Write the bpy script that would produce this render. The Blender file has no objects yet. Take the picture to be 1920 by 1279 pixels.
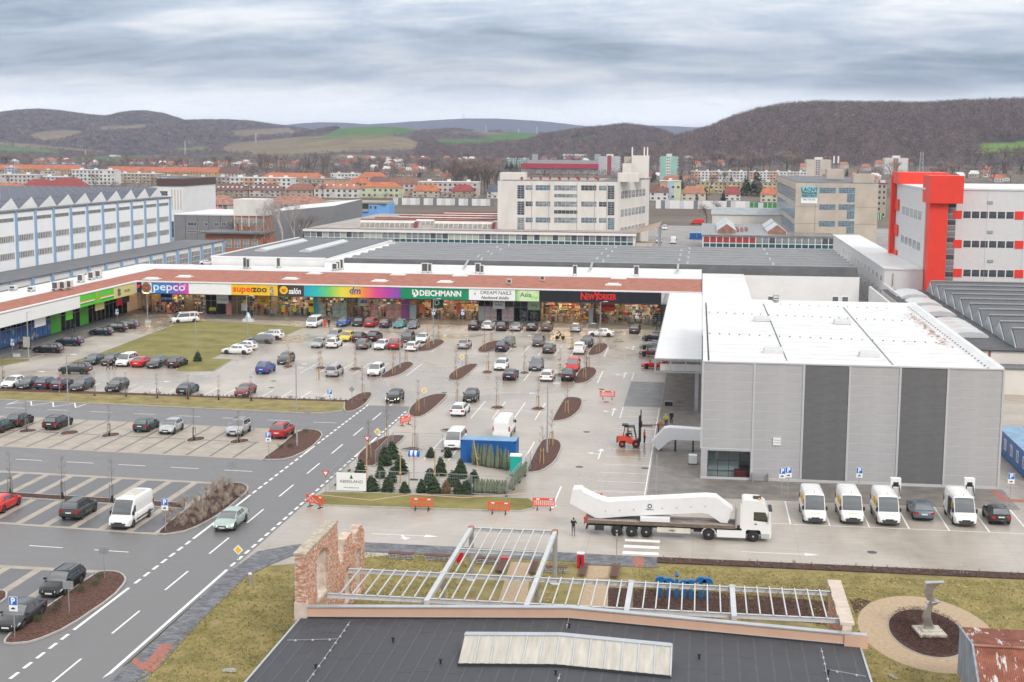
import bpy,bmesh,math,random
import numpy as np
from mathutils import Vector,Matrix
random.seed(7);np.random.seed(7)
R=math.radians
scene=bpy.context.scene
col=scene.collection
# camera
FP,PITCH,ROLL,YAW,CH=2660.95,.135362,.0074774,.1314435,34.0
def _cam():
 cy,sy,cp,sp,cr,sr=math.cos(YAW),math.sin(YAW),math.cos(PITCH),math.sin(PITCH),math.cos(ROLL),math.sin(ROLL)
 Rz=np.array([[cy,sy,0],[-sy,cy,0],[0,0,1]]);A=np.array([[1,0,0],[0,0,-1],[0,1,0]])
 Rx=np.array([[1,0,0],[0,cp,-sp],[0,sp,cp]]);Rr=np.array([[cr,-sr,0],[sr,cr,0],[0,0,1]])
 return Rr@Rx@A@Rz
CM=_cam();CI=np.linalg.inv(CM)
cam_data=bpy.data.cameras.new('camera');cam=bpy.data.objects.new('camera',cam_data);col.objects.link(cam)
cam_data.sensor_width=36;cam_data.lens=FP/1920*36;cam_data.clip_start=1;cam_data.clip_end=60000
m4=Matrix.Identity(4)
for i in range(3):
 m4[i][0],m4[i][1],m4[i][2]=CM[0][i],-CM[1][i],-CM[2][i]
m4.translation=(0,0,CH);cam.matrix_world=m4;scene.camera=cam
def ray(px,py):return CI@np.array([(px-960)/FP,(py-639.5)/FP,1])
def G(px,py,z=0.0):
 d=ray(px,py);t=(z-CH)/d[2];return(d[0]*t,d[1]*t)
def onY(px,py,Y):
 d=ray(px,py);t=Y/d[1];return(d[0]*t,CH+d[2]*t)
def onX(px,py,X):
 d=ray(px,py);t=X/d[0];return(d[1]*t,CH+d[2]*t)
 # sky, sun, exposure
w=bpy.data.worlds.new('World');scene.world=w;w.use_nodes=True
nt=w.node_tree;nt.nodes.clear()
def N(t,tree=None,**k):
 n=(tree or nt).nodes.new(t)
 for a,b in k.items():
  if hasattr(n,a):setattr(n,a,b)
  else:n.inputs[a].default_value=b
 return n
SUN_EL,SUN_ROT=R(38),R(144)
sky=N('ShaderNodeTexSky',sky_type='NISHITA',sun_disc=False,sun_elevation=SUN_EL,sun_rotation=SUN_ROT)
bg1=N('ShaderNodeBackground',Strength=.10);nt.links.new(sky.outputs[0],bg1.inputs[0])
tc=N('ShaderNodeTexCoord');sep=N('ShaderNodeSeparateXYZ');nt.links.new(tc.outputs['Generated'],sep.inputs[0])
def MA(op,a,b=None,tree=None):
 n=N('ShaderNodeMath',tree,operation=op);t=tree or nt
 for i,v in enumerate((a,b)):
  if v is None:continue
  if isinstance(v,(int,float)):n.inputs[i].default_value=v
  else:t.links.new(v,n.inputs[i])
 return n.outputs[0]
zc=MA('MAXIMUM',sep.outputs[2],0.0);den=MA('ADD',zc,.20)
cu,cv=MA('DIVIDE',sep.outputs[0],den),MA('DIVIDE',sep.outputs[1],den)
cmb=N('ShaderNodeCombineXYZ');nt.links.new(cu,cmb.inputs[0]);nt.links.new(cv,cmb.inputs[1])
def cloud(sx,sy,sc,det,rough,off,dist=.6):
 mp=N('ShaderNodeMapping');mp.inputs['Scale'].default_value=(sx,sy,1);mp.inputs['Location'].default_value=(off,off*.7,0)
 mp.inputs['Rotation'].default_value=(0,0,.10)
 nt.links.new(cmb.outputs[0],mp.inputs[0])
 n=N('ShaderNodeTexNoise',Scale=sc,Detail=det,Roughness=rough,Distortion=dist);nt.links.new(mp.outputs[0],n.inputs['Vector']);return n.outputs[0]
ca=cloud(.55,1.05,1.5,5,.52,4.4,.35);cb=cloud(1.3,2.2,3.2,8,.62,11.0,.5)
cs=MA('ADD',MA('MULTIPLY',ca,.74),MA('MULTIPLY',cb,.26))
rampn=N('ShaderNodeValToRGB');nt.links.new(cs,rampn.inputs[0])
er=rampn.color_ramp;er.elements[0].position=.40;er.elements[0].color=(.31,.37,.47,1);er.elements[1].position=.60;er.elements[1].color=(.90,.915,.94,1)
e=er.elements.new(.49);e.color=(.53,.60,.705,1)
lumr=N('ShaderNodeValToRGB');nt.links.new(zc,lumr.inputs[0]);lr=lumr.color_ramp;lr.interpolation='B_SPLINE'
lr.elements[0].position=0;lr.elements[0].color=(.62,)*3+(1,);lr.elements[1].position=1;lr.elements[1].color=(.98,)*3+(1,)
for p,v in((.022,.62),(.036,.43),(.052,.355),(.075,.415),(.115,.54),(.30,.76)):e=lr.elements.new(p);e.color=(v,v,v,1)
lum=MA('MULTIPLY',lumr.outputs[0],2.0)
mulc=N('ShaderNodeMix',data_type='RGBA',blend_type='MULTIPLY');mulc.inputs[0].default_value=1
nt.links.new(rampn.outputs[0],mulc.inputs[6]);nt.links.new(lum,mulc.inputs[7])
low=N('ShaderNodeMapRange',interpolation_type='SMOOTHSTEP');nt.links.new(sep.outputs[2],low.inputs[0]);low.inputs[1].default_value=.010;low.inputs[2].default_value=.050;low.inputs[3].default_value=.95;low.inputs[4].default_value=0
mixl=N('ShaderNodeMix',data_type='RGBA');nt.links.new(low.outputs[0],mixl.inputs[0]);nt.links.new(mulc.outputs[2],mixl.inputs[6]);mixl.inputs[7].default_value=(1.45,1.43,1.38,1)
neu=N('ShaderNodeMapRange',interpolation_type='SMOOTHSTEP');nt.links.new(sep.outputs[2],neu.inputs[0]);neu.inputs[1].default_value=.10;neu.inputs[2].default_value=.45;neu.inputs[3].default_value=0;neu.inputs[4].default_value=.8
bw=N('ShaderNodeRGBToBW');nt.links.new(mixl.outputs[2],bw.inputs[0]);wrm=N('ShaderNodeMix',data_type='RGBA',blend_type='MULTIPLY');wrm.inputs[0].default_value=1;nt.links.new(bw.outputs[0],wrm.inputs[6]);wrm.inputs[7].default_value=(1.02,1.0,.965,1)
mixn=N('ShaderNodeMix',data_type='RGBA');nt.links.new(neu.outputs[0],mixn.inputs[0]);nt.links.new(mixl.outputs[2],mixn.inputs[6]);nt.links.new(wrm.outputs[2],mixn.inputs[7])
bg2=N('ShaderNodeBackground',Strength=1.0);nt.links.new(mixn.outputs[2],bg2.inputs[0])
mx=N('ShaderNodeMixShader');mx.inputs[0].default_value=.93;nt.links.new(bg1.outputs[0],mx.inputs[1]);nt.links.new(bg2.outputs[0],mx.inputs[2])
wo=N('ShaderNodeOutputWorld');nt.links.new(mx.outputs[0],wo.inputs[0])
sun=bpy.data.lights.new('sun','SUN');sun.energy=1.5;sun.angle=R(16);sun.color=(1,.94,.86)
so=bpy.data.objects.new('sun',sun);col.objects.link(so)
so.rotation_euler=(R(52),0,R(36))
scene.view_settings.view_transform='Standard';scene.view_settings.look='None';scene.view_settings.exposure=0.30;scene.view_settings.gamma=1
scene.view_settings.use_curve_mapping=False
scene.cycles.max_bounces=6;scene.cycles.diffuse_bounces=3;scene.cycles.glossy_bounces=3;scene.cycles.transmission_bounces=4;scene.cycles.volume_bounces=0
# helpers
MATS={}
def mat(name,c,rough=.6,var=0.0,sc=1.0,bump=0.0,bsc=None,metal=0.0,coat=0.0,emit=0.0,var2=None,c2=None,spec=.5,alpha=None,det=4,rvar=0.0,stretch=None,coords='Object'):
 if name in MATS:return MATS[name]
 m=bpy.data.materials.new(name);m.use_nodes=True;t=m.node_tree;b=t.nodes['Principled BSDF']
 b.inputs['Base Color'].default_value=(*c,1);b.inputs['Roughness'].default_value=rough;b.inputs['Metallic'].default_value=metal
 b.inputs['Coat Weight'].default_value=coat;b.inputs['Coat Roughness'].default_value=.08;b.inputs['Specular IOR Level'].default_value=spec
 if emit:b.inputs['Emission Color'].default_value=(*c,1);b.inputs['Emission Strength'].default_value=emit
 if alpha is not None:b.inputs['Alpha'].default_value=alpha
 if var or bump or c2 or rvar:
  tcn=N('ShaderNodeTexCoord',t);v=tcn.outputs[coords]
  if stretch:
   mp=N('ShaderNodeMapping',t);mp.inputs['Scale'].default_value=stretch;t.links.new(v,mp.inputs[0]);v=mp.outputs[0]
  nz=N('ShaderNodeTexNoise',t,Scale=sc,Detail=det,Roughness=.62);t.links.new(v,nz.inputs['Vector'])
  if var or c2:
   lo=tuple(max(0,x*(1-var))for x in c);hi=c2 or tuple(min(1,x*(1+var))for x in c)
   rp=N('ShaderNodeValToRGB',t);rp.color_ramp.elements[0].position=.32;rp.color_ramp.elements[1].position=.68
   rp.color_ramp.elements[0].color=(*lo,1);rp.color_ramp.elements[1].color=(*hi,1)
   t.links.new(nz.outputs[0],rp.inputs[0]);t.links.new(rp.outputs[0],b.inputs['Base Color'])
  if rvar:
   mr=N('ShaderNodeMapRange',t);mr.inputs[1].default_value=.3;mr.inputs[2].default_value=.7;mr.inputs[3].default_value=max(.05,rough-rvar);mr.inputs[4].default_value=min(1,rough+rvar)
   t.links.new(nz.outputs[0],mr.inputs[0]);t.links.new(mr.outputs[0],b.inputs['Roughness'])
  if bump:
   n2=N('ShaderNodeTexNoise',t,Scale=bsc or sc*4,Detail=5,Roughness=.65);t.links.new(v,n2.inputs['Vector'])
   bp=N('ShaderNodeBump',t,Strength=min(1,bump),Distance=.05);t.links.new(n2.outputs[0],bp.inputs['Height']);t.links.new(bp.outputs[0],b.inputs['Normal'])
 MATS[name]=m;return m
class MB:
 def __init__(s):s.v=[];s.f=[];s.m=[]
 def add(s,vs,fs,mi=0):
  o=len(s.v);s.v+=[tuple(float(c)for c in p)for p in vs];s.f+=[tuple(i+o for i in f)for f in fs];s.m+=[mi]*len(fs);return s
 def box(s,x0,y0,z0,x1,y1,z1,mi=0):
  return s.add([(x0,y0,z0),(x1,y0,z0),(x1,y1,z0),(x0,y1,z0),(x0,y0,z1),(x1,y0,z1),(x1,y1,z1),(x0,y1,z1)],[(0,3,2,1),(4,5,6,7),(0,1,5,4),(1,2,6,5),(2,3,7,6),(3,0,4,7)],mi)
 def quad(s,a,b,c,d,mi=0):return s.add([a,b,c,d],[(0,1,2,3)],mi)
 def poly(s,pts,mi=0):return s.add(pts,[tuple(range(len(pts)))],mi)
 def prism(s,pts,z0,z1,mi=0,bottom=True):
  n=len(pts);vs=[(p[0],p[1],z0)for p in pts]+[(p[0],p[1],z1)for p in pts]
  fs=[tuple(range(n,2*n))]+[(i,(i+1)%n,n+(i+1)%n,n+i)for i in range(n)]
  if bottom:fs.append(tuple(range(n-1,-1,-1)))
  return s.add(vs,fs,mi)
 def ext(s,pts,axis,a0,a1,mi=0):
  """profile pts (u,v) extruded along an axis: 'x' -> (a,u,v), 'y' -> (u,a,v)"""
  n=len(pts);f=(lambda a,p:(a,p[0],p[1]))if axis=='x' else(lambda a,p:(p[0],a,p[1]))
  vs=[f(a0,p)for p in pts]+[f(a1,p)for p in pts]
  return s.add(vs,[tuple(range(n)),tuple(range(2*n-1,n-1,-1))]+[(i,n+i,n+(i+1)%n,(i+1)%n)for i in range(n)],mi)
 def tube(s,p0,p1,r0,r1=None,n=6,mi=0,cap=True):
  r1=r0 if r1 is None else r1;a,b=Vector(p0),Vector(p1);d=(b-a)
  if d.length<1e-6:return s
  d.normalize();u=d.orthogonal().normalized();v=d.cross(u);vs=[]
  for c,r in((a,r0),(b,r1)):
   for k in range(n):
    t=2*math.pi*k/n;vs.append(c+(u*math.cos(t)+v*math.sin(t))*r)
  fs=[(k,(k+1)%n,n+(k+1)%n,n+k)for k in range(n)]
  if cap:fs+=[tuple(range(n-1,-1,-1)),tuple(range(n,2*n))]
  return s.add(vs,fs,mi)
 def bar(s,p0,p1,wd,ht,mi=0):
  a,b=Vector(p0),Vector(p1);d=(b-a).normalized();up=Vector((0,0,1))
  if abs(d.z)>.98:up=Vector((0,1,0))
  sd=d.cross(up).normalized();u2=sd.cross(d).normalized();vs=[]
  for c in(a,b):
   for i,j in((-1,-1),(1,-1),(1,1),(-1,1)):vs.append(c+sd*(i*wd/2)+u2*(j*ht/2))
  return s.add(vs,[(0,1,5,4),(1,2,6,5),(2,3,7,6),(3,0,4,7),(3,2,1,0),(4,5,6,7)],mi)
 def lathe(s,prof,n=12,mi=0,c=(0,0,0)):
  vs=[(c[0]+r*math.cos(2*math.pi*k/n),c[1]+r*math.sin(2*math.pi*k/n),c[2]+z)for r,z in prof for k in range(n)]
  fs=[(i*n+k,i*n+(k+1)%n,(i+1)*n+(k+1)%n,(i+1)*n+k)for i in range(len(prof)-1)for k in range(n)]
  fs+=[tuple(range(n-1,-1,-1)),tuple(range((len(prof)-1)*n,len(prof)*n))]
  return s.add(vs,fs,mi)
 def mesh(s,name,mats,smooth=False):
  me=bpy.data.meshes.new(name);me.from_pydata(s.v,[],s.f)
  for m in(mats if isinstance(mats,(list,tuple))else[mats]):me.materials.append(m)
  if any(s.m):me.polygons.foreach_set('material_index',s.m)
  if smooth:me.polygons.foreach_set('use_smooth',[True]*len(s.f))
  me.update();return me
 def build(s,name,mats,parent=None,smooth=False,**tags):return link(name,s.mesh(name,mats,smooth),parent,**tags)
LOC={}
def link(name,me,parent=None,loc=(0,0,0),rz=0.0,local=False,label=None,cat=None,group=None,kind=None,mats=None):
 o=bpy.data.objects.new(name,me);col.objects.link(o)
 o.location=loc;o.rotation_euler=(0,0,rz)
 if parent is not None:
  o.parent=parent
  if not local:o.matrix_parent_inverse=Matrix.Translation(-Vector(LOC.get(parent.name,(0,0,0))))
 LOC[o.name]=loc if parent is None else(0,0,0)
 if mats:
  for i,m in mats.items():o.material_slots[i].link='OBJECT';o.material_slots[i].material=m
 tag(o,label,cat,group,kind);return o
def tag(o,label=None,cat=None,group=None,kind=None):
 if label:o['label']=label
 if cat:o['category']=cat
 if group:o['group']=group
 if kind:o['kind']=kind
 return o
def thing(name,loc,label,cat,group=None,rz=0.0):
 o=bpy.data.objects.new(name,None);col.objects.link(o);o.location=loc;o.rotation_euler=(0,0,rz)
 o.empty_display_size=.2;LOC[o.name]=tuple(loc);return tag(o,label,cat,group)
def copy_tree(o,parent=None,loc=None,rz=None,label=None,group=None,matmap=None,scale=None):
 c=o.copy();col.objects.link(c)
 if parent is not None:c.parent=parent
 LOC[c.name]=LOC.get(o.name,(0,0,0))
 if loc is not None:c.location=loc;LOC[c.name]=tuple(loc)
 if rz is not None:c.rotation_euler=(0,0,rz)
 if scale is not None:c.scale=(scale,)*3 if isinstance(scale,(int,float))else scale
 if label:c['label']=label
 if group:c['group']=group
 if matmap and o.type=='MESH':
  for s in c.material_slots:
   if s.material and s.material.name in matmap:s.link='OBJECT';s.material=matmap[s.material.name]
 for ch in KIDS(o):copy_tree(ch,c,matmap=matmap)
 return c
_kc={}
def KIDS(o):
 if o.name not in _kc:_kc[o.name]=list(o.children)
 return _kc[o.name]
def text(s,size,m,loc,parent,rot=(R(90),0,0),name='lettering',ext=.02,sx=1.0,align='CENTER',bold=0.0,shear=0.0,local=False):
 cu_=bpy.data.curves.new('lettering_curve','FONT');cu_.body=s;cu_.size=size;cu_.extrude=ext;cu_.align_x=align;cu_.align_y='CENTER';cu_.offset=bold;cu_.shear=shear;cu_.resolution_u=2
 ob=bpy.data.objects.new('lettering_tmp',cu_);me=bpy.data.meshes.new_from_object(ob);me.name='lettering';me.materials.clear();me.materials.append(m)
 bpy.data.objects.remove(ob);bpy.data.curves.remove(cu_)
 o=bpy.data.objects.new(name,me);col.objects.link(o);o.location=loc;o.rotation_euler=rot;o.scale=(sx,1,1)
 if parent is not None:
  o.parent=parent
  if not local:o.matrix_parent_inverse=Matrix.Translation(-Vector(LOC.get(parent.name,(0,0,0))))
 return o
def smooth(t):t=max(0.0,min(1.0,t));return t*t*(3-2*t)
def lerp(a,b,t):return a+(b-a)*t
def pl(x,pts):
 if x<=pts[0][0]:return pts[0][1]
 for(a,b),(c,d)in zip(pts,pts[1:]):
  if x<=c:return b+(d-b)*(x-a)/(c-a)
 return pts[-1][1]
 # figures: one skinned body per pose
M_skin,M_hair,M_shoe=mat('skin',(.55,.34,.25),.6),mat('hair',(.035,.022,.015),.7),mat('shoe_black',(.02,.02,.02),.6)
M_jk,M_tr=mat('jacket',(.03,.03,.035),.85,.1,8),mat('trousers',(.045,.05,.065),.85,.1,8)
def figure(pose):
 J={'pel':(0,0,.93),'bel':(0,0,1.08),'che':(0,.0,1.30),'nek':(0,.0,1.50),'hea':(0,.02,1.62),'top':(0,.01,1.74)}
 for s,n in((1,'l'),(-1,'r')):
  J.update({n+'sh':(.19*s,0,1.41),n+'el':(.25*s,-.02,1.14),n+'wr':(.25*s,.06,.90),n+'ha':(.245*s,.09,.80),n+'hi':(.10*s,0,.88),n+'kn':(.11*s,.02,.48),n+'an':(.11*s,-.02,.09),n+'to':(.12*s,.14,.04)})
 if pose=='walk':J.update(lkn=(.11,.16,.50),lan=(.11,.26,.11),lto=(.12,.42,.10),rkn=(-.11,-.04,.48),ran=(-.11,-.36,.16),rto=(-.12,-.24,.04),lel=(.25,-.12,1.15),lwr=(.25,-.10,.92),lha=(.25,-.08,.82),rel=(-.25,.08,1.15),rwr=(-.25,.24,.98),rha=(-.25,.30,.90))
 if pose=='phone':J.update(lel=(.25,.10,1.17),lwr=(.10,.28,1.33),lha=(.05,.32,1.40),rel=(-.25,.10,1.17),rwr=(-.10,.28,1.33),rha=(-.05,.32,1.40),hea=(0,.05,1.61),top=(0,.05,1.73))
 if pose=='reach':J.update(che=(0,.08,1.28),nek=(0,.14,1.46),hea=(0,.2,1.57),top=(0,.21,1.69),lsh=(.19,.1,1.39),rsh=(-.19,.1,1.39),lel=(.24,.3,1.22),lwr=(.2,.52,1.2),lha=(.18,.6,1.2),rel=(-.24,.3,1.22),rwr=(-.2,.52,1.2),rha=(-.18,.6,1.2))
 if pose=='ride':J.update(pel=(0,-.2,.98),bel=(0,-.12,1.12),che=(0,.1,1.30),nek=(0,.26,1.44),hea=(0,.34,1.54),top=(0,.36,1.66),lsh=(.18,.2,1.38),rsh=(-.18,.2,1.38),lel=(.24,.34,1.16),lwr=(.24,.52,1.08),lha=(.24,.6,1.06),rel=(-.24,.34,1.16),rwr=(-.24,.52,1.08),rha=(-.24,.6,1.06),lhi=(.1,-.18,.94),rhi=(-.1,-.18,.94),lkn=(.11,.2,.72),lan=(.11,.08,.32),lto=(.11,.24,.28),rkn=(-.11,.16,.56),ran=(-.11,.02,.16),rto=(-.11,.18,.12))
 if pose=='sit':J.update(pel=(0,0,.15),bel=(0,0,.3),che=(0,0,.52),nek=(0,.02,.72),hea=(0,.05,.84),top=(0,.05,.96),lsh=(.19,0,.63),rsh=(-.19,0,.63),lel=(.24,.06,.38),rel=(-.24,.06,.38),lwr=(.2,.3,.4),rwr=(-.2,.3,.4),lha=(.18,.38,.42),rha=(-.18,.38,.42),lhi=(.1,.02,.12),rhi=(-.1,.02,.12),lkn=(.13,.42,.2),rkn=(-.13,.42,.2),lan=(.13,.5,-.2),ran=(-.13,.5,-.2),lto=(.13,.62,-.24),rto=(-.13,.62,-.24))
 RD={'pel':.155,'bel':.15,'che':.175,'nek':.062,'hea':.105,'top':.075,'sh':.085,'el':.058,'wr':.042,'ha':.04,'hi':.11,'kn':.075,'an':.05,'to':.045}
 E_=[('pel','bel'),('bel','che'),('che','nek'),('nek','hea'),('hea','top')]
 for n in 'lr':E_+=[('che',n+'sh'),(n+'sh',n+'el'),(n+'el',n+'wr'),(n+'wr',n+'ha'),('pel',n+'hi'),(n+'hi',n+'kn'),(n+'kn',n+'an'),(n+'an',n+'to')]
 V={k:Vector(v)for k,v in J.items()};fing=[]
 for n,s in(('l',1),('r',-1)):
  d=(V[n+'ha']-V[n+'wr']).normalized();sd=d.cross(Vector((s,0,.2))).normalized()
  for i in range(4):V[n+'f%d'%i]=V[n+'ha']+d*(.085-.012*abs(i-1.3))+sd*(.024*(i-1.5));E_.append((n+'ha',n+'f%d'%i))
  V[n+'t']=V[n+'wr']+d*.09+sd*-.06;E_.append((n+'wr',n+'t'))
 names=list(V);me=bpy.data.meshes.new('body_src');me.from_pydata([V[k]for k in names],[(names.index(a),names.index(b))for a,b in E_],[])
 ob=bpy.data.objects.new('body_src',me);col.objects.link(ob);sk=ob.modifiers.new('s','SKIN');su=ob.modifiers.new('u','SUBSURF');su.levels=1;su.render_levels=1;sk.use_smooth_shade=True
 for i,k in enumerate(names):
  sv=me.skin_vertices[0].data[i];r=RD.get(k)or RD.get(k[1:])or .010;sv.radius=(r,r*(.72 if k in('pel','bel','che')else .9));sv.use_root=k=='pel'
 dg=bpy.context.evaluated_depsgraph_get();dg.update();m2=bpy.data.meshes.new_from_object(ob.evaluated_get(dg));bpy.data.objects.remove(ob);m2.name='body'
 m2.materials.clear();[m2.materials.append(x)for x in(M_jk,M_tr,M_skin,M_shoe,M_hair)]
 bones=[(V[a],V[b],a,b)for a,b in E_]
 for p in m2.polygons:
  c=p.center;best=min(bones,key=lambda t:(c-(t[0]+(t[1]-t[0])*max(0,min(1,(c-t[0]).dot(t[1]-t[0])/max(1e-6,(t[1]-t[0]).length_squared))))).length);b=best[3]
  if b in('hea','top'):i=4 if(c.z>V['hea'].z+.045 or c.y<V['hea'].y-.035)else 2
  elif b=='nek':i=0 if c.z<V['nek'].z-.03 else 2
  elif b[1:]=='ha' or b[1:2]in 'ft':i=2
  elif b[1:]=='to' or(b[1:]=='an' and c.z<V[b].z+.05):i=3
  elif b[1:]in('hi','kn','an'):i=1
  else:i=0
  p.material_index=i
 return m2,V['hea']
POSES={k:figure(k)for k in('stand','walk','phone','reach','ride','sit')}
def face(c):
 mb=MB();x,y,z=c;mb.ext([(y+.085,z-.02),(y+.125,z-.03),(y+.085,z+.02)],'x',x-.014,x+.014,0)
 for s in(-1,1):mb.box(x+s*.036-.012,y+.078,z+.012,x+s*.036+.012,y+.096,z+.024,1);mb.box(x+s*.1-.008,y-.02,z-.03,x+s*.1+.008,y+.02,z+.03,0)
 mb.box(x-.026,y+.075,z-.058,x+.026,y+.094,z-.048,2);return mb.mesh('face',[M_skin,M_hair,mat('lips',(.40,.14,.12),.5)])
FACES={k:face(v[1])for k,v in POSES.items()}
def person(x,y,rz,pose,jacket,trousers,label,group='people in the car park',z=.012,hat=None,vest=None):
 t=thing('person',(x,y,z),label,'person',group,rz);m1=mat('cloth_%d_%d_%d'%tuple(int(c*255)for c in jacket),jacket,.85,.1,8);m2=mat('cloth_%d_%d_%d'%tuple(int(c*255)for c in trousers),trousers,.85,.1,8)
 link('body',POSES[pose][0],t,local=True,mats={0:m1,1:m2});link('face',FACES[pose],t,local=True)
 if hat:c=POSES[pose][1];link('hat',MB().lathe([(.125,.03),(.122,.09),(.08,.135),(.01,.15)],12,0,tuple(c)).mesh('hat',mat('hat_%d'%int(hat[0]*99),hat,.8)),t,local=True)
 return t
 # materials of the ground
M_asph=mat('wet_asphalt',(.155,.15,.15),.46,.13,.35,.03,40,rvar=.12,coords='Object',det=6)
M_conc=mat('wet_concrete',(.46,.42,.372),.36,.10,.16,.015,30,rvar=.17,det=8,stretch=(1,.5,1))
M_walk=mat('dark_paving',(.155,.148,.142),.42,.22,.5,.2,12,rvar=.15,det=6)
M_beige=mat('beige_paving',(.37,.32,.265),.6,.16,.6,.2,20,det=6)
M_slab=mat('charcoal_paving',(.125,.125,.132),.5,.25,.8,.2,20,det=6,rvar=.12)
M_grass=mat('winter_grass',(.20,.175,.05),.9,.25,.5,.9,9,c2=(.33,.26,.105),det=9)
M_lawn=mat('lawn_grass',(.18,.165,.035),.9,.25,.22,.8,8,c2=(.26,.225,.07),det=9)
M_mulch=mat('bark_mulch',(.045,.023,.016),.9,.5,4.5,1.0,14,c2=(.17,.075,.05),det=6)
M_soil=mat('dark_soil',(.035,.02,.017),.95,.5,3,1.0,12,c2=(.12,.06,.045),det=6)
M_kerb=mat('kerb_stone',(.40,.385,.36),.7,.15,2,.2)
M_white=mat('road_paint',(.78,.78,.77),.55,.10,1.2)
M_gravel=mat('tan_gravel',(.43,.32,.215),.9,.14,3,.5,25,det=7)
M_red=mat('red_tactile_paving',(.34,.125,.095),.7,.15,3,.2)
M_town=mat('town_ground',(.13,.12,.095),.95,.35,.02,.2,.3,det=8)
def concrete():
 t=M_conc.node_tree;b=t.nodes['Principled BSDF'];tcn=N('ShaderNodeTexCoord',t);src=b.inputs['Base Color'].links[0].from_socket
 n1=N('ShaderNodeTexNoise',t,Scale=.035,Detail=7,Roughness=.62,Distortion=1.2);t.links.new(tcn.outputs['Object'],n1.inputs['Vector'])
 rp=N('ShaderNodeValToRGB',t);e=rp.color_ramp;e.elements[0].position=.36;e.elements[0].color=(.66,.60,.53,1);e.elements[1].position=.60;e.elements[1].color=(1.0,1.0,1.0,1);t.links.new(n1.outputs[0],rp.inputs[0])
 br=N('ShaderNodeTexBrick',t);br.inputs['Scale'].default_value=1;br.inputs['Brick Width'].default_value=9;br.inputs['Row Height'].default_value=5;br.offset=0;br.inputs['Mortar Size'].default_value=.018;br.inputs['Color1'].default_value=(1,1,1,1);br.inputs['Color2'].default_value=(.955,.95,.945,1);br.inputs['Mortar'].default_value=(.72,.70,.68,1);t.links.new(tcn.outputs['Object'],br.inputs[0])
 n3=N('ShaderNodeTexNoise',t,Scale=1.1,Detail=9,Roughness=.75);mp=N('ShaderNodeMapping',t);mp.inputs['Scale'].default_value=(.35,1.6,1);t.links.new(tcn.outputs['Object'],mp.inputs[0]);t.links.new(mp.outputs[0],n3.inputs['Vector'])
 mr=N('ShaderNodeMapRange',t);mr.inputs[1].default_value=.3;mr.inputs[2].default_value=.7;mr.inputs[3].default_value=.86;mr.inputs[4].default_value=1.1;t.links.new(n3.outputs[0],mr.inputs[0]);cur=src
 for s_ in(rp.outputs[0],br.outputs[0],mr.outputs[0]):
  m=N('ShaderNodeMix',t,data_type='RGBA',blend_type='MULTIPLY');m.inputs[0].default_value=1;t.links.new(cur,m.inputs[6]);t.links.new(s_,m.inputs[7]);cur=m.outputs[2]
 t.links.new(cur,b.inputs['Base Color']);ro=N('ShaderNodeMapRange',t);ro.inputs[1].default_value=.36;ro.inputs[2].default_value=.60;ro.inputs[3].default_value=.2;ro.inputs[4].default_value=.46;t.links.new(n1.outputs[0],ro.inputs[0]);t.links.new(ro.outputs[0],b.inputs['Roughness'])
concrete()
def voro_paving(name,c1,c2,sx,sy,rough=.6):
 m=mat(name,c1,rough,.2,.9,.1,20);t=m.node_tree;b=t.nodes['Principled BSDF']
 tcn=N('ShaderNodeTexCoord',t);br=N('ShaderNodeTexBrick',t);br.inputs['Scale'].default_value=1;br.inputs['Brick Width'].default_value=sx;br.inputs['Row Height'].default_value=sy
 br.inputs['Mortar Size'].default_value=.012;br.inputs['Color1'].default_value=(*c1,1);br.inputs['Color2'].default_value=(*c2,1);br.inputs['Mortar'].default_value=(*[x*.35 for x in c1],1)
 t.links.new(tcn.outputs['Object'],br.inputs[0]);nz=N('ShaderNodeTexNoise',t,Scale=.7,Detail=6);t.links.new(tcn.outputs['Object'],nz.inputs['Vector'])
 mr=N('ShaderNodeMapRange',t);mr.inputs[1].default_value=.3;mr.inputs[2].default_value=.7;mr.inputs[3].default_value=.75;mr.inputs[4].default_value=1.3;t.links.new(nz.outputs[0],mr.inputs[0])
 mm=N('ShaderNodeMix',t,data_type='RGBA',blend_type='MULTIPLY');mm.inputs[0].default_value=1;t.links.new(br.outputs[0],mm.inputs[6]);t.links.new(mr.outputs[0],mm.inputs[7]);t.links.new(mm.outputs[2],b.inputs['Base Color']);return m
M_side=voro_paving('grey_block_paving',(.085,.09,.105),(.20,.20,.215),.42,.21)
M_plaza=voro_paving('plaza_paving',(.185,.165,.148),(.215,.195,.175),.4,.2,.5)
RG={'A':(0,480,4),'B':(400,500,4),'C':(800,500,4),'D':(0,720,4),'E':(0,960,4),'F':(400,760,4),'K':(840,720,4),'Z':(1440,860,3.052),'H':(1180,500,2.5946),'U':(420,960,3.3103),'W':(960,960,3.5556),'P':(0,0,1)}
def q(c,x,y,z=0.0):a,b,k=RG[c];return G(a+x/k,b+y/k,z)
def qs(c,*pts,z=0.0):return[q(c,x,y,z)for x,y in pts]
def sheet(name,pts,z,m,**t):return MB().poly([(x,y,z)for x,y in ccw(pts)]).build(name,m,kind='structure',**t)
def area(p):return sum(p[i][0]*p[(i+1)%len(p)][1]-p[(i+1)%len(p)][0]*p[i][1]for i in range(len(p)))/2
def ccw(p):return list(p)if area(p)>0 else list(p)[::-1]
def offset(p,d):
 p=ccw(p);n=len(p);out=[]
 for i in range(n):
  a,b,c=Vector(p[i-1]).to_2d(),Vector(p[i]).to_2d(),Vector(p[(i+1)%n]).to_2d()
  e1,e2=(b-a).normalized(),(c-b).normalized();n1,n2=Vector((e1.y,-e1.x)),Vector((e2.y,-e2.x))
  k=n1+n2;L=max(.35,k.length_squared);out.append(tuple(b+k*(2*d/L)))
 return out
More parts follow.
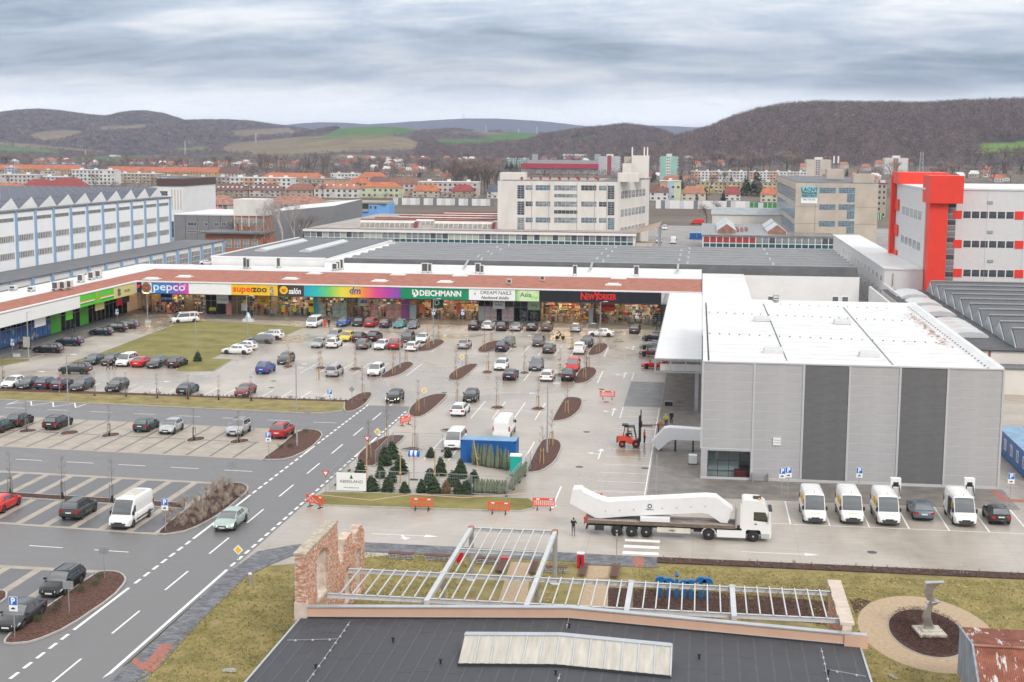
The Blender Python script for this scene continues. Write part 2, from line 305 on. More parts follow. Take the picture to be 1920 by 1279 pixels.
def round_poly(p,it=2):
 for _ in range(it):
  o=[]
  for i in range(len(p)):
   a,b=p[i],p[(i+1)%len(p)]
   o+=[(a[0]*.78+b[0]*.22,a[1]*.78+b[1]*.22),(a[0]*.22+b[0]*.78,a[1]*.22+b[1]*.78)]
  p=o
 return p
def bed(pts,m,name='planting_bed',kw=.14,kh=.12,crown=.1,rnd=2,label=None):
 p=ccw(round_poly(pts,rnd)if rnd else pts);o=offset(p,kw);n=len(p)
 cx,cy=sum(a for a,b in p)/n,sum(b for a,b in p)/n
 if crown==0:
  b=MB().poly([(x,y,kh-.015)for x,y in p]).build(name,m,kind='structure')
  k=MB();vs=[(*v,.0)for v in o]+[(*v,kh)for v in o]+[(*v,kh)for v in p]+[(*v,0)for v in p]
  k.add(vs,[(r*n+i,r*n+(i+1)%n,(r+1)*n+(i+1)%n,(r+1)*n+i)for r in range(3)for i in range(n)]).build('kerb',M_kerb,b)
  return b
 mb=MB();rings=[(1.0,kh-.03),(.8,kh+crown*.5),(.45,kh+crown)]
 vs=[]
 for f,z in rings:vs+=[(cx+(a-cx)*f,cy+(b-cy)*f,z)for a,b in p]
 vs.append((cx,cy,kh+crown));fs=[]
 for r in range(2):fs+=[(r*n+i,r*n+(i+1)%n,(r+1)*n+(i+1)%n,(r+1)*n+i)for i in range(n)]
 fs+=[(2*n+i,2*n+(i+1)%n,3*n)for i in range(n)]
 b=mb.add(vs,fs).build(name,m,kind='structure')
 k=MB();vs=[(*v,.0)for v in o]+[(*v,kh)for v in o]+[(*v,kh)for v in p]+[(*v,0)for v in p]
 k.add(vs,[(r*n+i,r*n+(i+1)%n,(r+1)*n+(i+1)%n,(r+1)*n+i)for r in range(3)for i in range(n)]).build('kerb',M_kerb,b)
 return b
 # terrain with the hills
def hz(px,py,D):
 d=ray(px,py);h=math.hypot(d[0],d[1]);return CH+d[2]*D/h
def azim(px):d=ray(px,400);return math.degrees(math.atan2(d[0],d[1]))
LAY=[]
def layer(D,wd,pts,back=.6):LAY.append((D,wd,np.array([azim(x)for x,_ in pts]),np.array([hz(x,y,D)-(11 if D<3300 else 6 if D<6000 else 0)for x,y in pts]),back))
layer(11000,3000,[(-600,235),(0,240),(500,238),(560,232),(600,229),(650,230),(690,233),(760,229),(800,226),(870,222),(930,222),(1000,226),(1060,232),(1100,237),(1200,235),(1250,236),(1310,239),(1400,245),(2600,250)])
layer(5600,2200,[(-900,225),(-300,210),(0,213),(40,208),(80,206),(120,209),(170,216),(205,219),(240,211),(275,209),(310,214),(350,227),(390,226),(430,226),(470,228),(520,235),(560,240),(620,252),(700,265),(900,285),(2600,285)])
layer(4500,1100,[(-900,262),(0,262),(60,250),(200,247),(330,238),(420,240),(470,252),(520,262),(600,280),(2600,285)])
layer(3700,1500,[(-900,262),(0,274),(100,284),(300,288),(400,281),(430,272),(480,263),(560,252),(620,241),(660,235),(720,233),(760,236),(800,243),(850,240),(900,245),(960,243),(1010,247),(1080,252),(1200,270),(1300,283),(2600,285)])
layer(3000,900,[(-900,290),(800,290),(950,270),(1030,248),(1080,240),(1130,235),(1170,231),(1200,234),(1240,243),(1290,262),(1400,284),(2600,285)])
layer(2500,1000,[(-900,292),(1120,292),(1190,281),(1240,264),(1290,251),(1330,239),(1370,221),(1420,206),(1470,198),(1530,195),(1600,196),(1660,196),(1720,198),(1780,194),(1850,191),(1920,189),(2200,186),(2800,200)])
def hnoise(az,r):
 x,y=r*np.sin(np.radians(az)),r*np.cos(np.radians(az))
 return(np.sin(x/173+1.3*np.sin(y/231))+np.sin(y/141+1.7*np.sin(x/197))+.6*np.sin(x/61+y/83)+.5*np.sin(x/47-y/53))/3.1
def terrain(az,r):
 z=np.zeros_like(r)
 for D,wd,A,Hh,back in LAY:
  h=np.interp(az,A,Hh);t=np.clip((r-(D-wd))/wd,0,1);s=t*t*(3-2*t)
  s=np.where(r>D,1-back*np.clip((r-D)/wd,0,1)**1.5,s)
  z=np.maximum(z,np.maximum(h,0)*s*(1+.05*hnoise(az,r)*(4*t*(1-t))))
 return np.where(r<1500,0,z)-.07
_GR=np.linspace(700,5200,1500)
def GT(px,py):
 """where a bearing meets the ground, hills included"""
 d=ray(px,py);h=math.hypot(d[0],d[1]);az=math.degrees(math.atan2(d[0],d[1]));zt_=terrain(np.full(_GR.shape,az),_GR);k=np.nonzero(zt_>CH+d[2]/h*_GR)[0]
 if len(k)==0 or _GR[k[0]]<1400:return(*G(px,py),-.07)
 r=_GR[k[0]];return(r*d[0]/h,r*d[1]/h,float(zt_[k[0]]))
CAZ=-math.degrees(YAW)
azs=np.concatenate([np.arange(CAZ-180,CAZ-27,6.0),np.arange(CAZ-27,CAZ+27,.09),np.arange(CAZ+27,CAZ+180,6.0)])
rs=np.concatenate([[0.5,30],np.geomspace(60,1300,24),np.geomspace(1340,6200,210),np.geomspace(6350,30000,46)])
AZ,RR=np.meshgrid(azs,rs,indexing='ij');ZZ=terrain(AZ,RR)
X,Y=RR*np.sin(np.radians(AZ)),RR*np.cos(np.radians(AZ))
cc=np.stack([X,Y,ZZ-CH],-1)@CM.T
with np.errstate(all='ignore'):PX,PY=np.where(cc[...,2]>1,960+FP*cc[...,0]/cc[...,2],-9e3),np.where(cc[...,2]>1,639.5+FP*cc[...,1]/cc[...,2],-9e3)
def inside(px,py,poly):
 r=np.zeros(px.shape,bool);n=len(poly)
 with np.errstate(all='ignore'):
  for i in range(n):
   (x1,y1),(x2,y2)=poly[i],poly[(i+1)%n]
   r^=((y1>py)!=(y2>py))&(px<(x2-x1)*(py-y1)/(y2-y1+1e-9)+x1)
 return r
FOREST=np.array((.10,.082,.082));TOWNC=np.array((.165,.14,.115));GREEN=(.085,.155,.045);TAN=(.20,.155,.095);OLIVE=(.14,.15,.06)
C=np.empty(X.shape+(3,));C[:]=FOREST;C[RR<1750]=TOWNC
nn=hnoise(AZ*1.0,RR)[...,None];C=C*(1+.18*nn)
FIELDS=[(GREEN,[(598,258),(640,240),(700,232),(770,234),(815,243),(760,251),(690,256)]),(GREEN,[(805,264),(830,261),(920,261),(1003,257),(985,268),(900,275),(830,276)]),(GREEN,[(900,256),(950,246),(1015,247),(1000,262),(930,262)]),(GREEN,[(-60,268),(40,277),(125,287),(110,291),(-60,284)]),(GREEN,[(130,296),(300,290),(312,297),(190,303),(110,303)]),((.14,.23,.05),[(1815,273),(1860,268),(2000,264),(2000,291),(1850,291),(1822,284)]),(GREEN,[(1058,263),(1100,256),(1136,257),(1100,266),(1070,268)]),(TAN,[(50,256),(75,247),(120,244),(168,248),(120,263),(80,268)]),(TAN,[(410,283),(430,269),(560,257),(690,253),(760,258),(788,270),(780,281),(640,286),(480,291)]),(OLIVE,[(300,280),(390,274),(385,288),(310,286)]),(TAN,[(425,245),(540,240),(565,251),(450,260)]),(TAN,[(-60,262),(60,271),(200,283),(195,291),(60,279)]),(TAN,[(620,298),(640,289),(740,293),(730,301)]),(OLIVE,[(1225,275),(1245,262),(1305,254),(1290,264)]),(OLIVE,[(560,262),(690,249),(745,254),(640,262)]),(TAN,[(180,238),(300,232),(260,244),(190,246)]),(GREEN,[(640,247),(700,243),(770,246),(760,251),(690,250)]),(GREEN,[(330,297),(430,290),(470,294),(380,300)]),(OLIVE,[(440,292),(560,289),(620,292),(520,297)]),(TAN,[(840,247),(930,249),(960,253),(850,252)])]
FM=np.zeros(X.shape,bool)
for c_,P_ in FIELDS:
 k_=inside(PX,PY,P_)&(RR>1500)&(RR<6500);C[k_]=np.array(c_)*(1+.10*nn[k_]);FM|=k_
na,nr=X.shape
me=bpy.data.meshes.new('terrain');idx=np.arange(na*nr).reshape(na,nr);i2=np.vstack([idx,idx[:1]])
fq=np.stack([i2[:-1,:-1],i2[:-1,1:],i2[1:,1:],i2[1:,:-1]],-1).reshape(-1,4)[:,::-1]
me.vertices.add(na*nr);me.vertices.foreach_set('co',np.stack([X,Y,ZZ],-1).ravel());me.loops.add(len(fq)*4);me.loops.foreach_set('vertex_index',fq.ravel());me.polygons.add(len(fq))
me.polygons.foreach_set('loop_start',np.arange(len(fq))*4);me.polygons.foreach_set('use_smooth',np.ones(len(fq),bool));me.update(calc_edges=True)
ca_=me.color_attributes.new('ground_cover','FLOAT_COLOR','POINT');ca_.data.foreach_set('color',np.concatenate([C,np.ones(X.shape+(1,))],-1).ravel())
def attr_mat(name,attr,rough,lo,hi,scale,bump=0.0,bs=1.0):
 m=bpy.data.materials.new(name);m.use_nodes=True;t=m.node_tree;b=t.nodes['Principled BSDF'];b.inputs['Roughness'].default_value=rough;b.inputs['Specular IOR Level'].default_value=.15
 a=N('ShaderNodeAttribute',t);a.attribute_name=attr;tcn=N('ShaderNodeTexCoord',t);nz=N('ShaderNodeTexNoise',t,Scale=scale,Detail=8,Roughness=.7);t.links.new(tcn.outputs['Object'],nz.inputs['Vector'])
 mr=N('ShaderNodeMapRange',t);mr.inputs[1].default_value=.3;mr.inputs[2].default_value=.7;mr.inputs[3].default_value=lo;mr.inputs[4].default_value=hi;t.links.new(nz.outputs[0],mr.inputs[0])
 mm=N('ShaderNodeMix',t,data_type='RGBA',blend_type='MULTIPLY');mm.inputs[0].default_value=1;t.links.new(a.outputs['Color'],mm.inputs[6]);t.links.new(mr.outputs[0],mm.inputs[7]);t.links.new(mm.outputs[2],b.inputs['Base Color'])
 if bump:bp=N('ShaderNodeBump',t,Strength=bump,Distance=bs);t.links.new(nz.outputs[0],bp.inputs['Height']);t.links.new(bp.outputs[0],b.inputs['Normal'])
 MATS[name]=m;return m
me.materials.append(attr_mat('hill_cover','ground_cover',.95,.72,1.3,.018,.4,6.0))
link('terrain',me,kind='structure')
def wood(name,n,keep,hgt,cw,dens=15,cols=None,seed=3,label=None,tw=.085):
 rg=np.random.default_rng(seed);pts=keep(rg,n);m=len(pts)
 h=hgt*rg.uniform(.7,1.25,m);r=cw*rg.uniform(.7,1.25,m)
 cid=rg.choice(len(cols),m,p=[c[1]for c in cols]);base=np.array([c[0]for c in cols])[cid]*rg.uniform(.55,1.5,(m,1))
 u=rg.normal(size=(m,dens,3));u/=np.linalg.norm(u,axis=2,keepdims=True);rad=rg.uniform(.25,1,(m,dens,1))**.6
 cen=u*rad*np.stack([r,r,h*.42],-1)[:,None,:];cen[...,2]+=(h*.62)[:,None]
 d1=rg.normal(size=cen.shape)*(r[:,None,None]*tw);d1[...,2]+=(r[:,None]*tw);d2=rg.normal(size=cen.shape)*(r[:,None,None]*tw*.55)
 tri=np.stack([cen-d1,cen+d1*.6+d2,cen+d1*.6-d2],2)+pts[:,None,None,:]
 V=tri.reshape(-1,3);me=bpy.data.meshes.new(name);nf=m*dens;me.vertices.add(nf*3);me.vertices.foreach_set('co',V.ravel())
 me.loops.add(nf*3);me.loops.foreach_set('vertex_index',np.arange(nf*3));me.polygons.add(nf);me.polygons.foreach_set('loop_start',np.arange(nf)*3);me.update(calc_edges=True)
 cl=np.repeat(base,dens*3,0);a=me.color_attributes.new('twig','FLOAT_COLOR','POINT');a.data.foreach_set('color',np.concatenate([cl,np.ones((len(cl),1))],1).ravel())
 if 'twigs' not in MATS:attr_mat('twigs','twig',.95,.8,1.2,.05)
 me.materials.append(MATS['twigs']);return link(name,me,kind='stuff',label=label)
def slope_points(r0,r1,px0,px1,test=None,ymax=299):
 def keep(rg,n):
  az=rg.uniform(azim(px0),azim(px1),n);r=np.sqrt(rg.uniform(r0*r0,r1*r1,n));z=terrain(az,r);x,y=r*np.sin(np.radians(az)),r*np.cos(np.radians(az))
  c=np.stack([x,y,z-CH],-1)@CM.T;px,py=960+FP*c[:,0]/c[:,2],639.5+FP*c[:,1]/c[:,2]
  ok=py<ymax
  for c_,P_ in FIELDS:ok&=~inside(px,py,P_)
  if test is not None:ok&=test(px,py,rg)
  return np.stack([x,y,z],-1)[ok]
 return keep
BROWN=[((.20,.145,.135),.38),((.165,.12,.12),.3),((.24,.18,.15),.2),((.12,.13,.075),.09),((.27,.22,.16),.03)]
wood('hill_forest',30000,slope_points(1600,2620,1130,2060,lambda px,py,g:g.random(len(px))<np.where(py>290,.45,np.where(py>278,.7,1.0)),312),15,5.0,56,BROWN,3,'brown leafless wood covering the big rounded hill',tw=.085)
wood('forest',15000,slope_points(2150,3050,780,1330),11,6,34,BROWN,5,'leafless wood on the small hill beside the big one')
wood('forest',16000,slope_points(2500,3750,-80,1080,lambda px,py,g:g.random(len(px))<.75),6.5,6,24,BROWN,6,'leafless belts of trees between the fields on the low hills')
wood('forest',16000,slope_points(3500,5700,-80,760),9,10,26,BROWN,8,'dark wood covering the long blue hills',tw=.11)
# roads, lots, walks
MB().poly([(-140,40,0),(-36.95,40,0),(-36.95,181.3,0),(-140,181.3,0)]).build('asphalt_road',M_asph,kind='structure')
sheet('concrete_lot',[(-36.95,100),(80,100),(80,272),(-112,272),(-112,181.3),(-36.95,181.3)],.002,M_conc)
MB().poly([(-300,181.4,-.004),(-112,181.4,-.004),(-112,700,-.004),(-300,700,-.004)]).build('yard_ground',M_asph,kind='structure')
MB().poly([(-112,272.2,-.004),(90,272.2,-.004),(90,640,-.004),(-112,640,-.004)]).build('service_yard',mat('yard_concrete',(.27,.255,.24),.6,.25,.1,.1),kind='structure')
sheet('shop_walkway',[(-111.5,268.6),(0.5,267.6),(0.5,277),(-111.5,277)],.02,M_plaza)
sheet('wing_walkway',[(-111.5,180),(-107.2,180),(-107.2,268.5),(-111.5,268.5)],.02,M_plaza)
sheet('hall_walkway',[(-4.65,137.7),(31,137.7),(31,146),(.6,146),(.6,267.5),(-4.65,267.5)],.008,M_plaza)
sheet('dark_bay',[(-9.6,186.4),(-4.7,186.4),(-4.7,207),(-9.6,207)],.006,M_walk)
def stripy(c,lines):pass
bA=[(-100,167.1),(-45.2,163.5),(-44.6,158),(-46.9,147.0),(-100,150.1)]
sheet('beige_bays',bA,.006,M_beige)
mk=MB()
for i in range(20):
 x=-47.6-2.75*i;y0,y1=147.15-(x+47.2)*.06,164.0-(x+53)*.066
 if x>-53.5:y1=min(y1,147.2+(-47.2-x)*2.85)
 if y1-y0>2:mk.box(x-.13,y0+.25,.006,x+.13,y1-.1,.011)
mk.add([(-100,158.6,.012),(-50,155.55,.012),(-50,155.85,.012),(-100,158.9,.012)],[(0,1,2,3)])
mk.build('paving_lines',M_slab,kind='structure')
def slab_bays(x0,x1,y0,y1,tilt,xs):
 """beige paving with charcoal inlays"""
 sheet('bay_paving',[(x0,y0-(x0-x1)*tilt),(x1,y0),(x1,y1),(x0,y1-(x0-x1)*tilt)],.006,M_beige)
 mb=MB()
 for x in xs:
  a,b=y0+(x1-x)*tilt+.55,y1+(x1-x)*tilt-.75
  mb.box(x-1.0,a,.006,x+1.0,b,.011)
 mb.build('charcoal_inlays',M_slab,kind='structure')
slab_bays(-100,-46.6,116.3,126.2,.085,[-48.3-2.72*i for i in range(18)])
slab_bays(-100,-46.6,126.2,136.0,.06,[-49.0-2.72*i for i in range(18)])
slab_bays(-100,-46.6,93.5,105.5,.02,[-48.2-2.72*i for i in range(18)])
sheet('verge_grass',[(-140,180.0),(-100,177.0),(-74,175.9),(-56.4,174.7),(-50,174.2),(-47.5,174.7),(-45.4,176.8),(-45.6,182.8),(-140,182.8)],.10,M_grass)
MB().prism([(-140,182.8),(-45.6,182.8),(-45.6,184.0),(-65,184.0),(-140,186.5)],0,.12).build('mulch_strip',M_mulch,kind='structure')
k_=MB()
vp=[(-140,180.0),(-100,177.0),(-74,175.9),(-56.4,174.7),(-50,174.2),(-47.5,174.7),(-45.4,176.8)]
for a,b in zip(vp,vp[1:]):k_.bar((*a,.06),(*b,.06),.14,.13)
k_.build('verge_kerb',M_kerb,kind='structure')
bed(qs('B',(985,1022),(1000,1012),(1110,948),(1180,945),(1190,968),(1120,1050),(1040,1088),(985,1090)),M_mulch)
ISL=[('B',(1530,635),(1560,640),(1640,630),(1725,580),(1730,560),(1700,548),(1660,550),(1600,575),(1545,615)),('B',(1250,830),(1290,840),(1400,815),(1490,750),(1500,730),(1470,717),(1420,722),(1350,760),(1270,815)),('C',(165,835),(175,855),(250,855),(330,790),(383,740),(370,732),(320,733),(240,765),(180,805)),('C',(385,630),(400,645),(450,648),(510,620),(545,575),(530,560),(500,560),(440,580),(395,610)),('C',(1215,660),(1235,670),(1310,655),(1355,610),(1358,590),(1330,577),(1290,578),(1250,600),(1225,630)),('C',(1100,870),(1120,882),(1200,870),(1260,820),(1275,785),(1255,762),(1200,755),(1150,775),(1115,840)),('C',(945,1150),(960,1163),(1060,1145),(1140,1085),(1165,1020),(1150,990),(1090,982),(1040,985),(1000,1050)),('B',(1465,1100),(1490,1130),(1560,1130),(1660,1060),(1750,970),(1745,957),(1650,960),(1540,1000),(1480,1060)),('K',(590,655),(610,668),(700,655),(800,585),(848,480),(835,435),(790,415),(720,418),(680,470),(640,550)),('F',(1075,410),(1120,455),(1215,460),(1340,330),(1435,240),(1420,228),(1310,232),(1200,280),(1110,350)),('F',(370,405),(410,412),(560,405),(720,330),(815,235),(800,200),(740,185),(660,190),(590,235),(480,330)),('E',(30,985),(90,992),(250,975),(500,870),(840,640),(935,530),(930,490),(880,455),(770,450),(700,480),(400,690),(100,900))]
for c_,*p_ in ISL:bed(qs(c_,*p_),M_mulch,rnd=1)
bed(qs('D',(1180,1125),(1240,1132),(1420,1100),(1640,985),(1840,820),(1858,780),(1820,752),(1740,745),(1640,790),(1450,910),(1300,1020)),M_soil,rnd=1)
DIA=[('B',(515,755),(560,770),(605,748),(560,737)),('B',(757,765),(800,778),(855,766),(815,748)),('B',(1015,770),(1050,786),(1122,774),(1080,755)),('C',(410,795),(460,811),(502,794),(455,780)),('C',(695,800),(730,813),(773,800),(735,787)),('C',(962,815),(1000,830),(1040,815),(1000,800)),('C',(473,1062),(535,1078),(588,1060),(530,1045)),('C',(778,1070),(835,1086),(892,1072),(840,1052)),('C',(616,606),(650,616),(684,607),(650,596)),('C',(1056,620),(1090,628),(1125,619),(1092,610)),('D',(140,375),(270,362),(275,343),(155,347)),('D',(448,393),(587,378),(580,350),(462,362)),('D',(758,410),(897,393),(890,368),(770,382)),('D',(1398,444),(1537,426),(1527,397),(1410,412)),('D',(1723,458),(1867,441),(1860,414),(1735,427)),('F',(1400,330),(1480,345),(1570,335),(1500,318)),('K',(-60,345),(0,340),(90,345),(20,370))]
for c_,*p_ in DIA:bed(qs(c_,*p_),M_mulch,crown=.05,rnd=1)
bed([(-100,129.9),(-66.9,127.0),(-47.6,125.3),(-48.2,127.2),(-60.5,128.0),(-100,131.2)],M_soil,rnd=0,crown=.05)
bed(qs('E',(-120,720),(0,680),(40,650),(42,610),(20,597),(-120,597)),M_mulch,rnd=0)
x1,y1_=G(393,673);y2=G(480,636)[1];x2=G(522,636)[0];y3=G(572,614)[1]
lp=qs('A',(470,815),(640,785),(900,775),(1250,782),(1330,850),(1310,870),(1598,868),(1745,778))+[(x1+.3,y1_),(x1+.3,y2),(x2,y2),(x2,y3)]+qs('A',(1460,484),(1335,506),(735,737))
lawn=bed(lp,M_lawn,'lawn',rnd=0,crown=0,kh=.09,kw=.10)
bed(qs('A',(-80,830),(0,832),(225,790),(215,778),(0,780),(-80,780)),M_lawn,'lawn',rnd=0,crown=0)
bed(qs('F',(745,700),(840,655),(1500,672),(1918,684))+qs('K',(600,866),(650,900),(630,935),(540,957),(0,941))+qs('F',(800,752)),M_lawn,'green_strip',rnd=0,crown=.03)
fpath=qs('E',(820,1285),(1720,445),(1800,395))+qs('F',(330,1100),(590,1050),(900,1020),(1230,1034),(1850,1066))+[(-2.85,116.2),(-2.85,113.2),(-9.2,113.2),(-9.2,113.9),(-28,114.0)]+qs('F',(590,1130),(420,1200),(300,1262))+qs('E',(1850,480),(1500,830),(1180,1180),(1000,1285))
MB().poly([(x,y,.04)for x,y in ccw(fpath)]).build('footpath',M_side,kind='structure')
sheet('front_lawn',[(-37,40),(80,40),(80,116.3),(-2.9,116.2),(-20,116.0),(-36,108)],.006,M_grass)
fp=qs('F',(590,1130),(420,1200),(300,1262))+qs('E',(1850,480),(1500,830),(1180,1180))
sheet('tactile_paving',qs('E',(1210,995),(1305,998),(1150,1210),(1060,1190),(985,1130),(1010,1095),(1075,1140),(1110,1110)),.046,M_red)
sheet('tactile_paving',qs('W',(810,303),(880,308),(877,372),(807,370)),.046,M_red)
sheet('tactile_paving',qs('Z',(1265,182),(1310,180),(1370,230),(1465,235),(1465,250),(1340,245)),.014,M_red)
sheet('side_asphalt',qs('E',(700,1285),(985,1130),(1000,1160),(1150,1205),(1090,1285)),.012,M_asph)
MB().prism(ccw([(-2.9,114.6),(80,114.6),(80,116.4),(-2.9,116.1)]),0,.10).build('mulch_strip',M_soil,kind='structure')
def ell(cx,cy,a,b,n=48):return[(cx+a*math.cos(2*math.pi*k/n),cy+b*math.sin(2*math.pi*k/n))for k in range(n)]
sheet('gravel_ring',ell(16.7,100.6,4.75,8.2),.014,M_gravel)
bed(ell(16.7,100.4,2.6,5.1),M_soil,'flower_disc',rnd=0,kw=.07,kh=.06,crown=.08)
sheet('soil_patch',qs('Z',(465,805),(520,800),(590,815),(505,890),(490,870)),.022,M_soil)
def gp(*p,z=.012,m=M_gravel,n='gravel_patch'):return sheet(n,p,z,m)
gp(*qs('W',(510,360),(665,362),(650,440),(495,440)));gp(*qs('W',(0,335),(130,345),(90,425),(-40,425)));gp(*qs('U',(1780,310),(1905,318),(1880,560),(1700,560)),z=.016);gp(*qs('W',(500,440),(650,450),(640,640),(450,630)),z=.018)
gp(*qs('W',(640,505),(1460,540),(1470,690),(640,640)),m=M_soil,n='flower_bed',z=.022);gp(*qs('W',(1480,545),(2130,600),(2160,760),(1480,690)),m=M_soil,n='flower_bed',z=.026)
# painted markings
mk=MB();ZM=.010
NL=[0]
def line(a,b,wd=.13,z=ZM):
 NL[0]+=1;z+=(NL[0]%5)*.0008
 a,b=Vector((*a,z)),Vector((*b,z));d=(b-a).normalized();s=Vector((d.y,-d.x,0))*wd/2;mk.add([a-s,b-s,b+s,a+s],[(0,1,2,3)])
for k in range(-3,10):line((-40.25,91.4+10*k),(-40.25,96.4+10*k),.16)
for a,b in((91.7,101.5),(115.6,123.8),(123.8,131.6),(150.3,155.0),(60,78)):line((-43.2,a),(-43.2,b),.25)
y=78.6
while y<181:
 if not any(a-.3<y<b+.3 for a,b in((91.7,101.5),(115.6,131.6),(150.3,155.0))):line((-43.2,y),(-43.2,y+1.15),.25)
 y+=1.85
line((-37.3,55),(-37.3,107.3),.25)
y=108.2
while y<178:
 if not 150<y<160:line((-37.3,y),(-37.3,y+1.1),.25)
 y+=1.85
line((-37.3,149.5),(-37.3,161),.25)
for k in range(12):
 x=-56.2-6.0*k+12;
 if x<-44:line((x-2.95,171.5-(x+89)*.066+.2),(x,171.5-(x+86)*.066-.0),.16)
 line((-46.2-6*k-3.1,141.4+6*k*.056+.17),(-46.2-6*k,141.4+6*k*.056),.16);line((-47.1-6*k-3.1,110.8+6*k*.06+.2),(-47.1-6*k,110.8+6*k*.06),.16)
zz=qs('A',(50,1117),(138,1086),(60,1112),(232,1090),(236,1122),(397,1098),(400,1132),(560,1104),(567,1138),(645,1110))
for a,b in zip(zz,zz[1:]):line(a,b,.16)
def row(x0,x1,ya,yb,st=2.72,wd=.13,cap=None):
 x=x0
 while x<=x1+.01:line((x,ya),(x,yb),wd);x+=st
 if cap is not None:line((x0,cap),(x1,cap),wd)
row(-31.6,-15.2,231.0,243.0,cap=237);row(-63.2,-41.5,231.0,242.5,cap=236.8)
row(-96,-78,186.8,192.0);row(-78,-50.5,185.2,190.5)
row(-28.0,-13.5,204.5,216.0,cap=210.3);row(-59.5,-40.5,206.0,218.2,cap=212.3)
row(-31.0,-15.5,174.8,187.0,cap=181.0);row(-29.5,-15,150,161.5,cap=155.8)
row(-63.0,-43.5,259.5,264.8);row(-38.0,-9.0,259.0,264.2)
for k in range(13):line((-10.0+.04*k,139.0+4.02*k if k else 139),(-4.9,139+4.02*k),.12)if not 186<139+4.02*k<207 else None
line((-10.0,131.0),(-10.0,138.5));line((-10.0,138.5),(-4.9,138.5));line((-4.85,137.8),(-4.85,186),.10);line((-9.6,178),(-9.6,185.6));line((-9.6,208),(-9.6,215.5));line((-9.6,215.5),(-4.9,215.5))
for k in range(4):line((-107,190+7*k+28),(-102,190+7*k+28));line((-107,225+7*k+3),(-102,225+7*k+3))
for k in range(8):line(q('A',230+130*k,770-55*k),q('A',330+130*k,745-45*k),.14)if k%2==0 else None
for k in range(5):line((-78+0*k,222+4.3*k),(-72.5,222+4.3*k))
line((5.0,128.9),(80,128.9),.14)
for k in range(8):line((5.3+3.53*k,129),(5.3+3.53*k,137.6),.14)
for k in range(3):mk.add([(-5.9,121.6-1.95*k,.009),(-2.85,121.6-1.95*k,.009),(-2.85,120.75-1.95*k,.009),(-5.9,120.75-1.95*k,.009)],[(0,1,2,3)])
def arrow(x,y,rz,L=4.6,turn=0,both=False,flip=1):
 """painted lane arrow: shaft, head and side branch"""
 c,s=math.cos(rz),math.sin(rz);T=lambda u,v,dz=0:(x+u*c-v*s,y+u*s+v*c,ZM+.006+dz)
 mk.add([T(-.08,-L/2),T(.08,-L/2),T(.08,L/2-1.2),T(-.08,L/2-1.2)],[(0,1,2,3)]);mk.add([T(-.42,L/2-1.25),T(.42,L/2-1.25),T(0,L/2)],[(0,1,2)])
 if both:mk.add([T(-.42,-L/2),T(.42,-L/2),T(0,-L/2-1.2)],[(2,1,0)])
 if turn:mk.add([T(0,-.5,.003),T(.9*turn,.1,.003),T(.9*turn,.25,.003),T(0,-.2,.003)],[(0,1,2,3)if turn>0 else(3,2,1,0)]);mk.add([T(.85*turn,-.3,.006),T(1.55*turn,.3,.006),T(.8*turn,.7,.006)],[(0,1,2)if turn>0 else(2,1,0)])
for c_,x_,y_,t_ in(('K',1240,210,1),('K',1140,525,1),('C',1485,815,1),('C',1548,612,1)):arrow(*q(c_,x_,y_),0,5.5,-t_)
arrow(*q('F',1440,975),R(-90),6.0,1);arrow(*q('W',1790,277),R(-90),6.5);arrow(*q('A',370,870),R(90),4.2);arrow(*q('A',1180,940),R(-90),4.6);arrow(*q('C',690,947),R(-90),5.6);arrow(*q('C',720,517),R(-90),4.5);arrow(*q('K',815,850),R(180),9);arrow(*q('B',700,762),R(90),3.6)
mk.build('road_markings',M_white,kind='structure')
M_iron=mat('cast_iron',(.075,.075,.078),.5,.3,9,.4,30)
for i,(c_,x_,y_)in enumerate([('K',1040,360),('K',985,622),('K',1478,632),('K',1745,140),('K',1187,136),('K',1152,40),('Z',595,536),('C',1312,920),('C',1465,563),('B',435,908),('B',452,858),('C',132,945),('B',705,511),('C',1902,1020)]):
 p_=q(c_,x_,y_);mb=MB().lathe([(.42,0),(.42,.012),(.36,.012),(.36,.018),(.01,.02)],20,0,(0,0,0));mb.build('manhole_cover',M_iron,None,loc=(p_[0],p_[1],.004),label='round iron manhole cover set in the wet paving',cat='manhole cover',group='round manhole covers in the car park')
 # materials of the buildings
M_clad=mat('grey_cladding',(.45,.445,.45),.42,.06,.6,.05,30,metal=.15)
M_cladd=mat('dark_cladding',(.16,.16,.163),.45,.10,.8,.05,30,metal=.15)
M_trim=mat('pale_trim',(.55,.55,.56),.45,metal=.2)
M_roofw=mat('white_membrane',(.69,.69,.685),.5,.09,.35,.12,1.2,rvar=.12,det=7)
M_roofg=mat('grey_felt',(.15,.155,.165),.75,.16,.4,.15,6,det=7)
M_roofb=mat('brown_gravel_roof',(.33,.115,.075),.9,.18,.7,.4,12,c2=(.43,.175,.12),det=9)
M_ww=mat('white_wall',(.76,.755,.745),.6,.05,.25,.04,6)
M_lg=mat('pale_grey_wall',(.60,.595,.585),.6,.07,.3)
M_dark=mat('dark_metal',(.05,.052,.055),.45,metal=.3)
M_steel=mat('galvanised_steel',(.45,.46,.47),.4,.1,3,metal=.55)
M_black=mat('black_plastic',(.018,.018,.02),.45)
M_red=MATS['red_tactile_paving']
M_wh=mat('white_metal',(.80,.80,.80),.35,.03,2)
M_fr=mat('window_frame',(.70,.70,.70),.5)
M_gl=mat('dark_glass',(.055,.065,.075),.06,.35,.6,spec=.8,det=2,c2=(.12,.135,.15))
M_gl2=mat('pale_glass',(.19,.22,.235),.09,.35,.5,spec=.8,det=2,c2=(.36,.39,.40))
M_glt=mat('teal_glass',(.02,.085,.105),.1,.3,.6,spec=.8)
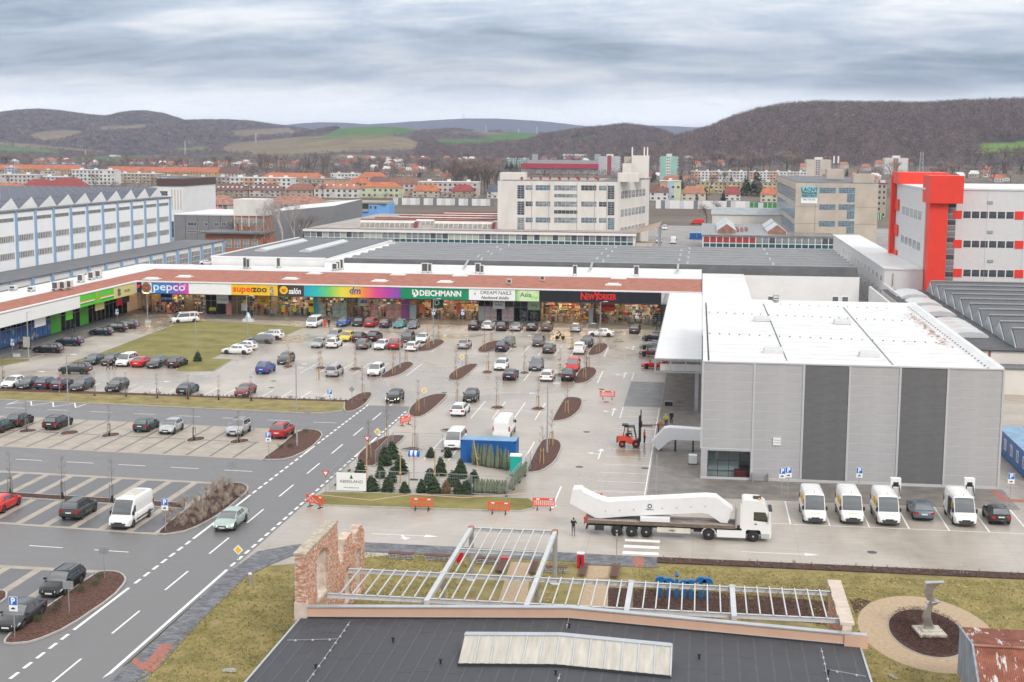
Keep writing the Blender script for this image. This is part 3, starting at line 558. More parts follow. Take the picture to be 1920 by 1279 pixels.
M_glb=mat('blue_grey_glass',(.10,.16,.20),.08,.3,.8,spec=.8,c2=(.20,.28,.33))
def clear_glass(name,tint=(.85,.9,.9),mixf=.16):
 m=bpy.data.materials.new(name);m.use_nodes=True;t=m.node_tree;t.nodes.remove(t.nodes['Principled BSDF'])
 a=N('ShaderNodeBsdfTransparent',t);a.inputs[0].default_value=(*tint,1);g=N('ShaderNodeBsdfGlossy',t);g.inputs['Roughness'].default_value=.02
 f=N('ShaderNodeFresnel',t);f.inputs[0].default_value=1.28;ad=MA('ADD',f.outputs[0],mixf*.05,tree=t)
 x=N('ShaderNodeMixShader',t);t.links.new(ad,x.inputs[0]);t.links.new(a.outputs[0],x.inputs[1]);t.links.new(g.outputs[0],x.inputs[2]);t.links.new(x.outputs[0],t.nodes['Material Output'].inputs[0]);MATS[name]=m;return m
M_clear=clear_glass('shop_glass')
def grad(name,stops,axis=0,rough=.45):
 m=bpy.data.materials.new(name);m.use_nodes=True;t=m.node_tree;b=t.nodes['Principled BSDF'];b.inputs['Roughness'].default_value=rough
 tcn=N('ShaderNodeTexCoord',t);sp=N('ShaderNodeSeparateXYZ',t);t.links.new(tcn.outputs['Generated'],sp.inputs[0]);rp=N('ShaderNodeValToRGB',t);t.links.new(sp.outputs[axis],rp.inputs[0])
 e=rp.color_ramp;e.elements[0].position,e.elements[0].color=stops[0][0],(*stops[0][1],1);e.elements[1].position,e.elements[1].color=stops[-1][0],(*stops[-1][1],1)
 for p,c in stops[1:-1]:el=e.elements.new(p);el.color=(*c,1)
 t.links.new(rp.outputs[0],b.inputs['Base Color']);MATS[name]=m;return m
def flat(name,c,rough=.45):return mat(name,c,rough)
def blotch(name,c,sc,c2):return mat(name,c,.35,.2,sc,c2=c2,det=3)
_wm={}
def window(parent,u,Y,z,wd,ht,nx=1,ny=1,fr=None,gl=None,face='-y',dep=.10,fw=.07,name='window',local=False,out=.03):
 """a framed window on a wall: face -y at depth Y (u = x) or face +x / -x at x = Y (u = y)"""
 fr,gl=fr or M_fr,gl or M_gl;key=(round(wd,2),round(ht,2),nx,ny,fr.name,gl.name,dep,fw)
 if key not in _wm:
  mb=MB();mb.quad((-wd/2+fw,-out*.3,fw),(wd/2-fw,-out*.3,fw),(wd/2-fw,-out*.3,ht-fw),(-wd/2+fw,-out*.3,ht-fw),1)
  mb.box(-wd/2,-out,0,wd/2,dep,fw);mb.box(-wd/2,-out,ht-fw,wd/2,dep,ht);mb.box(-wd/2,-out,fw,-wd/2+fw,dep,ht-fw);mb.box(wd/2-fw,-out,fw,wd/2,dep,ht-fw)
  for i in range(1,nx):x=-wd/2+wd*i/nx;mb.box(x-fw*.4,-out,fw,x+fw*.4,0,ht-fw)
  for i in range(1,ny):zz_=ht*i/ny;mb.box(-wd/2+fw,-out*.9,zz_-fw*.35,wd/2-fw,0,zz_+fw*.35)
  _wm[key]=mb.mesh('window',[fr,gl])
 loc,rz=((u,Y,z),0)if face=='-y' else((Y,u,z),R(90))if face=='+x' else((Y,u,z),R(-90))
 return link(name,_wm[key],parent,loc,rz,local)
_sm={}
def piece(name,parent,sx,sy,sz,loc,m,rz=0.0,label=None):
 """a plain slab-like piece (panel, pane, slat) with shared mesh; loc is its low corner"""
 key=(name,round(sx,3),round(sy,3),round(sz,3),m.name)
 if key not in _sm:_sm[key]=MB().box(0,0,0,sx,sy,sz).mesh(name,m)
 return link(name,_sm[key],parent,loc,rz,label=label)
 # the grey hall
HY,HT_,HB=146.0,12.3,207.0
hall=thing('retail_hall',(15,HY,0),'big windowless grey hall with two dark cladding bands and a flat white roof','building')
XC=[.6,5.85,10.85,15.45,20.45,25.15,30.55]
sh=MB();sh.box(.68,HY+.06,3.21,30.45,HB,11.8);sh.box(5.86,HY+.06,0,30.45,HB,3.209);sh.box(.68,HY+8,0,5.859,HB,3.209);sh.build('wall',mat('joint_grey',(.74,.74,.75),.5),hall)
for ci in range(6):
 x0,x1=XC[ci]+.11,XC[ci+1]-.11;dark=ci in(2,4)
 for r in range(12):
  if ci==0 and r<3:continue
  z0,z1=.28+r*1.0,.28+r*1.0+(.99 if dark else .972)
  piece('cladding_panel',hall,x1-x0,.02,z1-z0,(x0,HY+.044,z0),M_cladd if dark else M_clad)
  if dark:
   pass
tr=MB()
for i,x in enumerate(XC):tr.box(x-.1,HY-.035,3.2 if i==0 else .25,x+.1,HY+.1,HT_-.02)
tr.box(.6,HY-.02,0,30.55,HY+.09,.25);tr.box(.5,HY-.06,HT_-.06,30.62,HY+.2,HT_+.06)
tr.build('trim',M_trim,hall)
rib=MB()
for ci in(2,4):
 for k in range(60):rib.box(XC[ci]+.12,HY+.03,.3+k*.2,XC[ci+1]-.12,HY+.046,.33+k*.2)
rib.build('cladding_ribs',M_cladd,hall,kind='stuff')
rf=MB();rf.quad((.6,HY+.1,11.98),(30.5,HY+.1,11.98),(30.5,HB,11.9),(.6,HB,11.9));roof=rf.build('roof',M_roofw,hall)
pp=MB();pp.ext([(29.1,11.9),(30.05,12.5),(30.55,12.5),(30.55,11.5)],'y',HY+.15,HB+.5);pp.ext([(HB-.9,11.85),(HB-.1,12.45),(HB+.5,12.45),(HB+.5,11)],'x',.6,30.05);pp.build('parapet',M_roofw,roof)
fx=MB()
def fix_line(a,b,step):
 L=math.dist(a,b);n=int(L/step)
 for k in range(n):t=k/n;fx.lathe([(.1,0),(.1,.05),(.03,.09)],5,0,(lerp(a[0],b[0],t),lerp(a[1],b[1],t),11.98))
h12=lambda x,y:q('H',x,y,12.0)
for a,b,s_ in(((372,172),(386,460),.62),((652,182),(768,462),1.0),((1042,200),(1285,482),.95),((390,222),(1370,265),1.15),((390,325),(1545,372),1.15),((375,168),(1300,205),1.3)):fix_line(h12(*a),h12(*b),s_)
fx.build('roof_fixings',M_dark,roof,kind='stuff')
fx=MB()
for k in range(34):fx.lathe([(.1,0),(.1,.05),(.03,.09)],5,0,(29.35,148+1.75*k,12.1))
fx.build('roof_fixings',M_dark,roof,kind='stuff')
M_dome=mat('opal_dome',(.55,.57,.57),.3,.04,2)
for x,y in((645,262),(1035,276),(700,418),(1165,437)):
 a=h12(x,y);mb=MB().box(-1.05,-.75,0,1.05,.75,.4);mb.ext([(-.65,.401),(-.5,.6),(.5,.6),(.65,.401)],'x',-.95,.95,1);mb.build('roof_light',[M_lg,M_dome],roof)
 o=roof_l=col.objects[-1];o.location=(a[0],a[1],11.97)
se=MB();rg=random.Random(4)
for _ in range(420):
 t=rg.random();a=h12(lerp(1375,1560,t**1.3)+rg.gauss(0,16),lerp(232,385,t**1.3)+rg.gauss(0,9));s_=rg.uniform(.04,.16);an=rg.random()*6.3
 if a[0]>28.9:continue
 se.add([(a[0]+s_*math.cos(an+k*1.57)*(1 if k%2 else 1.8),a[1]+s_*math.sin(an+k*1.57),11.995+rg.random()*.04)for k in range(4)],[(0,1,2,3)])
se.build('leaf_litter',mat('rust_leaves',(.36,.13,.07),.9,.3,2),roof,kind='stuff')
seam=MB()
for k in range(18):y_=HY+3+k*3.3;seam.box(.7,y_,11.98,29.2,y_+.07,11.995)
seam.build('membrane_seams',mat('membrane_seam',(.70,.70,.69),.5),roof,kind='stuff')
for x0,x1 in((11.2,15.2),(20.8,24.9)):
 r_=MB();r_.bar((x0,HY+.25,12.2),(x1,HY+.25,12.2),.12,.1)
 for i in range(3):x=lerp(x0+.1,x1-.1,i/2);r_.bar((x,HY+.25,11.95),(x,HY+.25,12.75),.04,.04)
 r_.build('snow_rail',M_wh,roof)
lv=MB();a=onY(*[1180+698/2.5946,500+868/2.5946],HY);b=onY(*[1180+738/2.5946,500+830/2.5946],HY)
for k in range(3):lv.box(a[0],HY-.09,lerp(a[1],b[1],k/3),b[0],HY,lerp(a[1],b[1],(k+.8)/3))
lv.build('louvre_vent',M_wh,hall)
st=MB();st.box(.62,HY,0,1.28,HY+.3,3.2);st.box(.62,HY+.301,0,.80,HY+5,3.2);st.box(1.28,HY,3.0,5.75,HY+.2,3.2);st.box(5.68,HY,0,5.84,HY+.2,3.0);st.build('entrance_surround',M_clad,hall)
for k in range(4):
 for zz_,h_ in((.05,.82),(.9,1.06),(2.0,.98)):
  x0=1.3+k*1.095;piece('pane',hall,1.05,.02,h_,(x0+.02,HY+.12,zz_),M_clear)
mu=MB()
for k in range(5):mu.box(1.28+k*1.095-.03,HY+.08,0,1.28+k*1.095+.03,HY+.2,3.0)
for zz_ in(.0,.87,1.96,2.97):mu.box(1.3,HY+.07,zz_,5.68,HY+.19,zz_+.05)
mu.build('mullions',M_dark,hall)
it=MB();it.box(.9,HY+7,0,8,HY+7.1,3.2,0);it.box(.9,HY+.25,.0,8,HY+7,.04,2);it.box(.9,HY+.25,3.05,8,HY+7,3.1,0);it.ext([(HY+1.6,.3),(HY+2.0,.3),(HY+5,2.2),(HY+4.6,2.2)],'x',1.4,4.6,1);it.box(1.3,HY+1.2,.04,5.2,HY+2.6,.5,1);it.box(4.1,HY+.7,.04,5.4,HY+1.7,.8,3);it.box(3,HY+5,.04,4.3,HY+6,1.6,1);it.box(2.1,HY+3.4,.04,2.5,HY+3.8,3.0,1)
it.build('interior',[M_lg,M_wh,M_walk,mat('red_crate',(.42,.03,.03),.5)],hall)
gr=MB()
for k in range(9):gr.box(6.0+k*.17,HY-.5,.05,6.04+k*.17,HY-.46,.75)
gr.box(5.95,HY-.52,.75,7.55,HY-.44,.8);gr.box(5.9,HY-.55,0,6,HY,.85);gr.box(7.5,HY-.55,0,7.6,HY,.85);gr.build('basement_grating',M_steel,hall)
ld=MB();a=h12(705,165)
for sx in(-.35,.35):ld.tube((a[0]+sx,HB-.2,11),(a[0]+sx,HB-.2,13.4),.04)
for k in range(6):ld.tube((a[0]-.35,HB-.2,11.4+k*.35),(a[0]+.35,HB-.2,11.4+k*.35),.03)
for k in range(3):ld.lathe([(.5,0),(.5,.05),(.46,.05),(.46,0)],10,0,(a[0],HB-.1,12.3+k*.4))
ld.build('roof_ladder',M_steel,hall)
can=thing('canopy',(-2.5,220,0),'white flat canopy with an open steel edge frame beside the grey hall','canopy')
MB().box(-5.45,183,6.95,.55,267.8,7.12).build('canopy_roof',M_roofw,can)
MB().box(-5.3,183.2,6.7,.5,267.5,6.92).build('soffit',M_lg,can)
fm=MB()
for z in(7.0,5.35):fm.bar((-5.5,182.9,z),(.55,182.9,z),.16,.16);fm.bar((-5.5,182.9,z),(-5.5,267,z),.16,.16)
for i in range(4):fm.bar((-5.4+i*1.95,182.9,5.3),(-5.4+i*1.95,182.9,7.05),.14,.14)
for i in range(22):fm.bar((-5.5,184+i*3.95,5.3),(-5.5,184+i*3.95,7.0),.12,.12)
fm.build('edge_frame',M_steel,can)
fz=MB();fz.box(-4.8,183.6,5.4,.5,183.75,6.3);fz.build('inner_beam',M_lg,can)
_lamp=MB().bar((0,0,0),(0,-.55,.12),.05,.05).box(-.07,-.75,.05,.07,-.5,.13).mesh('sign_lamp',M_dark)
_lampw=MB().bar((0,0,0),(0,-.55,.12),.06,.06).box(-.09,-.75,.05,.09,-.5,.15).mesh('sign_lamp',M_wh)
for i in range(40):link('sign_lamp',_lamp,can,(-5.6,184+i*2.08,7.08),R(-90))
for i in range(3):MB().box(-.25,184.5+i*26,.02,.2,184.95+i*26,6.7).build('column',M_steel,can)
# shop building
FY,GY=270.0,275.5
shop=thing('shop_building',(-55,FY,0),'long single storey shop row with bright sign boards and a brown gravel roof','building')
bx=MB();bx.box(-124,283,0,.5,312,6.6);bx.box(-111.3,GY+.3,4.05,.5,283,6.6);bx.build('wall',M_lg,shop)
SR=MB().box(-111.4,FY+.3,6.62,.45,300,6.86).build('roof',M_roofb,shop)
MB().box(-122,300.01,6.7,.45,312,6.95).build('roof_border',M_roofw,SR)
MB().box(-111.7,FY-.12,6.8,.5,FY+.45,7.14).build('coping',M_wh,SR)
MB().box(-84,311.2,6.95,.45,311.5,8.0).build('upstand',M_ww,SR)
MB().box(-110.9,FY+.1,4.78,.4,GY-.01,4.9).build('soffit',M_cladd,shop)
MB().box(-111.2,FY-.02,4.7,.4,FY+.1,6.82).build('fascia',M_lg,shop)
MB().box(-111.0,GY,3.95,.4,GY+.28,4.78).build('wall_band',mat('mid_grey_band',(.19,.19,.2),.5),shop)
def fx_(px,py=547):return onY(px,py,FY)[0]
def gx_(px):return onY(px,590,GY)[0]
Zc=5.83
M_tw,M_tk=flat('sign_white',(.85,.85,.85)),flat('sign_black',(.012,.012,.014))
def board(x0,x1,m,z0=4.74,z1=6.9,y=FY-.12,t=.09,par=None,label=None):return MB().box(x0,y,z0,x1,y+t,z1).build('sign_board',m,par or shop,label=label)
b_=board(fx_(252.5),fx_(266.2),flat('board_black',(.02,.018,.02)),label='black board with a pink heart')
hr=MB();ht=[(0.55*math.sin(t_)**3,.5*(.8*math.cos(t_)-.32*math.cos(2*t_)-.13*math.cos(3*t_)))for t_ in[k*math.pi/12 for k in range(24)]]
hx=fx_(259);hr.ext([(hx+a,Zc+.25+b)for a,b in ht],'y',FY-.16,FY-.1);hr.build('heart',flat('heart_pink',(.75,.05,.10)),b_)
b_=board(fx_(266.4),fx_(284.8),M_tw,label='white board with a round brown emblem');cx_=fx_(275)
for r_,m_,k in((.98,(.16,.05,.03),0),(.8,(.45,.22,.10),1),(.68,(.20,.06,.035),2)):MB().ext([(cx_+r_*math.cos(t_),Zc+r_*math.sin(t_))for t_ in[i*math.pi/10 for i in range(20)]],'y',FY-.15-k*.01,FY-.12).build('emblem',flat('emblem_%d'%k,m_),b_)
sp_=MB()
for k in range(4):t_=k*math.pi/4;sp_.bar((cx_-.6*math.cos(t_),FY-.175,Zc-.6*math.sin(t_)),(cx_+.6*math.cos(t_),FY-.175,Zc+.6*math.sin(t_)),.02,.1)
sp_.build('emblem',flat('emblem_1',(0,0,0)),b_)
b_=board(fx_(285),fx_(354),grad('board_blue_pink',[(0,(.01,.28,.62)),(.45,(.06,.20,.60)),(.72,(.30,.10,.50)),(1,(.75,.06,.42))]),label='blue to pink board')
text('pepco',2.25,M_tw,(fx_(318),FY-.13,Zc+.18),b_,sx=1.22,bold=.02);text('®',.7,M_tw,(fx_(347),FY-.13,Zc+.5),b_)
ac=MB();ac.bar((fx_(337.5),FY-.14,Zc+.72),(fx_(339),FY-.14,Zc+1.0),.04,.12);ac.build('lettering',M_tw,b_)
board(fx_(354.3),fx_(434),M_tw,label='blank pale board')
b_=board(fx_(434.3),fx_(521),flat('board_yellow',(.86,.52,.015)),label='yellow board')
text('super',1.75,flat('letter_orange',(.78,.08,.01)),(fx_(457),FY-.13,Zc+.1),b_,sx=1.1,bold=.045);text('zoo',1.75,flat('letter_brown',(.06,.03,.02)),(fx_(487.5),FY-.13,Zc+.1),b_,sx=1.1,bold=.045)
dg=MB();x_=fx_(510);dg.ext([(x_-.35,4.8),(x_+.42,4.8),(x_+.35,5.6),(x_+.45,6.1),(x_+.2,6.6),(x_-.2,6.65),(x_-.42,6.1),(x_-.3,5.6)],'y',FY-.15,FY-.1,0);dg.build('animal_emblem',blotch('emblem_fur',(.10,.06,.04),3,(.7,.62,.5)),b_)
b_=board(fx_(521.3),fx_(570),flat('board_brown',(.055,.045,.042)),label='dark brown board')
text('salón',1.6,M_tw,(fx_(553),FY-.13,Zc-.15),b_,sx=.74,bold=.045,shear=.12)
x_=fx_(532.5);MB().ext([(x_+.85*math.cos(t_),Zc+.05+.8*math.sin(t_))for t_ in[i*math.pi/10 for i in range(20)]],'y',FY-.15,FY-.1).build('emblem',flat('board_yellow',(1,1,1)),b_)
text('super',.42,MATS['letter_orange'],(x_,FY-.16,Zc+.22),b_,bold=.02);text('zoo',.42,MATS['letter_brown'],(x_,FY-.16,Zc-.12),b_,bold=.02)
b_=board(fx_(570.3),fx_(751.5),grad('board_rainbow',[(0,(.02,.36,.55)),(.14,(.03,.50,.45)),(.27,(.18,.60,.14)),(.40,(.78,.70,.06)),(.53,(.90,.55,.05)),(.62,(.85,.25,.06)),(.74,(.72,.08,.25)),(.87,(.45,.06,.38)),(1,(.20,.08,.42))]),label='rainbow board')
text('dm',1.75,flat('letter_blue',(.02,.05,.35)),(fx_(665.5),FY-.13,Zc+.22),b_,bold=.04,shear=.15,sx=1.05)
sw=MB();x_=fx_(666);sw.ext([(x_-1.0,Zc-.62),(x_+1.2,Zc-.42),(x_+1.25,Zc-.22),(x_+.9,Zc-.42),(x_-.9,Zc-.5)],'y',FY-.15,FY-.1);sw.build('swoosh',flat('letter_orange',(0,0,0)),b_)
b_=board(fx_(751.8),fx_(879),flat('board_green',(.005,.25,.11)),label='green board')
text('DEICHMANN',1.5,M_tw,(fx_(826),FY-.13,Zc),b_,sx=.93,bold=.05)
x_=fx_(779);MB().ext([(x_-.35,Zc-.75),(x_+.05,Zc-.75),(x_+.62,Zc-.25),(x_+.62,Zc+.35),(x_+.2,Zc+.75),(x_-.1,Zc+.75),(x_-.05,Zc+.5),(x_+.25,Zc+.2),(x_+.25,Zc-.15),(x_-.02,Zc-.4),(x_-.02,Zc+.2),(x_-.35,Zc+.1)],'y',FY-.15,FY-.1).build('letter_emblem',M_tw,b_);MB().box(x_-.6,FY-.15,Zc-.3,x_-.38,FY-.1,Zc+.75).build('letter_emblem',M_tw,b_)
b_=board(fx_(879.3),fx_(966),M_tw,label='white board with grey lettering')
M_lgr=flat('letter_grey',(.10,.10,.11));text('DREAM NAILS',1.0,M_lgr,(fx_(930),FY-.13,Zc+.38),b_,sx=.98);text('Nechtové štúdio',.8,M_lgr,(fx_(928),FY-.13,Zc-.58),b_,shear=.3,sx=1.0,bold=.015)
fl=MB();x_=fx_(893)
for k in range(3):fl.bar((x_-.1,FY-.14,Zc+.1),(x_+.35*math.cos(2.4+k*.5),FY-.14,Zc+.1+.35*math.sin(2.4+k*.5)),.02,.09)
fl.build('flower_emblem',M_lgr,b_)
b_=board(fx_(966.3),fx_(1011),grad('board_pale_green',[(0,(.20,.50,.12)),(.25,(.68,.80,.52)),(1,(.55,.75,.38))]),label='pale green board')
text('Asia',1.3,flat('letter_green',(.03,.22,.06)),(fx_(986),FY-.13,Zc+.12),b_,bold=.01);text('Shop',.75,flat('letter_lime',(.25,.55,.12)),(fx_(1002),FY-.13,Zc-.3),b_,shear=.3)
b_=board(fx_(1011.3),fx_(1240),flat('board_coal',(.014,.014,.018)),label='black board with red letters')
M_lr=flat('letter_red',(.75,.02,.015));text('N',1.9,M_lr,(fx_(1094.5),FY-.13,Zc+.05),b_,bold=.05,sx=.85);text('EW',1.5,M_lr,(fx_(1107),FY-.13,Zc-.02),b_,bold=.05,sx=.75);text('Y',2.3,M_lr,(fx_(1119.5),FY-.13,Zc+.12),b_,bold=.05,sx=.85);text('ORKER',1.5,M_lr,(fx_(1138.5),FY-.13,Zc-.02),b_,bold=.05,sx=.72)
for i in range(52):link('sign_lamp',_lampw,shop,(fx_(272)+i*1.98,FY-.12,7.0),0)
def hang(p0,p1,q0,q1,m,label):a,b=onY(p0,q1,GY-1),onY(p1,q0,GY-1);return MB().box(a[0],GY-1.0,a[1],b[0],GY-.9,b[1]).build('hanging_sign',m,shop,label=label),(a[0]+b[0])/2,(a[1]+b[1])/2
h_,x_,z_=hang(302,322,552,566,flat('board_navy',(.01,.06,.30)),'navy hanging sign');text('pepco',.85,M_tw,(x_,GY-1.02,z_),h_,bold=.01)
h_,x_,z_=hang(406,428,552,569,flat('board_cream',(.75,.74,.70)),'cream hanging sign');text('Corvado',.55,M_lgr,(x_,GY-1.02,z_-.15),h_,shear=.2)
h_,x_,z_=hang(483,505,554,570.5,flat('board_gold',(.62,.40,.02)),'mustard hanging sign');text('super',.55,MATS['letter_orange'],(x_,GY-1.02,z_+.32),h_,bold=.02);text('zoo',.55,MATS['letter_brown'],(x_,GY-1.02,z_-.25),h_,bold=.02)
h_,x_,z_=hang(671,692.5,557.5,574,grad('board_rainbow2',[(0,(.30,.55,.60)),(.4,(.75,.7,.5)),(1,(.80,.30,.15))]),'small rainbow hanging sign');text('dm',1.1,MATS['letter_blue'],(x_,GY-1.02,z_+.05),h_,bold=.03,shear=.15)
h_,x_,z_=hang(808,831,559,577,flat('board_deep_green',(.004,.13,.055)),'deep green hanging sign');text('D',1.5,M_tw,(x_,GY-1.02,z_),h_,bold=.03)
h_,x_,z_=hang(924,947,562,579,M_tw,'white hanging sign');text('DREAM',.6,M_lgr,(x_,GY-1.02,z_+.45),h_);text('NAILS',.6,M_lgr,(x_,GY-1.02,z_-.1),h_)
h_,x_,z_=hang(990,1012.5,564,581,flat('board_mint',(.45,.62,.38)),'mint hanging sign');text('Asia',.8,MATS['letter_green'],(x_,GY-1.02,z_),h_)
h_,x_,z_=hang(1128,1153,565,583,flat('board_scarlet',(.72,.045,.02)),'scarlet hanging sign');text('NEWYORKER',.42,M_tk,(x_,GY-1.02,z_),h_,bold=.02)
SEC=[(259,285,'warm'),(285,340,'warm'),(340,385,'goods'),(385,407,'grey'),(407,424,'dark'),(424,434,'rose'),(434,455,'grey'),(455,480,'goods'),(480,505,'warm'),(505,588,'goods'),(588,597,'teal'),(597,650,'mural'),(650,672,'grey'),(672,695,'warm'),(695,752,'mixed'),(752,768,'plum'),(768,780,'frost'),(780,842,'warm'),(842,897,'warm'),(897,908,'frost'),(908,931,'pinks'),(931,941,'dark'),(941,963,'pinks'),(963,1015,'grey'),(1015,1104,'warm'),(1104,1112,'frost'),(1112,1127,'warm'),(1127,1156,'warm'),(1156,1236,'goods')]
PAN={'rose':flat('poster_rose',(.75,.28,.24)),'teal':grad('mural_teal',[(0,(.03,.30,.36)),(1,(.10,.42,.40))]),'plum':grad('mural_plum',[(0,(.55,.10,.25)),(1,(.22,.10,.35))]),'frost':mat('frosted_glass',(.50,.55,.53),.3),'pinks':blotch('poster_pink',(.62,.33,.34),2.5,(.80,.70,.66)),'mural':blotch('mural_goods',(.10,.38,.36),1.1,(.70,.60,.42)),'mixed':blotch('mural_goods_pink',(.62,.14,.30),.9,(.80,.55,.30))}
mul=MB()
for a,b,k in SEC:
 x0,x1=gx_(a),gx_(b);n=max(1,round((x1-x0)/1.5));d=(x1-x0)/n
 for i in range(n):
  m_=PAN.get(k,M_clear)
  if k in('mural','mixed')and i%3==1:m_=M_clear
  piece('pane',shop,d-.09,.03,2.72,(x0+i*d+.045,GY+.1,.12),m_);piece('pane',shop,d-.09,.03,.92,(x0+i*d+.045,GY+.1,2.96),PAN[k]if k in('teal','plum')else M_clear)
  mul.box(x0+i*d-.045,GY+.05,.02,x0+i*d+.045,GY+.17,3.95)
 mul.box(x0,GY+.06,2.85,x1,GY+.16,2.95);mul.box(x0,GY+.06,.02,x1,GY+.18,.11)
mul.build('mullions',mat('frame_alu',(.33,.34,.34),.4,metal=.4),shop)
inn=MB();inn.box(-110.8,282.6,0,.4,282.9,4.05,0);inn.box(-110.8,GY+.4,0,.4,282.6,.03,1);inn.box(-110.8,GY+.4,3.98,.4,282.6,4.04,0)
for px in(283,345,386,434,507,590,651,768,842,897,963,1013,1108,1156):x_=gx_(px);inn.box(x_-.06,GY+.3,.03,x_+.06,282.6,3.98,0)
inn.build('interior',[mat('interior_wall',(.26,.19,.13),.8),mat('interior_floor',(.16,.13,.10),.4)],shop)
lt=MB();M_lamp=mat('warm_lamp',(1,.62,.30),.5,emit=30.0);M_lampn=mat('neutral_lamp',(1,.74,.46),.5,emit=20.0)
for a,b,k in SEC:
 if k in('warm','goods','mural','mixed'):
  x0,x1=gx_(a)+.6,gx_(b)-.6
  for yy in(277.2,279.6):lt.box(x0,yy,3.9,x1,yy+.28,3.96,0 if k=='warm' else 1)
lt.build('ceiling_lights',[M_lamp,M_lampn],shop)
GC=[(.5,.06,.04),(.62,.45,.1),(.05,.05,.06),(.08,.16,.34),(.7,.66,.58),(.32,.16,.08),(.55,.28,.06),(.12,.3,.14),(.6,.3,.35),(.75,.75,.72)]
gd=MB();rg=random.Random(12)
for a,b,k in SEC:
 if k in('dark','frost','rose','teal','plum'):continue
 x=gx_(a)+.3
 while x<gx_(b)-.8:
  wd=rg.uniform(.7,1.5);y0=rg.choice([277.0,278.2,279.8,281.8]);hh=rg.uniform(1.2,2.4);lv_=int(hh/.42)
  gd.box(x,y0+.28,.03,x+wd,y0+.36,hh,4)
  for l_ in range(lv_):
   xx=x
   while xx<x+wd-.1:
    w_=rg.uniform(.12,.4);gd.box(xx,y0,.1+l_*.42,min(xx+w_,x+wd),y0+.26,.1+l_*.42+rg.uniform(.2,.38),rg.randrange(10));xx+=w_+.03
  x+=wd+rg.uniform(.1,.7)
for a,b,k in SEC:
 if k in('dark','frost','rose','teal','plum','grey','pinks'):continue
 x=gx_(a)+.1
 while x<gx_(b)-.3:
  w_=rg.uniform(.25,.7)
  for l_ in range(6):gd.box(x,281.6,.1+l_*.55,x+w_-.04,282.3,.1+l_*.55+rg.uniform(.25,.5),rg.randrange(10))
  x+=w_
 for j in range(int((gx_(b)-gx_(a))*1.3)):
  x=rg.uniform(gx_(a)+.2,gx_(b)-.6);y_=rg.uniform(276.3,277.2);h_=rg.uniform(.7,1.7);gd.box(x,y_,rg.uniform(.05,.4),x+rg.uniform(.25,.5),y_+.3,h_,rg.choice((2,2,4,5,0,8,9,3)))
gd.build('shop_goods',[mat('goods_%d'%i,c,.5)for i,c in enumerate(GC)],shop,kind='stuff')
def poster(c,xs,y0,y1,m,n='poster'):
 for x0,x1 in xs:
  a,b=onY(RG[c][0]+x0/4,RG[c][1]+y1/4,GY-.02),onY(RG[c][0]+x1/4,RG[c][1]+y0/4,GY-.02);MB().box(a[0],GY+.03,a[1],b[0],GY+.06,b[1]).build(n,m,shop)
M_yel=flat('poster_yellow',(.80,.68,.02));poster('B',[(510,538),(595,622),(715,750)],300,340,M_yel);poster('B',[(210,248)],275,330,flat('poster_white',(.8,.79,.76)));poster('B',[(225,246),(720,750)],250,275,M_yel)
poster('B',[(1545,1580),(1825,1860)],280,350,flat('poster_orange',(.80,.16,.03)));poster('B',[(298,300)],280,350,M_yel)
M_ac=mat('unit_casing',(.66,.65,.60),.5,.06,2);M_fan=mat('fan_grille',(.09,.095,.10),.5)
def ac_unit(x,y,z,w_,d_,h_,label,group,tall=False,face=1):
 t=thing('air_conditioner',(x,y,z),label,'air conditioner',group)
 mb=MB().box(-w_/2,-d_/2,.35,w_/2,d_/2,.35+h_);mb.build('casing',M_ac,t,local=True)if False else link('casing',mb.mesh('casing',M_ac),t,local=True)
 for sx in(-1,1):link('stand',MB().box(sx*w_*.4-.04,-d_/2-.15,0,sx*w_*.4+.04,d_/2+.15,.35).mesh('stand',M_steel),t,local=True)
 link('grille',MB().box(-w_*.38,-d_/2-.02,.45,w_*.38,-d_/2+.01,.25+h_).mesh('grille',M_fan),t,local=True);return t
GA='air conditioning units along the shop roof'
for i,(px,py,w_,h_,lb)in enumerate([(955,533,.9,.8,'small square air conditioner alone on the brown roof above the black sign'),(1017,527,.9,.8,'small square air conditioner on the brown roof above the black sign board, farther back'),(797,511,1.5,1.8,'tall air conditioner on the white roof edge behind the rainbow sign'),(806,511,.9,1.7,'narrow air conditioner beside the tall one behind the rainbow sign'),(896,512,1.2,1.9,'tall air conditioner on the white roof edge behind the white and green signs'),(904,513,.8,1.6,'dark fronted air conditioner paired with the tall one behind the white sign'),(1078,516,.9,1.9,'slim air conditioner on the white roof edge behind the pale green sign'),(1193,517,1.1,1.9,'slim air conditioner on the white roof edge behind the black sign'),(460,503,.8,2.2,'tall thin air conditioner in the cluster behind the yellow sign'),(466,504,.8,2.0,'air conditioner in the cluster behind the yellow sign, second in line'),(523,502,.9,2.0,'air conditioner standing behind the brown sign on the white roof'),(628,507,1.2,1.3,'low air conditioner behind the rainbow sign, first of a cluster'),(634,506,.9,1.6,'air conditioner in the middle of the cluster behind the rainbow sign'),(641,505,.8,2.0,'tallest air conditioner of the cluster behind the rainbow sign')]):
 x,y=G(px,py,7.0);ac_unit(x,min(y,309),6.9,w_,.8,h_,lb,GA)
M_skyl=mat('flat_rooflight',(.72,.73,.72),.4,.05)
for i,(px,py)in enumerate([(747,515),(712,527),(863,517),(835,529),(1160,522),(1150,534),(545,523),(590,513),(285,523),(346,519)]):
 x,y=G(px,py,6.9);mb=MB().box(x-1.6,y-1.4,6.862,x+1.6,y+1.4,6.95,0);mb.box(x-1.1,y-.9,6.95,x+1.1,y+.9,7.2,1);mb.build('roof_light',[M_roofw,M_skyl],SR)
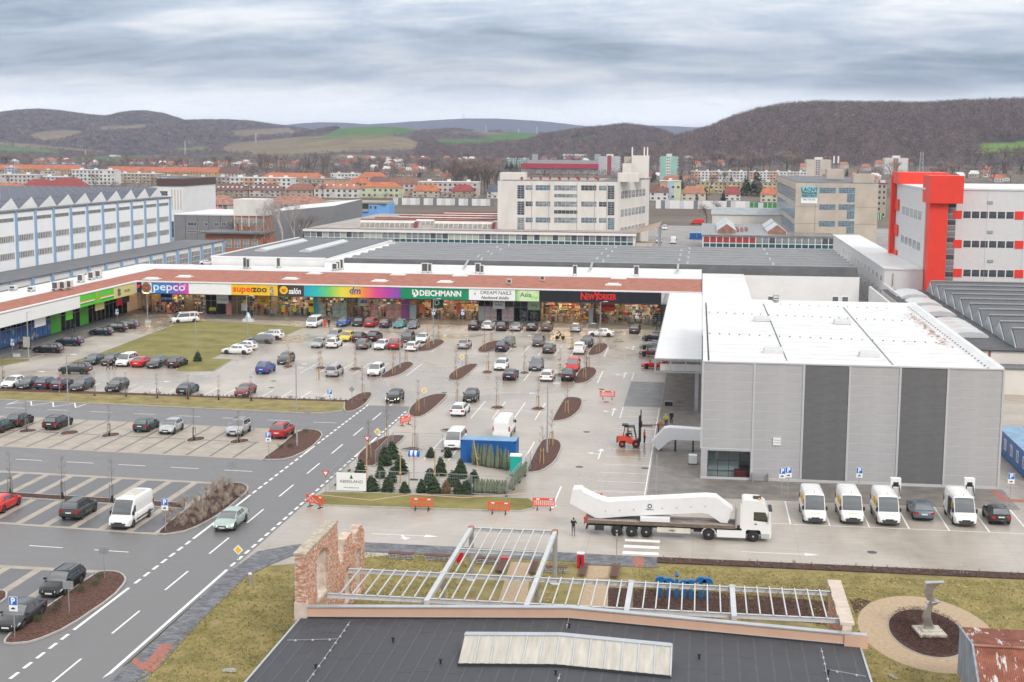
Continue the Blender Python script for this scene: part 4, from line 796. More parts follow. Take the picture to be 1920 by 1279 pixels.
 # the wing with the green grocery
WX=-111.3
wing=thing('shop_wing',(WX,230,0),'shop wing with a green grocery sign and blue mural running towards the corner','building')
MB().box(-126,180,0,WX-4.5,283,6.5).build('wall',M_lg,wing)
WR=MB().box(-119.5,180,6.62,WX-.3,300,6.84).build('roof',M_roofb,wing);MB().box(-127.5,180,6.6,-119.51,312,6.92).build('roof_border',M_roofw,WR);MB().box(WX-.45,180,6.8,WX+.1,270.3,7.12).build('coping',M_wh,WR)
MB().box(WX-.1,180,4.7,WX,269.9,6.82).build('fascia',M_lg,wing);MB().box(WX-4.4,180,4.75,WX-.1,270,4.86).build('soffit',M_cladd,wing);MB().box(WX-4.45,180,3.9,WX-4.2,270,4.75).build('wall_band',MATS['mid_grey_band'],wing)
def wy(px):return onX(px,560,WX)[0]
def wboard(p0,p1,m,label):y0,y1=wy(p0),wy(p1);return MB().box(WX,y0,4.66,WX+.1,y1,6.9).build('sign_board',m,wing,label=label),y0,y1
wboard(-60,148.8,M_tw,'blank pale board')
b_,y0,y1=wboard(149,212.5,flat('board_lime',(.10,.58,.03)),'lime green board with an orange and green stripe')
for z0,z1,m_ in((5.55,5.75,flat('stripe_orange',(.85,.25,.02))),(5.35,5.55,M_tw),(5.12,5.35,flat('stripe_green',(.02,.25,.03)))):MB().box(WX+.1,y0+.05,z0,WX+.12,y1-.05,z1).build('stripe',m_,b_)
ym=lerp(y0,y1,.5);MB().box(WX+.12,ym-1.3,4.75,WX+.15,ym+1.3,6.85).build('panel',MATS['board_lime'],b_);text('1.',2.1,MATS['stripe_orange'],(WX+.16,ym,5.95),b_,rot=(R(90),0,R(90)),bold=.05)
b_,y0,y1=wboard(212.8,252,flat('board_straw',(.66,.60,.24)),'straw yellow board');text('terezia',1.0,M_lgr,(WX+.11,lerp(y0,y1,.63),5.75),b_,rot=(R(90),0,R(90)));MB().lathe([(.02,-.7),(.5,-.5),(.35,.2),(.5,.5),(.02,.75)],6,0,(WX+.13,lerp(y0,y1,.22),5.8)).build('emblem',M_lgr,b_)
yv=262.0
pn=MB();M_blue=blotch('mural_blue',(.01,.07,.32),.55,(.05,.22,.55));GXW=WX-4.3
SW=[(-80,0,'blue'),(0,95,'blue'),(95,114,'lime'),(114,150,'warm'),(150,166,'lime'),(166,213,'dark'),(213,230,'grey'),(230,256,'dark')]
def wyg(px):return onX(px,610,GXW)[0]
mw_=MB()
for a,b,k in SW:
 y0,y1=wyg(a),min(wyg(b),275);n=max(1,round((y1-y0)/1.9));d=(y1-y0)/n
 for i in range(n):
  lo={'blue':M_blue,'lime':MATS['board_lime']}.get(k,M_clear)
  piece('pane',wing,.03,d-.09,2.72,(GXW,y0+i*d+.045,.12),lo);piece('pane',wing,.03,d-.09,.9,(GXW,y0+i*d+.045,2.96),M_clear if k!='lime' else lo)
  mw_.box(GXW-.08,y0+i*d-.045,.02,GXW+.06,y0+i*d+.045,3.9)
 mw_.box(GXW-.06,y0,2.85,GXW+.05,y1,2.95)
mw_.build('mullions',MATS['frame_alu'],wing)
ii=MB();ii.box(-126,180,0,-121,283,4.0,0)if False else None;ii.box(-121.2,180.2,0,-121,282,3.95,0);ii.box(-121,180.2,0,GXW-.2,282,.03,1);ii.box(-121,180.2,3.9,GXW-.2,282,3.96,0);ii.build('interior',[MATS['interior_wall'],MATS['interior_floor']],wing)
wl=MB()
for yy in np.arange(190,280,3.2):wl.box(-117.8,yy,3.84,-117.5,yy+2.2,3.89)
wl.build('ceiling_lights',M_lampn,wing)
gd=MB()
for yy in np.arange(196,278,2.1):
 for l_ in range(5):
  for jj in range(5):gd.box(-117-rg.random(),yy+jj*.36,.1+l_*.42,-116.6,yy+jj*.36+.3,.1+l_*.42+rg.uniform(.2,.38),rg.randrange(10))
gd.build('shop_goods',[MATS['goods_%d'%i]for i in range(10)],wing,kind='stuff')
def wposter(p0,p1,z0,z1,m,n='hanging_sign',lb=None,X=None):X=X or WX-1.2;y0,y1=onX(p0,580,X)[0],onX(p1,580,X)[0];return MB().box(X,y0,z0,X+.1,y1,z1).build(n,m,wing,label=lb),(y0+y1)/2
h_,y_=wposter(178,195,3.0,4.7,MATS['board_straw'],lb='straw yellow hanging sign');h_,y_=wposter(122,135,2.7,4.6,MATS['board_lime'],lb='lime green hanging sign');text('1.',1.2,MATS['stripe_orange'],(WX-1.08,y_,3.7),h_,rot=(R(90),0,R(90)),bold=.04)
h_,y_=wposter(63,84,2.9,4.6,M_tw,lb='blank white hanging sign');h_,y_=wposter(218,228,2.9,4.3,flat('board_crimson',(.5,.01,.03)),lb='crimson hanging sign');h_,y_=wposter(230,242,3.1,4.6,M_tk,lb='black hanging sign')
rg2=random.Random(5);mo=MB()
for k in range(46):
 y_=rg2.uniform(190,wyg(94));z_=rg2.uniform(.3,2.3);r_=rg2.uniform(.12,.4);mo.ext([(y_+r_*math.cos(t_*1.05)*rg2.uniform(.6,1.2),z_+r_*1.3*math.sin(t_*1.05))for t_ in range(6)],'x',GXW+.032,GXW+.036,rg2.randrange(5))
mo.build('mural_print',[flat('print_gold',(.6,.36,.04)),flat('print_sky',(.2,.5,.75)),flat('print_red',(.5,.07,.05)),flat('print_skin',(.6,.4,.3)),flat('print_white',(.75,.75,.75))],wing,kind='stuff')
for i,(px,py,lb)in enumerate([(105,545,'grey air conditioner on the wing roof, first of a close group of three'),(118,544,'grey air conditioner on the wing roof, middle of a close group of three'),(130,542,'tallest air conditioner in the group of three on the wing roof'),(152,530,'dark fronted air conditioner alone on the wing roof border'),(172,525,'air conditioner on the wing roof border beside a slim one'),(185,522,'slim air conditioner on the wing roof border closest to the corner'),(59,547,'low roof fan unit alone on the wing roof'),(25,545,'low air handling box at the outer end of the wing roof')]):
 x,y=G(px,py,6.9);ac_unit(x,y,6.9,1.2,1.0,1.3 if i<6 else .6,lb,'air conditioning units on the wing roof')
low=thing('low_annex',(10,260,0),'low annex with stepped white roofs behind the grey hall','building')
MB().box(.62,HB+.55,0,9.4,312,6.9).build('wall',M_ww,low);MB().box(9.41,HB+.55,0,32.0,258,6.2).build('wall',M_ww,low)
MB().box(.6,HB+.5,6.91,9.5,312.2,7.1).build('roof',M_roofw,low);rr_=MB().box(9.51,HB+.5,6.21,32.2,258.3,6.4).build('roof',M_roofw,low)
mb=MB();mb.ext([(31.2,6.4),(31.9,6.95),(32.4,6.95),(32.4,6.0)],'y',HB+.5,258.5);mb.box(9.6,257.6,6.4,31.2,258.5,6.95);mb.build('parapet',M_roofw,rr_)
for i,(px,py,w_,h_,lb)in enumerate([(1432,544,1.2,1.4,'air conditioner with a dark front on the low white roof behind the hall'),(1554,562,1.3,1.6,'first of two dark fronted air conditioners at the end of the low white roof'),(1571,562,1.3,1.6,'second of two dark fronted air conditioners at the end of the low white roof')]):
 x,y=G(px,py,6.4);ac_unit(x,min(y,256),6.4,w_,.9,h_,lb,'air conditioners on the low white roof')
 # old works behind the shops
M_cream=mat('stained_cream_wall',(.67,.635,.59),.8,.10,.25,.05,4,det=8,stretch=(1,1,.5))
M_tanw=mat('tan_plaster',(.50,.43,.355),.85,.14,.2,.05,4,det=7)
M_rust=mat('rusty_sheet',(.30,.11,.07),.8,.3,.5,.2,8,c2=(.42,.24,.18),det=7)
M_rustl=mat('red_trim',(.30,.06,.05),.6)
M_brick=mat('orange_brick',(.40,.17,.10),.85,.2,2,.1,9)
M_pil=mat('blue_pilaster',(.24,.38,.56),.5,.06,.5)
M_solar=mat('solar_panel',(.075,.085,.12),.12,.1,.5,spec=.8)
M_zinc=mat('zinc_sheet',(.36,.385,.40),.45,.12,.4,metal=.3)
shed=thing('sawtooth_sheds',(-23,313,0),'wide low hall with rows of grey saw-tooth roofs and white ridge strips','factory hall')
MB().box(-80.4,312.7,0,34,376,6.6).build('wall',M_lg,shed)
rows=8
for k in range(rows):
 y0=313+k*7.8;pr=[(0,6.9),(.35,7.6),(1.0,8.3),(1.9,8.72),(2.6,8.8),(2.62,8.6),(7.3,6.62),(0,6.62)]
 m_=mat('pale_ribbed_felt',(.21,.213,.22),.6,.16,.5,stretch=(.4,2,1),rvar=.12)if k else mat('dark_grey_felt',(.085,.085,.088),.7,.2,.3)
 MB().ext([(y0+a,b)for a,b in pr],'x',-80.3,33.9).build('roof',m_,shed)
 rg_=MB().box(-80.3,y0+2.3,8.76,33.9,y0+2.75,8.9)
 for x in((-52,-24,-5)if k%2==0 else(-50,-22,-3,16)):rg_.ext([(y0-2.6,7.9),(y0+2.2,8.85),(y0+2.2,8.65),(y0-2.6,7.6)],'x',x,x+.5)
 rg_.build('ridge_strip',M_steel,shed)
 vt=MB()
 for x in np.arange(-76+(k*3.7)%9,32,9.3):vt.lathe([(.3,0),(.3,.28),(.42,.3),(.42,.4),(.05,.5)],8,0,(x,y0+3.4,8.4))
 vt.build('roof_vent',M_dark,shed,kind='stuff')
MB().box(-81,312.2,0,34.2,312.65,6.85).build('front_wall',M_ww,shed)
MB().ext([(312,0),(376,0),(376,8.0),(312,8.6)],'x',-84,-80.4).build('side_parapet',M_roofw,shed)
ghl=thing('flat_roof_hall',(-95,313,0),'white hall with a grey flat roof and two long rooflight strips','factory hall')
gp_=[(-111,312.8),(-84.2,312.8),(-84.2,384),(-111,384)]
MB().prism(gp_,0,8.6).build('wall',M_ww,ghl);GR=MB().box(-110.6,313.2,8.61,-84.6,383.6,8.75).build('roof',M_roofg,ghl)
for x0 in(-106.5,-95.5):
 mb=MB();mb.ext([(x0,8.75),(x0,9.1),(x0+1.4,9.6),(x0+2.8,9.1),(x0+2.8,8.75)],'y',331,368);mb.build('roof_light',M_dome,GR)
MB().box(-111.1,312.7,8.6,-84.1,313.1,8.95).build('coping',M_wh,GR);MB().box(-111.1,313.1,8.6,-110.6,384,8.95).build('coping',M_wh,GR)
gl_=thing('glazed_workshop',(-75,450,0),'long low workshop with a continuous band of windows and rusty lantern roofs','factory hall')
MB().box(-128,450.3,0,-20.5,560,7.0).build('wall',M_cream,gl_);WRf=MB().box(-128.3,449.8,7.01,-20.2,560,7.35).build('roof',mat('old_felt',(.33,.30,.28),.85,.2,.15,c2=(.46,.42,.39),det=8),gl_)
MB().box(-128.4,449.6,6.6,-20.1,450.25,7.3).build('cornice',M_ww,gl_);MB().box(-128,452,7.36,-20.4,452.4,7.55).build('upstand',M_rust,WRf)
rg=random.Random(3)
for i in range(54):
 x=-127+i*1.98
 window(gl_,x,450.3,4.75,1.9,1.85,1,1,gl=[M_gl2,M_gl2,M_gl,mat('blind_glass',(.42,.46,.38),.3)][rg.randrange(4)],dep=.1);window(gl_,x,450.3,3.55,1.9,1.1,1,1,gl=M_glt)
def lantern(x0,x1,y,z,h,depth,par,gl=True):
 mb=MB().ext([(y,z),(y+.15,z),(y+depth,z),(y+depth,z+h*.8),(y+depth*.45,z+h),(y+depth*.35,z+h)],'x',x0,x1);o=mb.build('lantern',M_cream,par)
 g=MB();n=int((x1-x0)/1.6)
 for i in range(n):a,b=lerp(x0,x1,i/n)+.08,lerp(x0,x1,(i+1)/n)-.08;g.quad((a,y+.01,z+.15),(b,y+.01,z+.15),(b,y+depth*.24,z+h*.68),(a,y+depth*.24,z+h*.68))
 g.build('lantern_glass',mat('grimy_glass',(.25,.235,.215),.5,.3,.8),o,kind='stuff');MB().box(x0-.1,y+depth*.3,z+h,x1+.1,y+depth*.5,z+h+.25).build('ridge_cap',M_rustl,o);MB().box(x1,y-.1,z,x1+.15,y+depth,z+h*.8).build('end_cap',M_rustl,o)
lantern(-112.5,-94,462,7.36,2.6,6,WRf);lantern(-87.5,-68,462,7.36,2.6,6,WRf)
for k in range(4):lantern(-112+5*k,-67.5,480+17*k,7.36,2.2,8,WRf)
off=thing('office_block',(-46,465,0),'stained white five storey works office with a lift tower and antennas on the roof','building')
x_r,z_r=onY(1218,328,508);OH=23.2
MB().prism([(-66.6,465),(-26.8,465),(x_r,508),(-62,508)],0,OH).build('wall',M_cream,off)
ORf=MB().prism([(-66.3,465.4),(-27.1,465.4),(x_r-.3,507.6),(-62,507.6)],OH+.01,OH+.08).build('roof',M_roofg,off)
def ow(px0,px1,py0,py1,nx,ny,gl=None,fr=None,Y=465.0,par=off):
 """window whose outline on the facade plane at depth Y was read off the photograph"""
 a,b=onY(px0,py1,Y),onY(px1,py0,Y);return window(par,(a[0]+b[0])/2,Y,a[1],b[0]-a[0],b[1]-a[1],nx,ny,gl=gl,fr=fr)
z4=lambda x,y:(920+x/4.8,270+y/4.8)
for r_,dy in enumerate((0,146,291)):
 for x0,x1,y0,y1,nx,ny in((238,306,370,493,2,6),(312,380,370,416,2,2),(402,540,370,418,4,2),(568,783,372,420,6,2),(812,955,372,420,4,2),(972,1046,374,420,2,2),(1050,1116,374,498,2,6)):
  a,b=z4(x0,y0+dy),z4(x1,min(y1+dy,772));ow(a[0],b[0],a[1],b[1],nx,ny,gl=rg.choice([M_gl,M_gl2,M_glb]))
 if r_<2:a,b=z4(568,450+dy),z4(783,483+dy);ow(a[0],b[0],a[1],b[1],6,1,gl=rg.choice([M_gl,M_gl2]))
al=math.atan2(508-465,x_r+26.8)
for z0 in(17.6,11.6,5.6):
 for k in range(7):
  t=.12+k*.115;window(off,lerp(465,508,t),lerp(-26.8,x_r,t)+.01,z0,4.4,2.6,3,2,gl=M_gl2,face='+x').rotation_euler=(0,0,al)
def obox(px0,px1,py0,py1,Y,d,m,n,par):
 a,b=onY(px0,py1,Y),onY(px1,py0,Y);return MB().box(a[0],Y,a[1],b[0],Y+d,b[1]).build(n,m,par)
pl_=MB()
for x in(-55.3,-49.6,-40.4,-34.6,-30.6):pl_.box(x-.08,464.93,6,x+.08,465,22.6)
pl_.build('facade_joints',mat('joint_stain',(.36,.33,.30),.9),off)
obox(937,983,324,340.4,468,8,M_cream,'roof_house',ORf);obox(1158,1197,325,341,466.5,9,M_cream,'roof_house',ORf);obox(1167,1184,307,327,478,6,M_cream,'roof_house',ORf)
lt_=obox(1184,1216,292,334,484,8,M_cream,'lift_tower',ORf);obox(1170,1184,294,309,492,5,M_tanw,'roof_house',ORf)
for px in(1185.5,1208,1214):a=onY(px,294,484.5);MB().tube((a[0],484.5,a[1]-6),(a[0],484.5,a[1]+3.4),.06).build('mast',M_steel,lt_);MB().box(a[0]-.22,484.2,a[1]+.2,a[0]+.22,484.5,a[1]+3.2).build('antenna',M_ww,lt_)
MB().box(-65,466.2,OH+.081,-32,506,OH+.35).build('roof_deck',mat('rusty_deck',(.30,.27,.26),.8,.25,.3,c2=(.40,.33,.30)),ORf)
vt=MB()
for k in range(13):vt.lathe([(.35,0),(.35,.7),(.5,.75),(.1,1.0)],7,0,(-59+k*2.1,468+(k%3)*9,OH+.35))
vt.build('roof_vent',M_rustl,ORf,kind='stuff')
yc=thing('loading_canopy',(-15,452,0),'rusty sheet loading canopy on posts beside the white office block','canopy')
mb=MB();mb.ext([(-21.5,7.0),(-13.2,9.4),(-13.2,9.55),(-21.5,7.2)],'y',452,486);mb.build('canopy_roof',mat('weathered_sheet',(.42,.39,.35),.7,.25,.4,c2=(.50,.30,.20),stretch=(.3,1,1)),yc)
ps=MB()
for y in(453,464,475,485):ps.box(-13.5,y,0,-13.2,y+.3,9.3)
ps.build('posts',M_steel,yc);MB().box(-20.4,452,0,-15,462,4.2).build('loading_dock',M_tanw,yc)
rw=thing('glazed_workshop',(20,450,0),'low workshop with red curtained windows and pitched glass rooflights beside the tan block','factory hall')
MB().box(.6,450.3,0,41.5,520,7.0).build('wall',M_cream,rw);RRf=MB().box(.3,449.9,7.01,41.8,520,7.4).build('roof',mat('wet_felt',(.17,.17,.175),.35,.3,.12,c2=(.30,.29,.28),rvar=.2,det=7),rw)
M_cur=mat('red_curtain_glass',(.33,.05,.05),.25,.2,1)
for i in range(20):window(rw,1.9+i*2.03,450.3,4.9,1.92,1.95,1,1,gl=M_cur if i<8 else rg.choice([M_gl2,M_gl,M_gl2]));window(rw,1.9+i*2.03,450.3,3.5,1.92,1.3,1,1,gl=M_glt)
for x0,y0 in((5.2,462),(5.2,484),(21,460),(21,482)):
 L=MB();L.ext([(x0,7.4),(x0,8.2),(x0+3.1,10.4),(x0+6.2,8.2),(x0+6.2,7.4)],'y',y0,y0+19,0);o=L.build('roof_light',[M_dome],RRf);MB().ext([(x0+.2,7.45),(x0+.2,8.15),(x0+3.1,10.2),(x0+6.0,8.15),(x0+6.0,7.45)],'y',y0-.12,y0-.02).build('gable',M_rust,o)
for i in range(7):MB().box(11.5+(i%3)*1.5,470+i*2,7.4,12.4+(i%3)*1.5,471.3+i*2,8.3).build('roof_unit',M_rust,RRf)
tb=thing('rental_office_block',(43,470,0),'tan concrete office block with a turquoise rent banner and blue framed glass side','building')
MB().box(30.2,470,0,56.3,585,23.4).build('wall',M_tanw,tb);TR=MB().box(30.5,470.4,23.41,56,584.6,23.6).build('roof',M_roofg,tb)
z5=lambda x,y:(1210+x/4,280+y/4)
for dy in(0,125,250):
 for x0,x1,y0,y1,nx,ny in((1305,1430,288,330,5,3),(1450,1575,288,330,5,3),(1511,1573,332,398,3,6)):
  a,b=z5(x0-dy*.025,y0+dy),z5(x1-dy*.025,min(y1+dy,632));ow(a[0],b[0],a[1],b[1],nx,ny,gl=M_glb,fr=mat('blue_frame',(.30,.42,.50),.5),Y=470,par=tb)
for z0 in(17.2,11.5,5.8):
 for k in range(16):window(tb,474+k*6.9,30.2,z0,6.6,4.2,4,4,gl=M_glb,fr=MATS['blue_frame'],face='-x',fw=.10)
bn=MB();a,b=onY(*z5(1166,405),470),onY(*z5(1294,278),470)
ba=MB().box(a[0],469.85,lerp(a[1],b[1],.33),b[0],469.95,b[1]).build('banner',flat('banner_turquoise',(.28,.55,.58)),tb);bb=MB().box(a[0],469.85,a[1],b[0],469.95,lerp(a[1],b[1],.32)).build('banner',M_tw,tb)
xm=(a[0]+b[0])/2;hb=b[1]-a[1];M_navy=flat('letter_navy',(.01,.05,.09))
text('LACNÝ',1.75,M_navy,(xm,469.83,a[1]+hb*.80),ba,bold=.03,sx=.93);text('PRENÁJOM',1.1,M_navy,(xm,469.83,a[1]+hb*.59),ba,bold=.03,sx=.88);text('PRIESTOROV',1.0,M_navy,(xm,469.83,a[1]+hb*.43),ba,bold=.03,sx=.82);text('0907 736 565',.85,M_navy,(xm,469.83,a[1]+hb*.22),bb,sx=.85)
obox(1600,1640,327,346,474,8,M_tanw,'roof_house',TR);obox(1550,1583,317.5,335,505,8,M_tanw,'roof_house',TR)
for px in(1563,1571):a=onY(px,320,506);MB().tube((a[0],506,a[1]-.5),(a[0],506,a[1]+5),.08).build('mast',M_steel,TR);MB().box(a[0]-.25,505.7,a[1]+2.6,a[0]+.25,506,a[1]+5).build('antenna',M_ww,TR)
jn=MB()
for x in(36.5,47.2):jn.box(x,469.95,7,x+.12,470,23)
for z in(10.3,15.8):jn.box(30.3,469.96,z,56.2,470,z+.1)
jn.build('facade_joints',mat('tan_joint',(.28,.22,.17),.9),tb)
M_rw,M_orr=mat('ribbed_white',(.66,.655,.65),.5,.03,1),mat('signal_red',(.78,.045,.022),.5,.05,.6)
rf_=thing('red_white_factory',(60,305,0),'tall white factory with a bright red stair tower and window bands with red panels','factory')
MB().box(46.2,305,0,120,352,26.0).build('wall',M_rw,rf_);RFR=MB().box(46,304.8,26.01,120,352,26.35).build('roof',M_roofw,rf_)
MB().box(46.4,300.5,0,50.05,305,26).build('stair_tower',M_orr,rf_);MB().box(46.1,299.3,23.4,52.75,309,29.0).build('tower_head',M_orr,rf_);MB().box(45.2,340,26.36,47.5+9,352.4,29.0).build('rear_tower_head',M_orr,rf_);MB().box(45.0,350,0,46.1,352.5,28).build('rear_tower',M_orr,rf_)
for k in range(16):window(rf_,51.6,304.98,4.3+k*1.2,1.7,1.15,1,1,gl=M_gl2 if k%3 else M_gl,fr=M_steel)
z6=lambda x,y:(1560+x/3.044,300+y/3.044)
for yb,yt in((335,289),(501,456),(667,621)):
 a,b=onY(*z6(690,yb),305),onY(*z6(727,yt),305);hh=b[1]-a[1];zb=a[1]
 for x0 in(a[0],a[0]+12.35,a[0]+24.7,a[0]+37.0):MB().box(x0,304.9,zb,x0+1.75,305,zb+hh).build('red_panel',M_orr,rf_)
 for g0 in(0,1,2,3):
  for i in range(6):window(rf_,a[0]+1.95+g0*12.35+.85+i*1.72,305,zb+.05,1.64,hh-.1,1,1,gl=M_gl,fr=M_tw)
for dy in(243,411,577):a=onY(*z6(903,dy),305);MB().box(a[0]-.55,304.85,a[1]-.3,a[0]+.55,305,a[1]+.3).build('wall_vent',M_steel,rf_)
for z0,ys in((19.0,5),(12.4,5),(6.9,5)):
 for i in range(ys):window(rf_,312+i*6.2,46.2,z0+.3,5.2,2.1,4,1,gl=M_gl2,fr=M_tw,face='-x')
for z0 in(20,14,8):MB().box(45.85,344,z0,46.15,350,z0+2.6).build('red_panel',M_orr,rf_)
sj=MB()
for x in(58.6,66.0,72.0):sj.box(x,304.97,2,x+.06,305,26)
sj.build('facade_joints',mat('white_joint',(.45,.45,.45),.6),rf_)
wl_=thing('low_white_wing',(43,306,0),'two storey white wing with a flat roof leading up to the red tower','building')
MB().prism([(38.6,306),(46.3,304.6),(46.15,345),(46,425),(38.6,425)],0,9.2).build('wall',M_rw,wl_);MB().prism([(38.4,305.8),(46.1,304.5),(46.15,345),(46,425),(38.4,425)],9.21,9.5).build('roof',M_roofw,wl_)
for i in range(12):
 y=311+i*7.5;window(wl_,y,38.6,6.3,3.0,1.3,3,1,gl=M_gl2,fr=M_tw,face='-x');window(wl_,y,38.6,2.6,3.0,2.0,3,2,gl=M_gl2,fr=M_tw,face='-x')
a=onY(*z6(458,713),305.5);window(wl_,a[0],305.2,a[1]-.6,1.5,1.1,1,1,gl=M_gl,fr=M_tw)
MB().tube((40.3,305.5,5.8),(40.3,305.5,8.4),.06).build('drain_pipe',M_dark,wl_)
MB().box(35.5,270,0,35.9,306,5.6).build('screen_wall',M_rw,wl_);MB().box(38.2,283,0,38.6,305,6.4).build('screen_wall',M_rw,wl_)
bl=thing('barrel_roof_hall',(60,215,0),'hall with a row of dark curved shell roofs and rooflights beside the grey hall','factory hall')
MB().box(37.5,209,0,110,296,5.6).build('wall',M_cream,bl);BR=MB().box(37.3,208.7,5.61,110,297.5,5.8).build('roof',mat('black_felt',(.05,.05,.055),.5,.25,.3,rvar=.15),bl)
M_shell=mat('shell_roof',(.115,.12,.13),.5,.15,.3,.08,4,rvar=.1)
for k in range(10):
 y0=211+k*8.4;pr=[(0,5.81),(1.2,6.6),(2.7,7.5),(3.6,8.15),(4.0,8.3),(5.0,8.0),(6.3,7.2),(7.6,6.2),(8.2,5.81)]
 x0=45.8+.0*k;o=MB().ext([(y0+a,b)for a,b in pr],'x',x0,110).build('shell_roof',M_shell,bl);MB().box(x0-.1,y0+3.6,8.25,110,y0+4.1,8.42).build('ridge_strip',M_steel,o)
 MB().ext([(y0+.2,5.83),(y0+4.0,8.1),(y0+7.9,5.83)],'x',x0-.25,x0-.05).build('gable',M_zinc,o)
for y0,L in((222,20),(250,10),(264,10),(279,12)):
 o=MB().ext([(38.5,5.8),(38.5,6.1),(39.6,6.55),(41.2,6.7),(42.8,6.55),(43.9,6.1),(43.9,5.8)],'y',y0,y0+L).build('roof_light',M_dome,BR)
 for k in range(1,4):MB().ext([(38.45,5.82),(38.45,6.12),(39.6,6.58),(41.2,6.74),(42.8,6.58),(43.95,6.12),(43.95,5.82)],'y',y0+L*k/4,y0+L*k/4+.12).build('glazing_bar',M_wh,o)
for x in(43,47.5,53):window(bl,x,209,1.6,2.2,2.0,2,2,gl=M_gl,fr=M_tw)
MB().box(41.4,208.9,0,41.7,209,5.6).build('drain_pipe',M_rustl,bl);MB().box(42.3,205,0,49,208.9,3.6).build('porch',M_cream,bl);MB().box(42.1,204.8,3.61,49.2,208.9,3.8).build('porch_roof',M_roofg,bl)
bh=thing('pilaster_hall',(-140,300,0),'big white factory hall with blue pilasters and solar panels on a saw-tooth roof','factory hall')
HX=-140.0;MB().box(-210,190,0,HX,364,20.0).build('wall',mat('bright_white_wall',(.86,.86,.86),.55,.03,.3),bh);BHR=MB().box(-210,190,20.01,HX+.15,364.3,20.4).build('roof',M_roofg,bh)
py_=[277+8.6*k for k in range(-10,11)]
for i,y in enumerate(py_):MB().box(HX,y-.3,7.5,HX+.35,y+.3,20.2).build('pilaster',M_pil,bh)
zr=[onX(301,385,HX)[1],onX(301,414,HX)[1],onX(301,441,HX)[1]]
M_win=mat('warm_grey_glass',(.20,.18,.165),.25,.4,.7,c2=(.36,.33,.30))
for y in py_:
 ym=y+4.3
 if ym>362:continue
 window(bh,ym,HX,18.15,7.0,.85,3,1,gl=mat('olive_glass',(.20,.20,.17),.3),fr=M_lg,face='+x')
 for z in(13.9,10.4):window(bh,ym,HX,z,6.9,1.55,9,1,gl=M_win,face='+x',fw=.16)
for k in range(-6,12):
 y0=265.5+9.0*k
 if y0+9>366:break
 o=MB().ext([(y0,20.41),(y0+5.9,22.9),(y0+8.9,20.41)],'x',-209,HX-2.5).build('roof_ridge',M_zinc,bh);MB().ext([(y0+.3,20.42),(y0+5.9,22.75),(y0+8.6,20.42)],'x',HX-2.49,HX-2.35).build('gable',M_ww,o)
 pn=MB()
 for i in range(28):
  for j in range(3):
   x=-207.5+i*2.33;t0,t1=.06+j*.31,.06+j*.31+.29
   A=lambda t,e:(y0+5.9*t-.04,20.41+2.49*t+e);pn.quad((x,A(t0,.1)[0],A(t0,.1)[1]),(x+2.2,A(t0,.1)[0],A(t0,.1)[1]),(x+2.2,A(t1,.1)[0],A(t1,.1)[1]),(x,A(t1,.1)[0],A(t1,.1)[1]))
 pn.build('solar_panels',M_solar,o,kind='stuff')
ax_=thing('pilaster_annex',(-128,300,0),'low flat roofed annex with blue pilasters and barred windows before the white hall','building')
AX=-128.5;MB().box(HX+.6,190,0,AX,372,8.2).build('wall',M_ww,ax_);MB().box(HX+.6,190,8.21,AX+.3,372.3,8.5).build('roof',M_roofg,ax_)
for k in range(-9,12):
 y=277+8.6*k;MB().box(AX,y-.4,0,AX+.45,y+.4,8.25).build('pilaster',M_pil,ax_)
 if y+8.6<373:window(ax_,y+4.3,AX,3.2 if k>5 else 5.4,7.0,4.0 if k>5 else 1.7,7,3 if k>5 else 1,gl=M_win,face='+x',fw=.14)
MB().box(AX,320,3.4,AX+4.5,340,3.6).build('porch_roof',M_wh,ax_)
for y in(320.3,329,338):MB().box(AX+4.2,y,0,AX+4.4,y+.2,3.4).build('porch_post',M_steel,ax_)
MB().box(AX+.5,335,.0,AX+3.5,338,2.6).build('kiosk',mat('kiosk_yellow',(.70,.55,.25),.6),ax_)
for t_ in(bh,ax_):l_=t_.location;t_.scale=(1.131,)*3;t_.location=(l_.x*1.131,l_.y*1.131,-4.45)
def pbox(px0,px1,ytop,Y,d,m,name,par,zlo=0.0,over=0):
 a,b=onY(px0,ytop,Y),onY(px1,ytop,Y);return MB().box(a[0]-over,Y-over,zlo,b[0]+over,Y+d,(a[1]+b[1])/2).build(name,m,par),a[0],b[0],(a[1]+b[1])/2
M_gm=mat('slate_cladding',(.215,.215,.22),.5,.08,.4)
gb=thing('slate_office',(-160,470,0),'dark grey clad two storey office behind the white annex','building')
o,x0,x1,zt=pbox(326,442,404,470,40,M_gm,'wall',gb);MB().box(x0-.2,469.8,zt+.01,x1+.2,510,zt+.4).build('roof',M_roofw,gb)
z7=lambda x,y:(280+x/4.8,360+y/4.8)
for x0_,x1_,y0_,y1_,n_ in((347,427,272,305,3),(500,527,274,305,1),(587,627,276,305,2),(650,690,272,303,2),(340,425,347,362,4),(440,500,350,364,3),(200,222,262,410,1)):
 a,b=onY(*z7(x0_,y1_),470),onY(*z7(x1_,y0_),470);window(gb,(a[0]+b[0])/2,470,a[1],b[0]-a[0],b[1]-a[1],n_,1,gl=M_gl)
for k in range(5):MB().box(x0+4+4.2*k,469.96,0,x0+4.08+4.2*k,470,zt).build('facade_joint',M_dark,gb)
wt=thing('tower_block',(-138,455,0),'cream tower with an orange brick lower half above a flat porch roof','building')
a,b=onY(438,405,455),onY(495,405,455);tz=onY(466,374,455)[1];mz=(a[1]+b[1])/2;bz=onY(466,427,455)[1]
x0,x1=a[0],b[0];MB().box(x0,455,mz,x1,466,tz).build('wall',M_cream,wt);MB().box(x0+.3,455.3,0,x1-.3,466,mz-.01).build('brick_base',M_brick,wt)
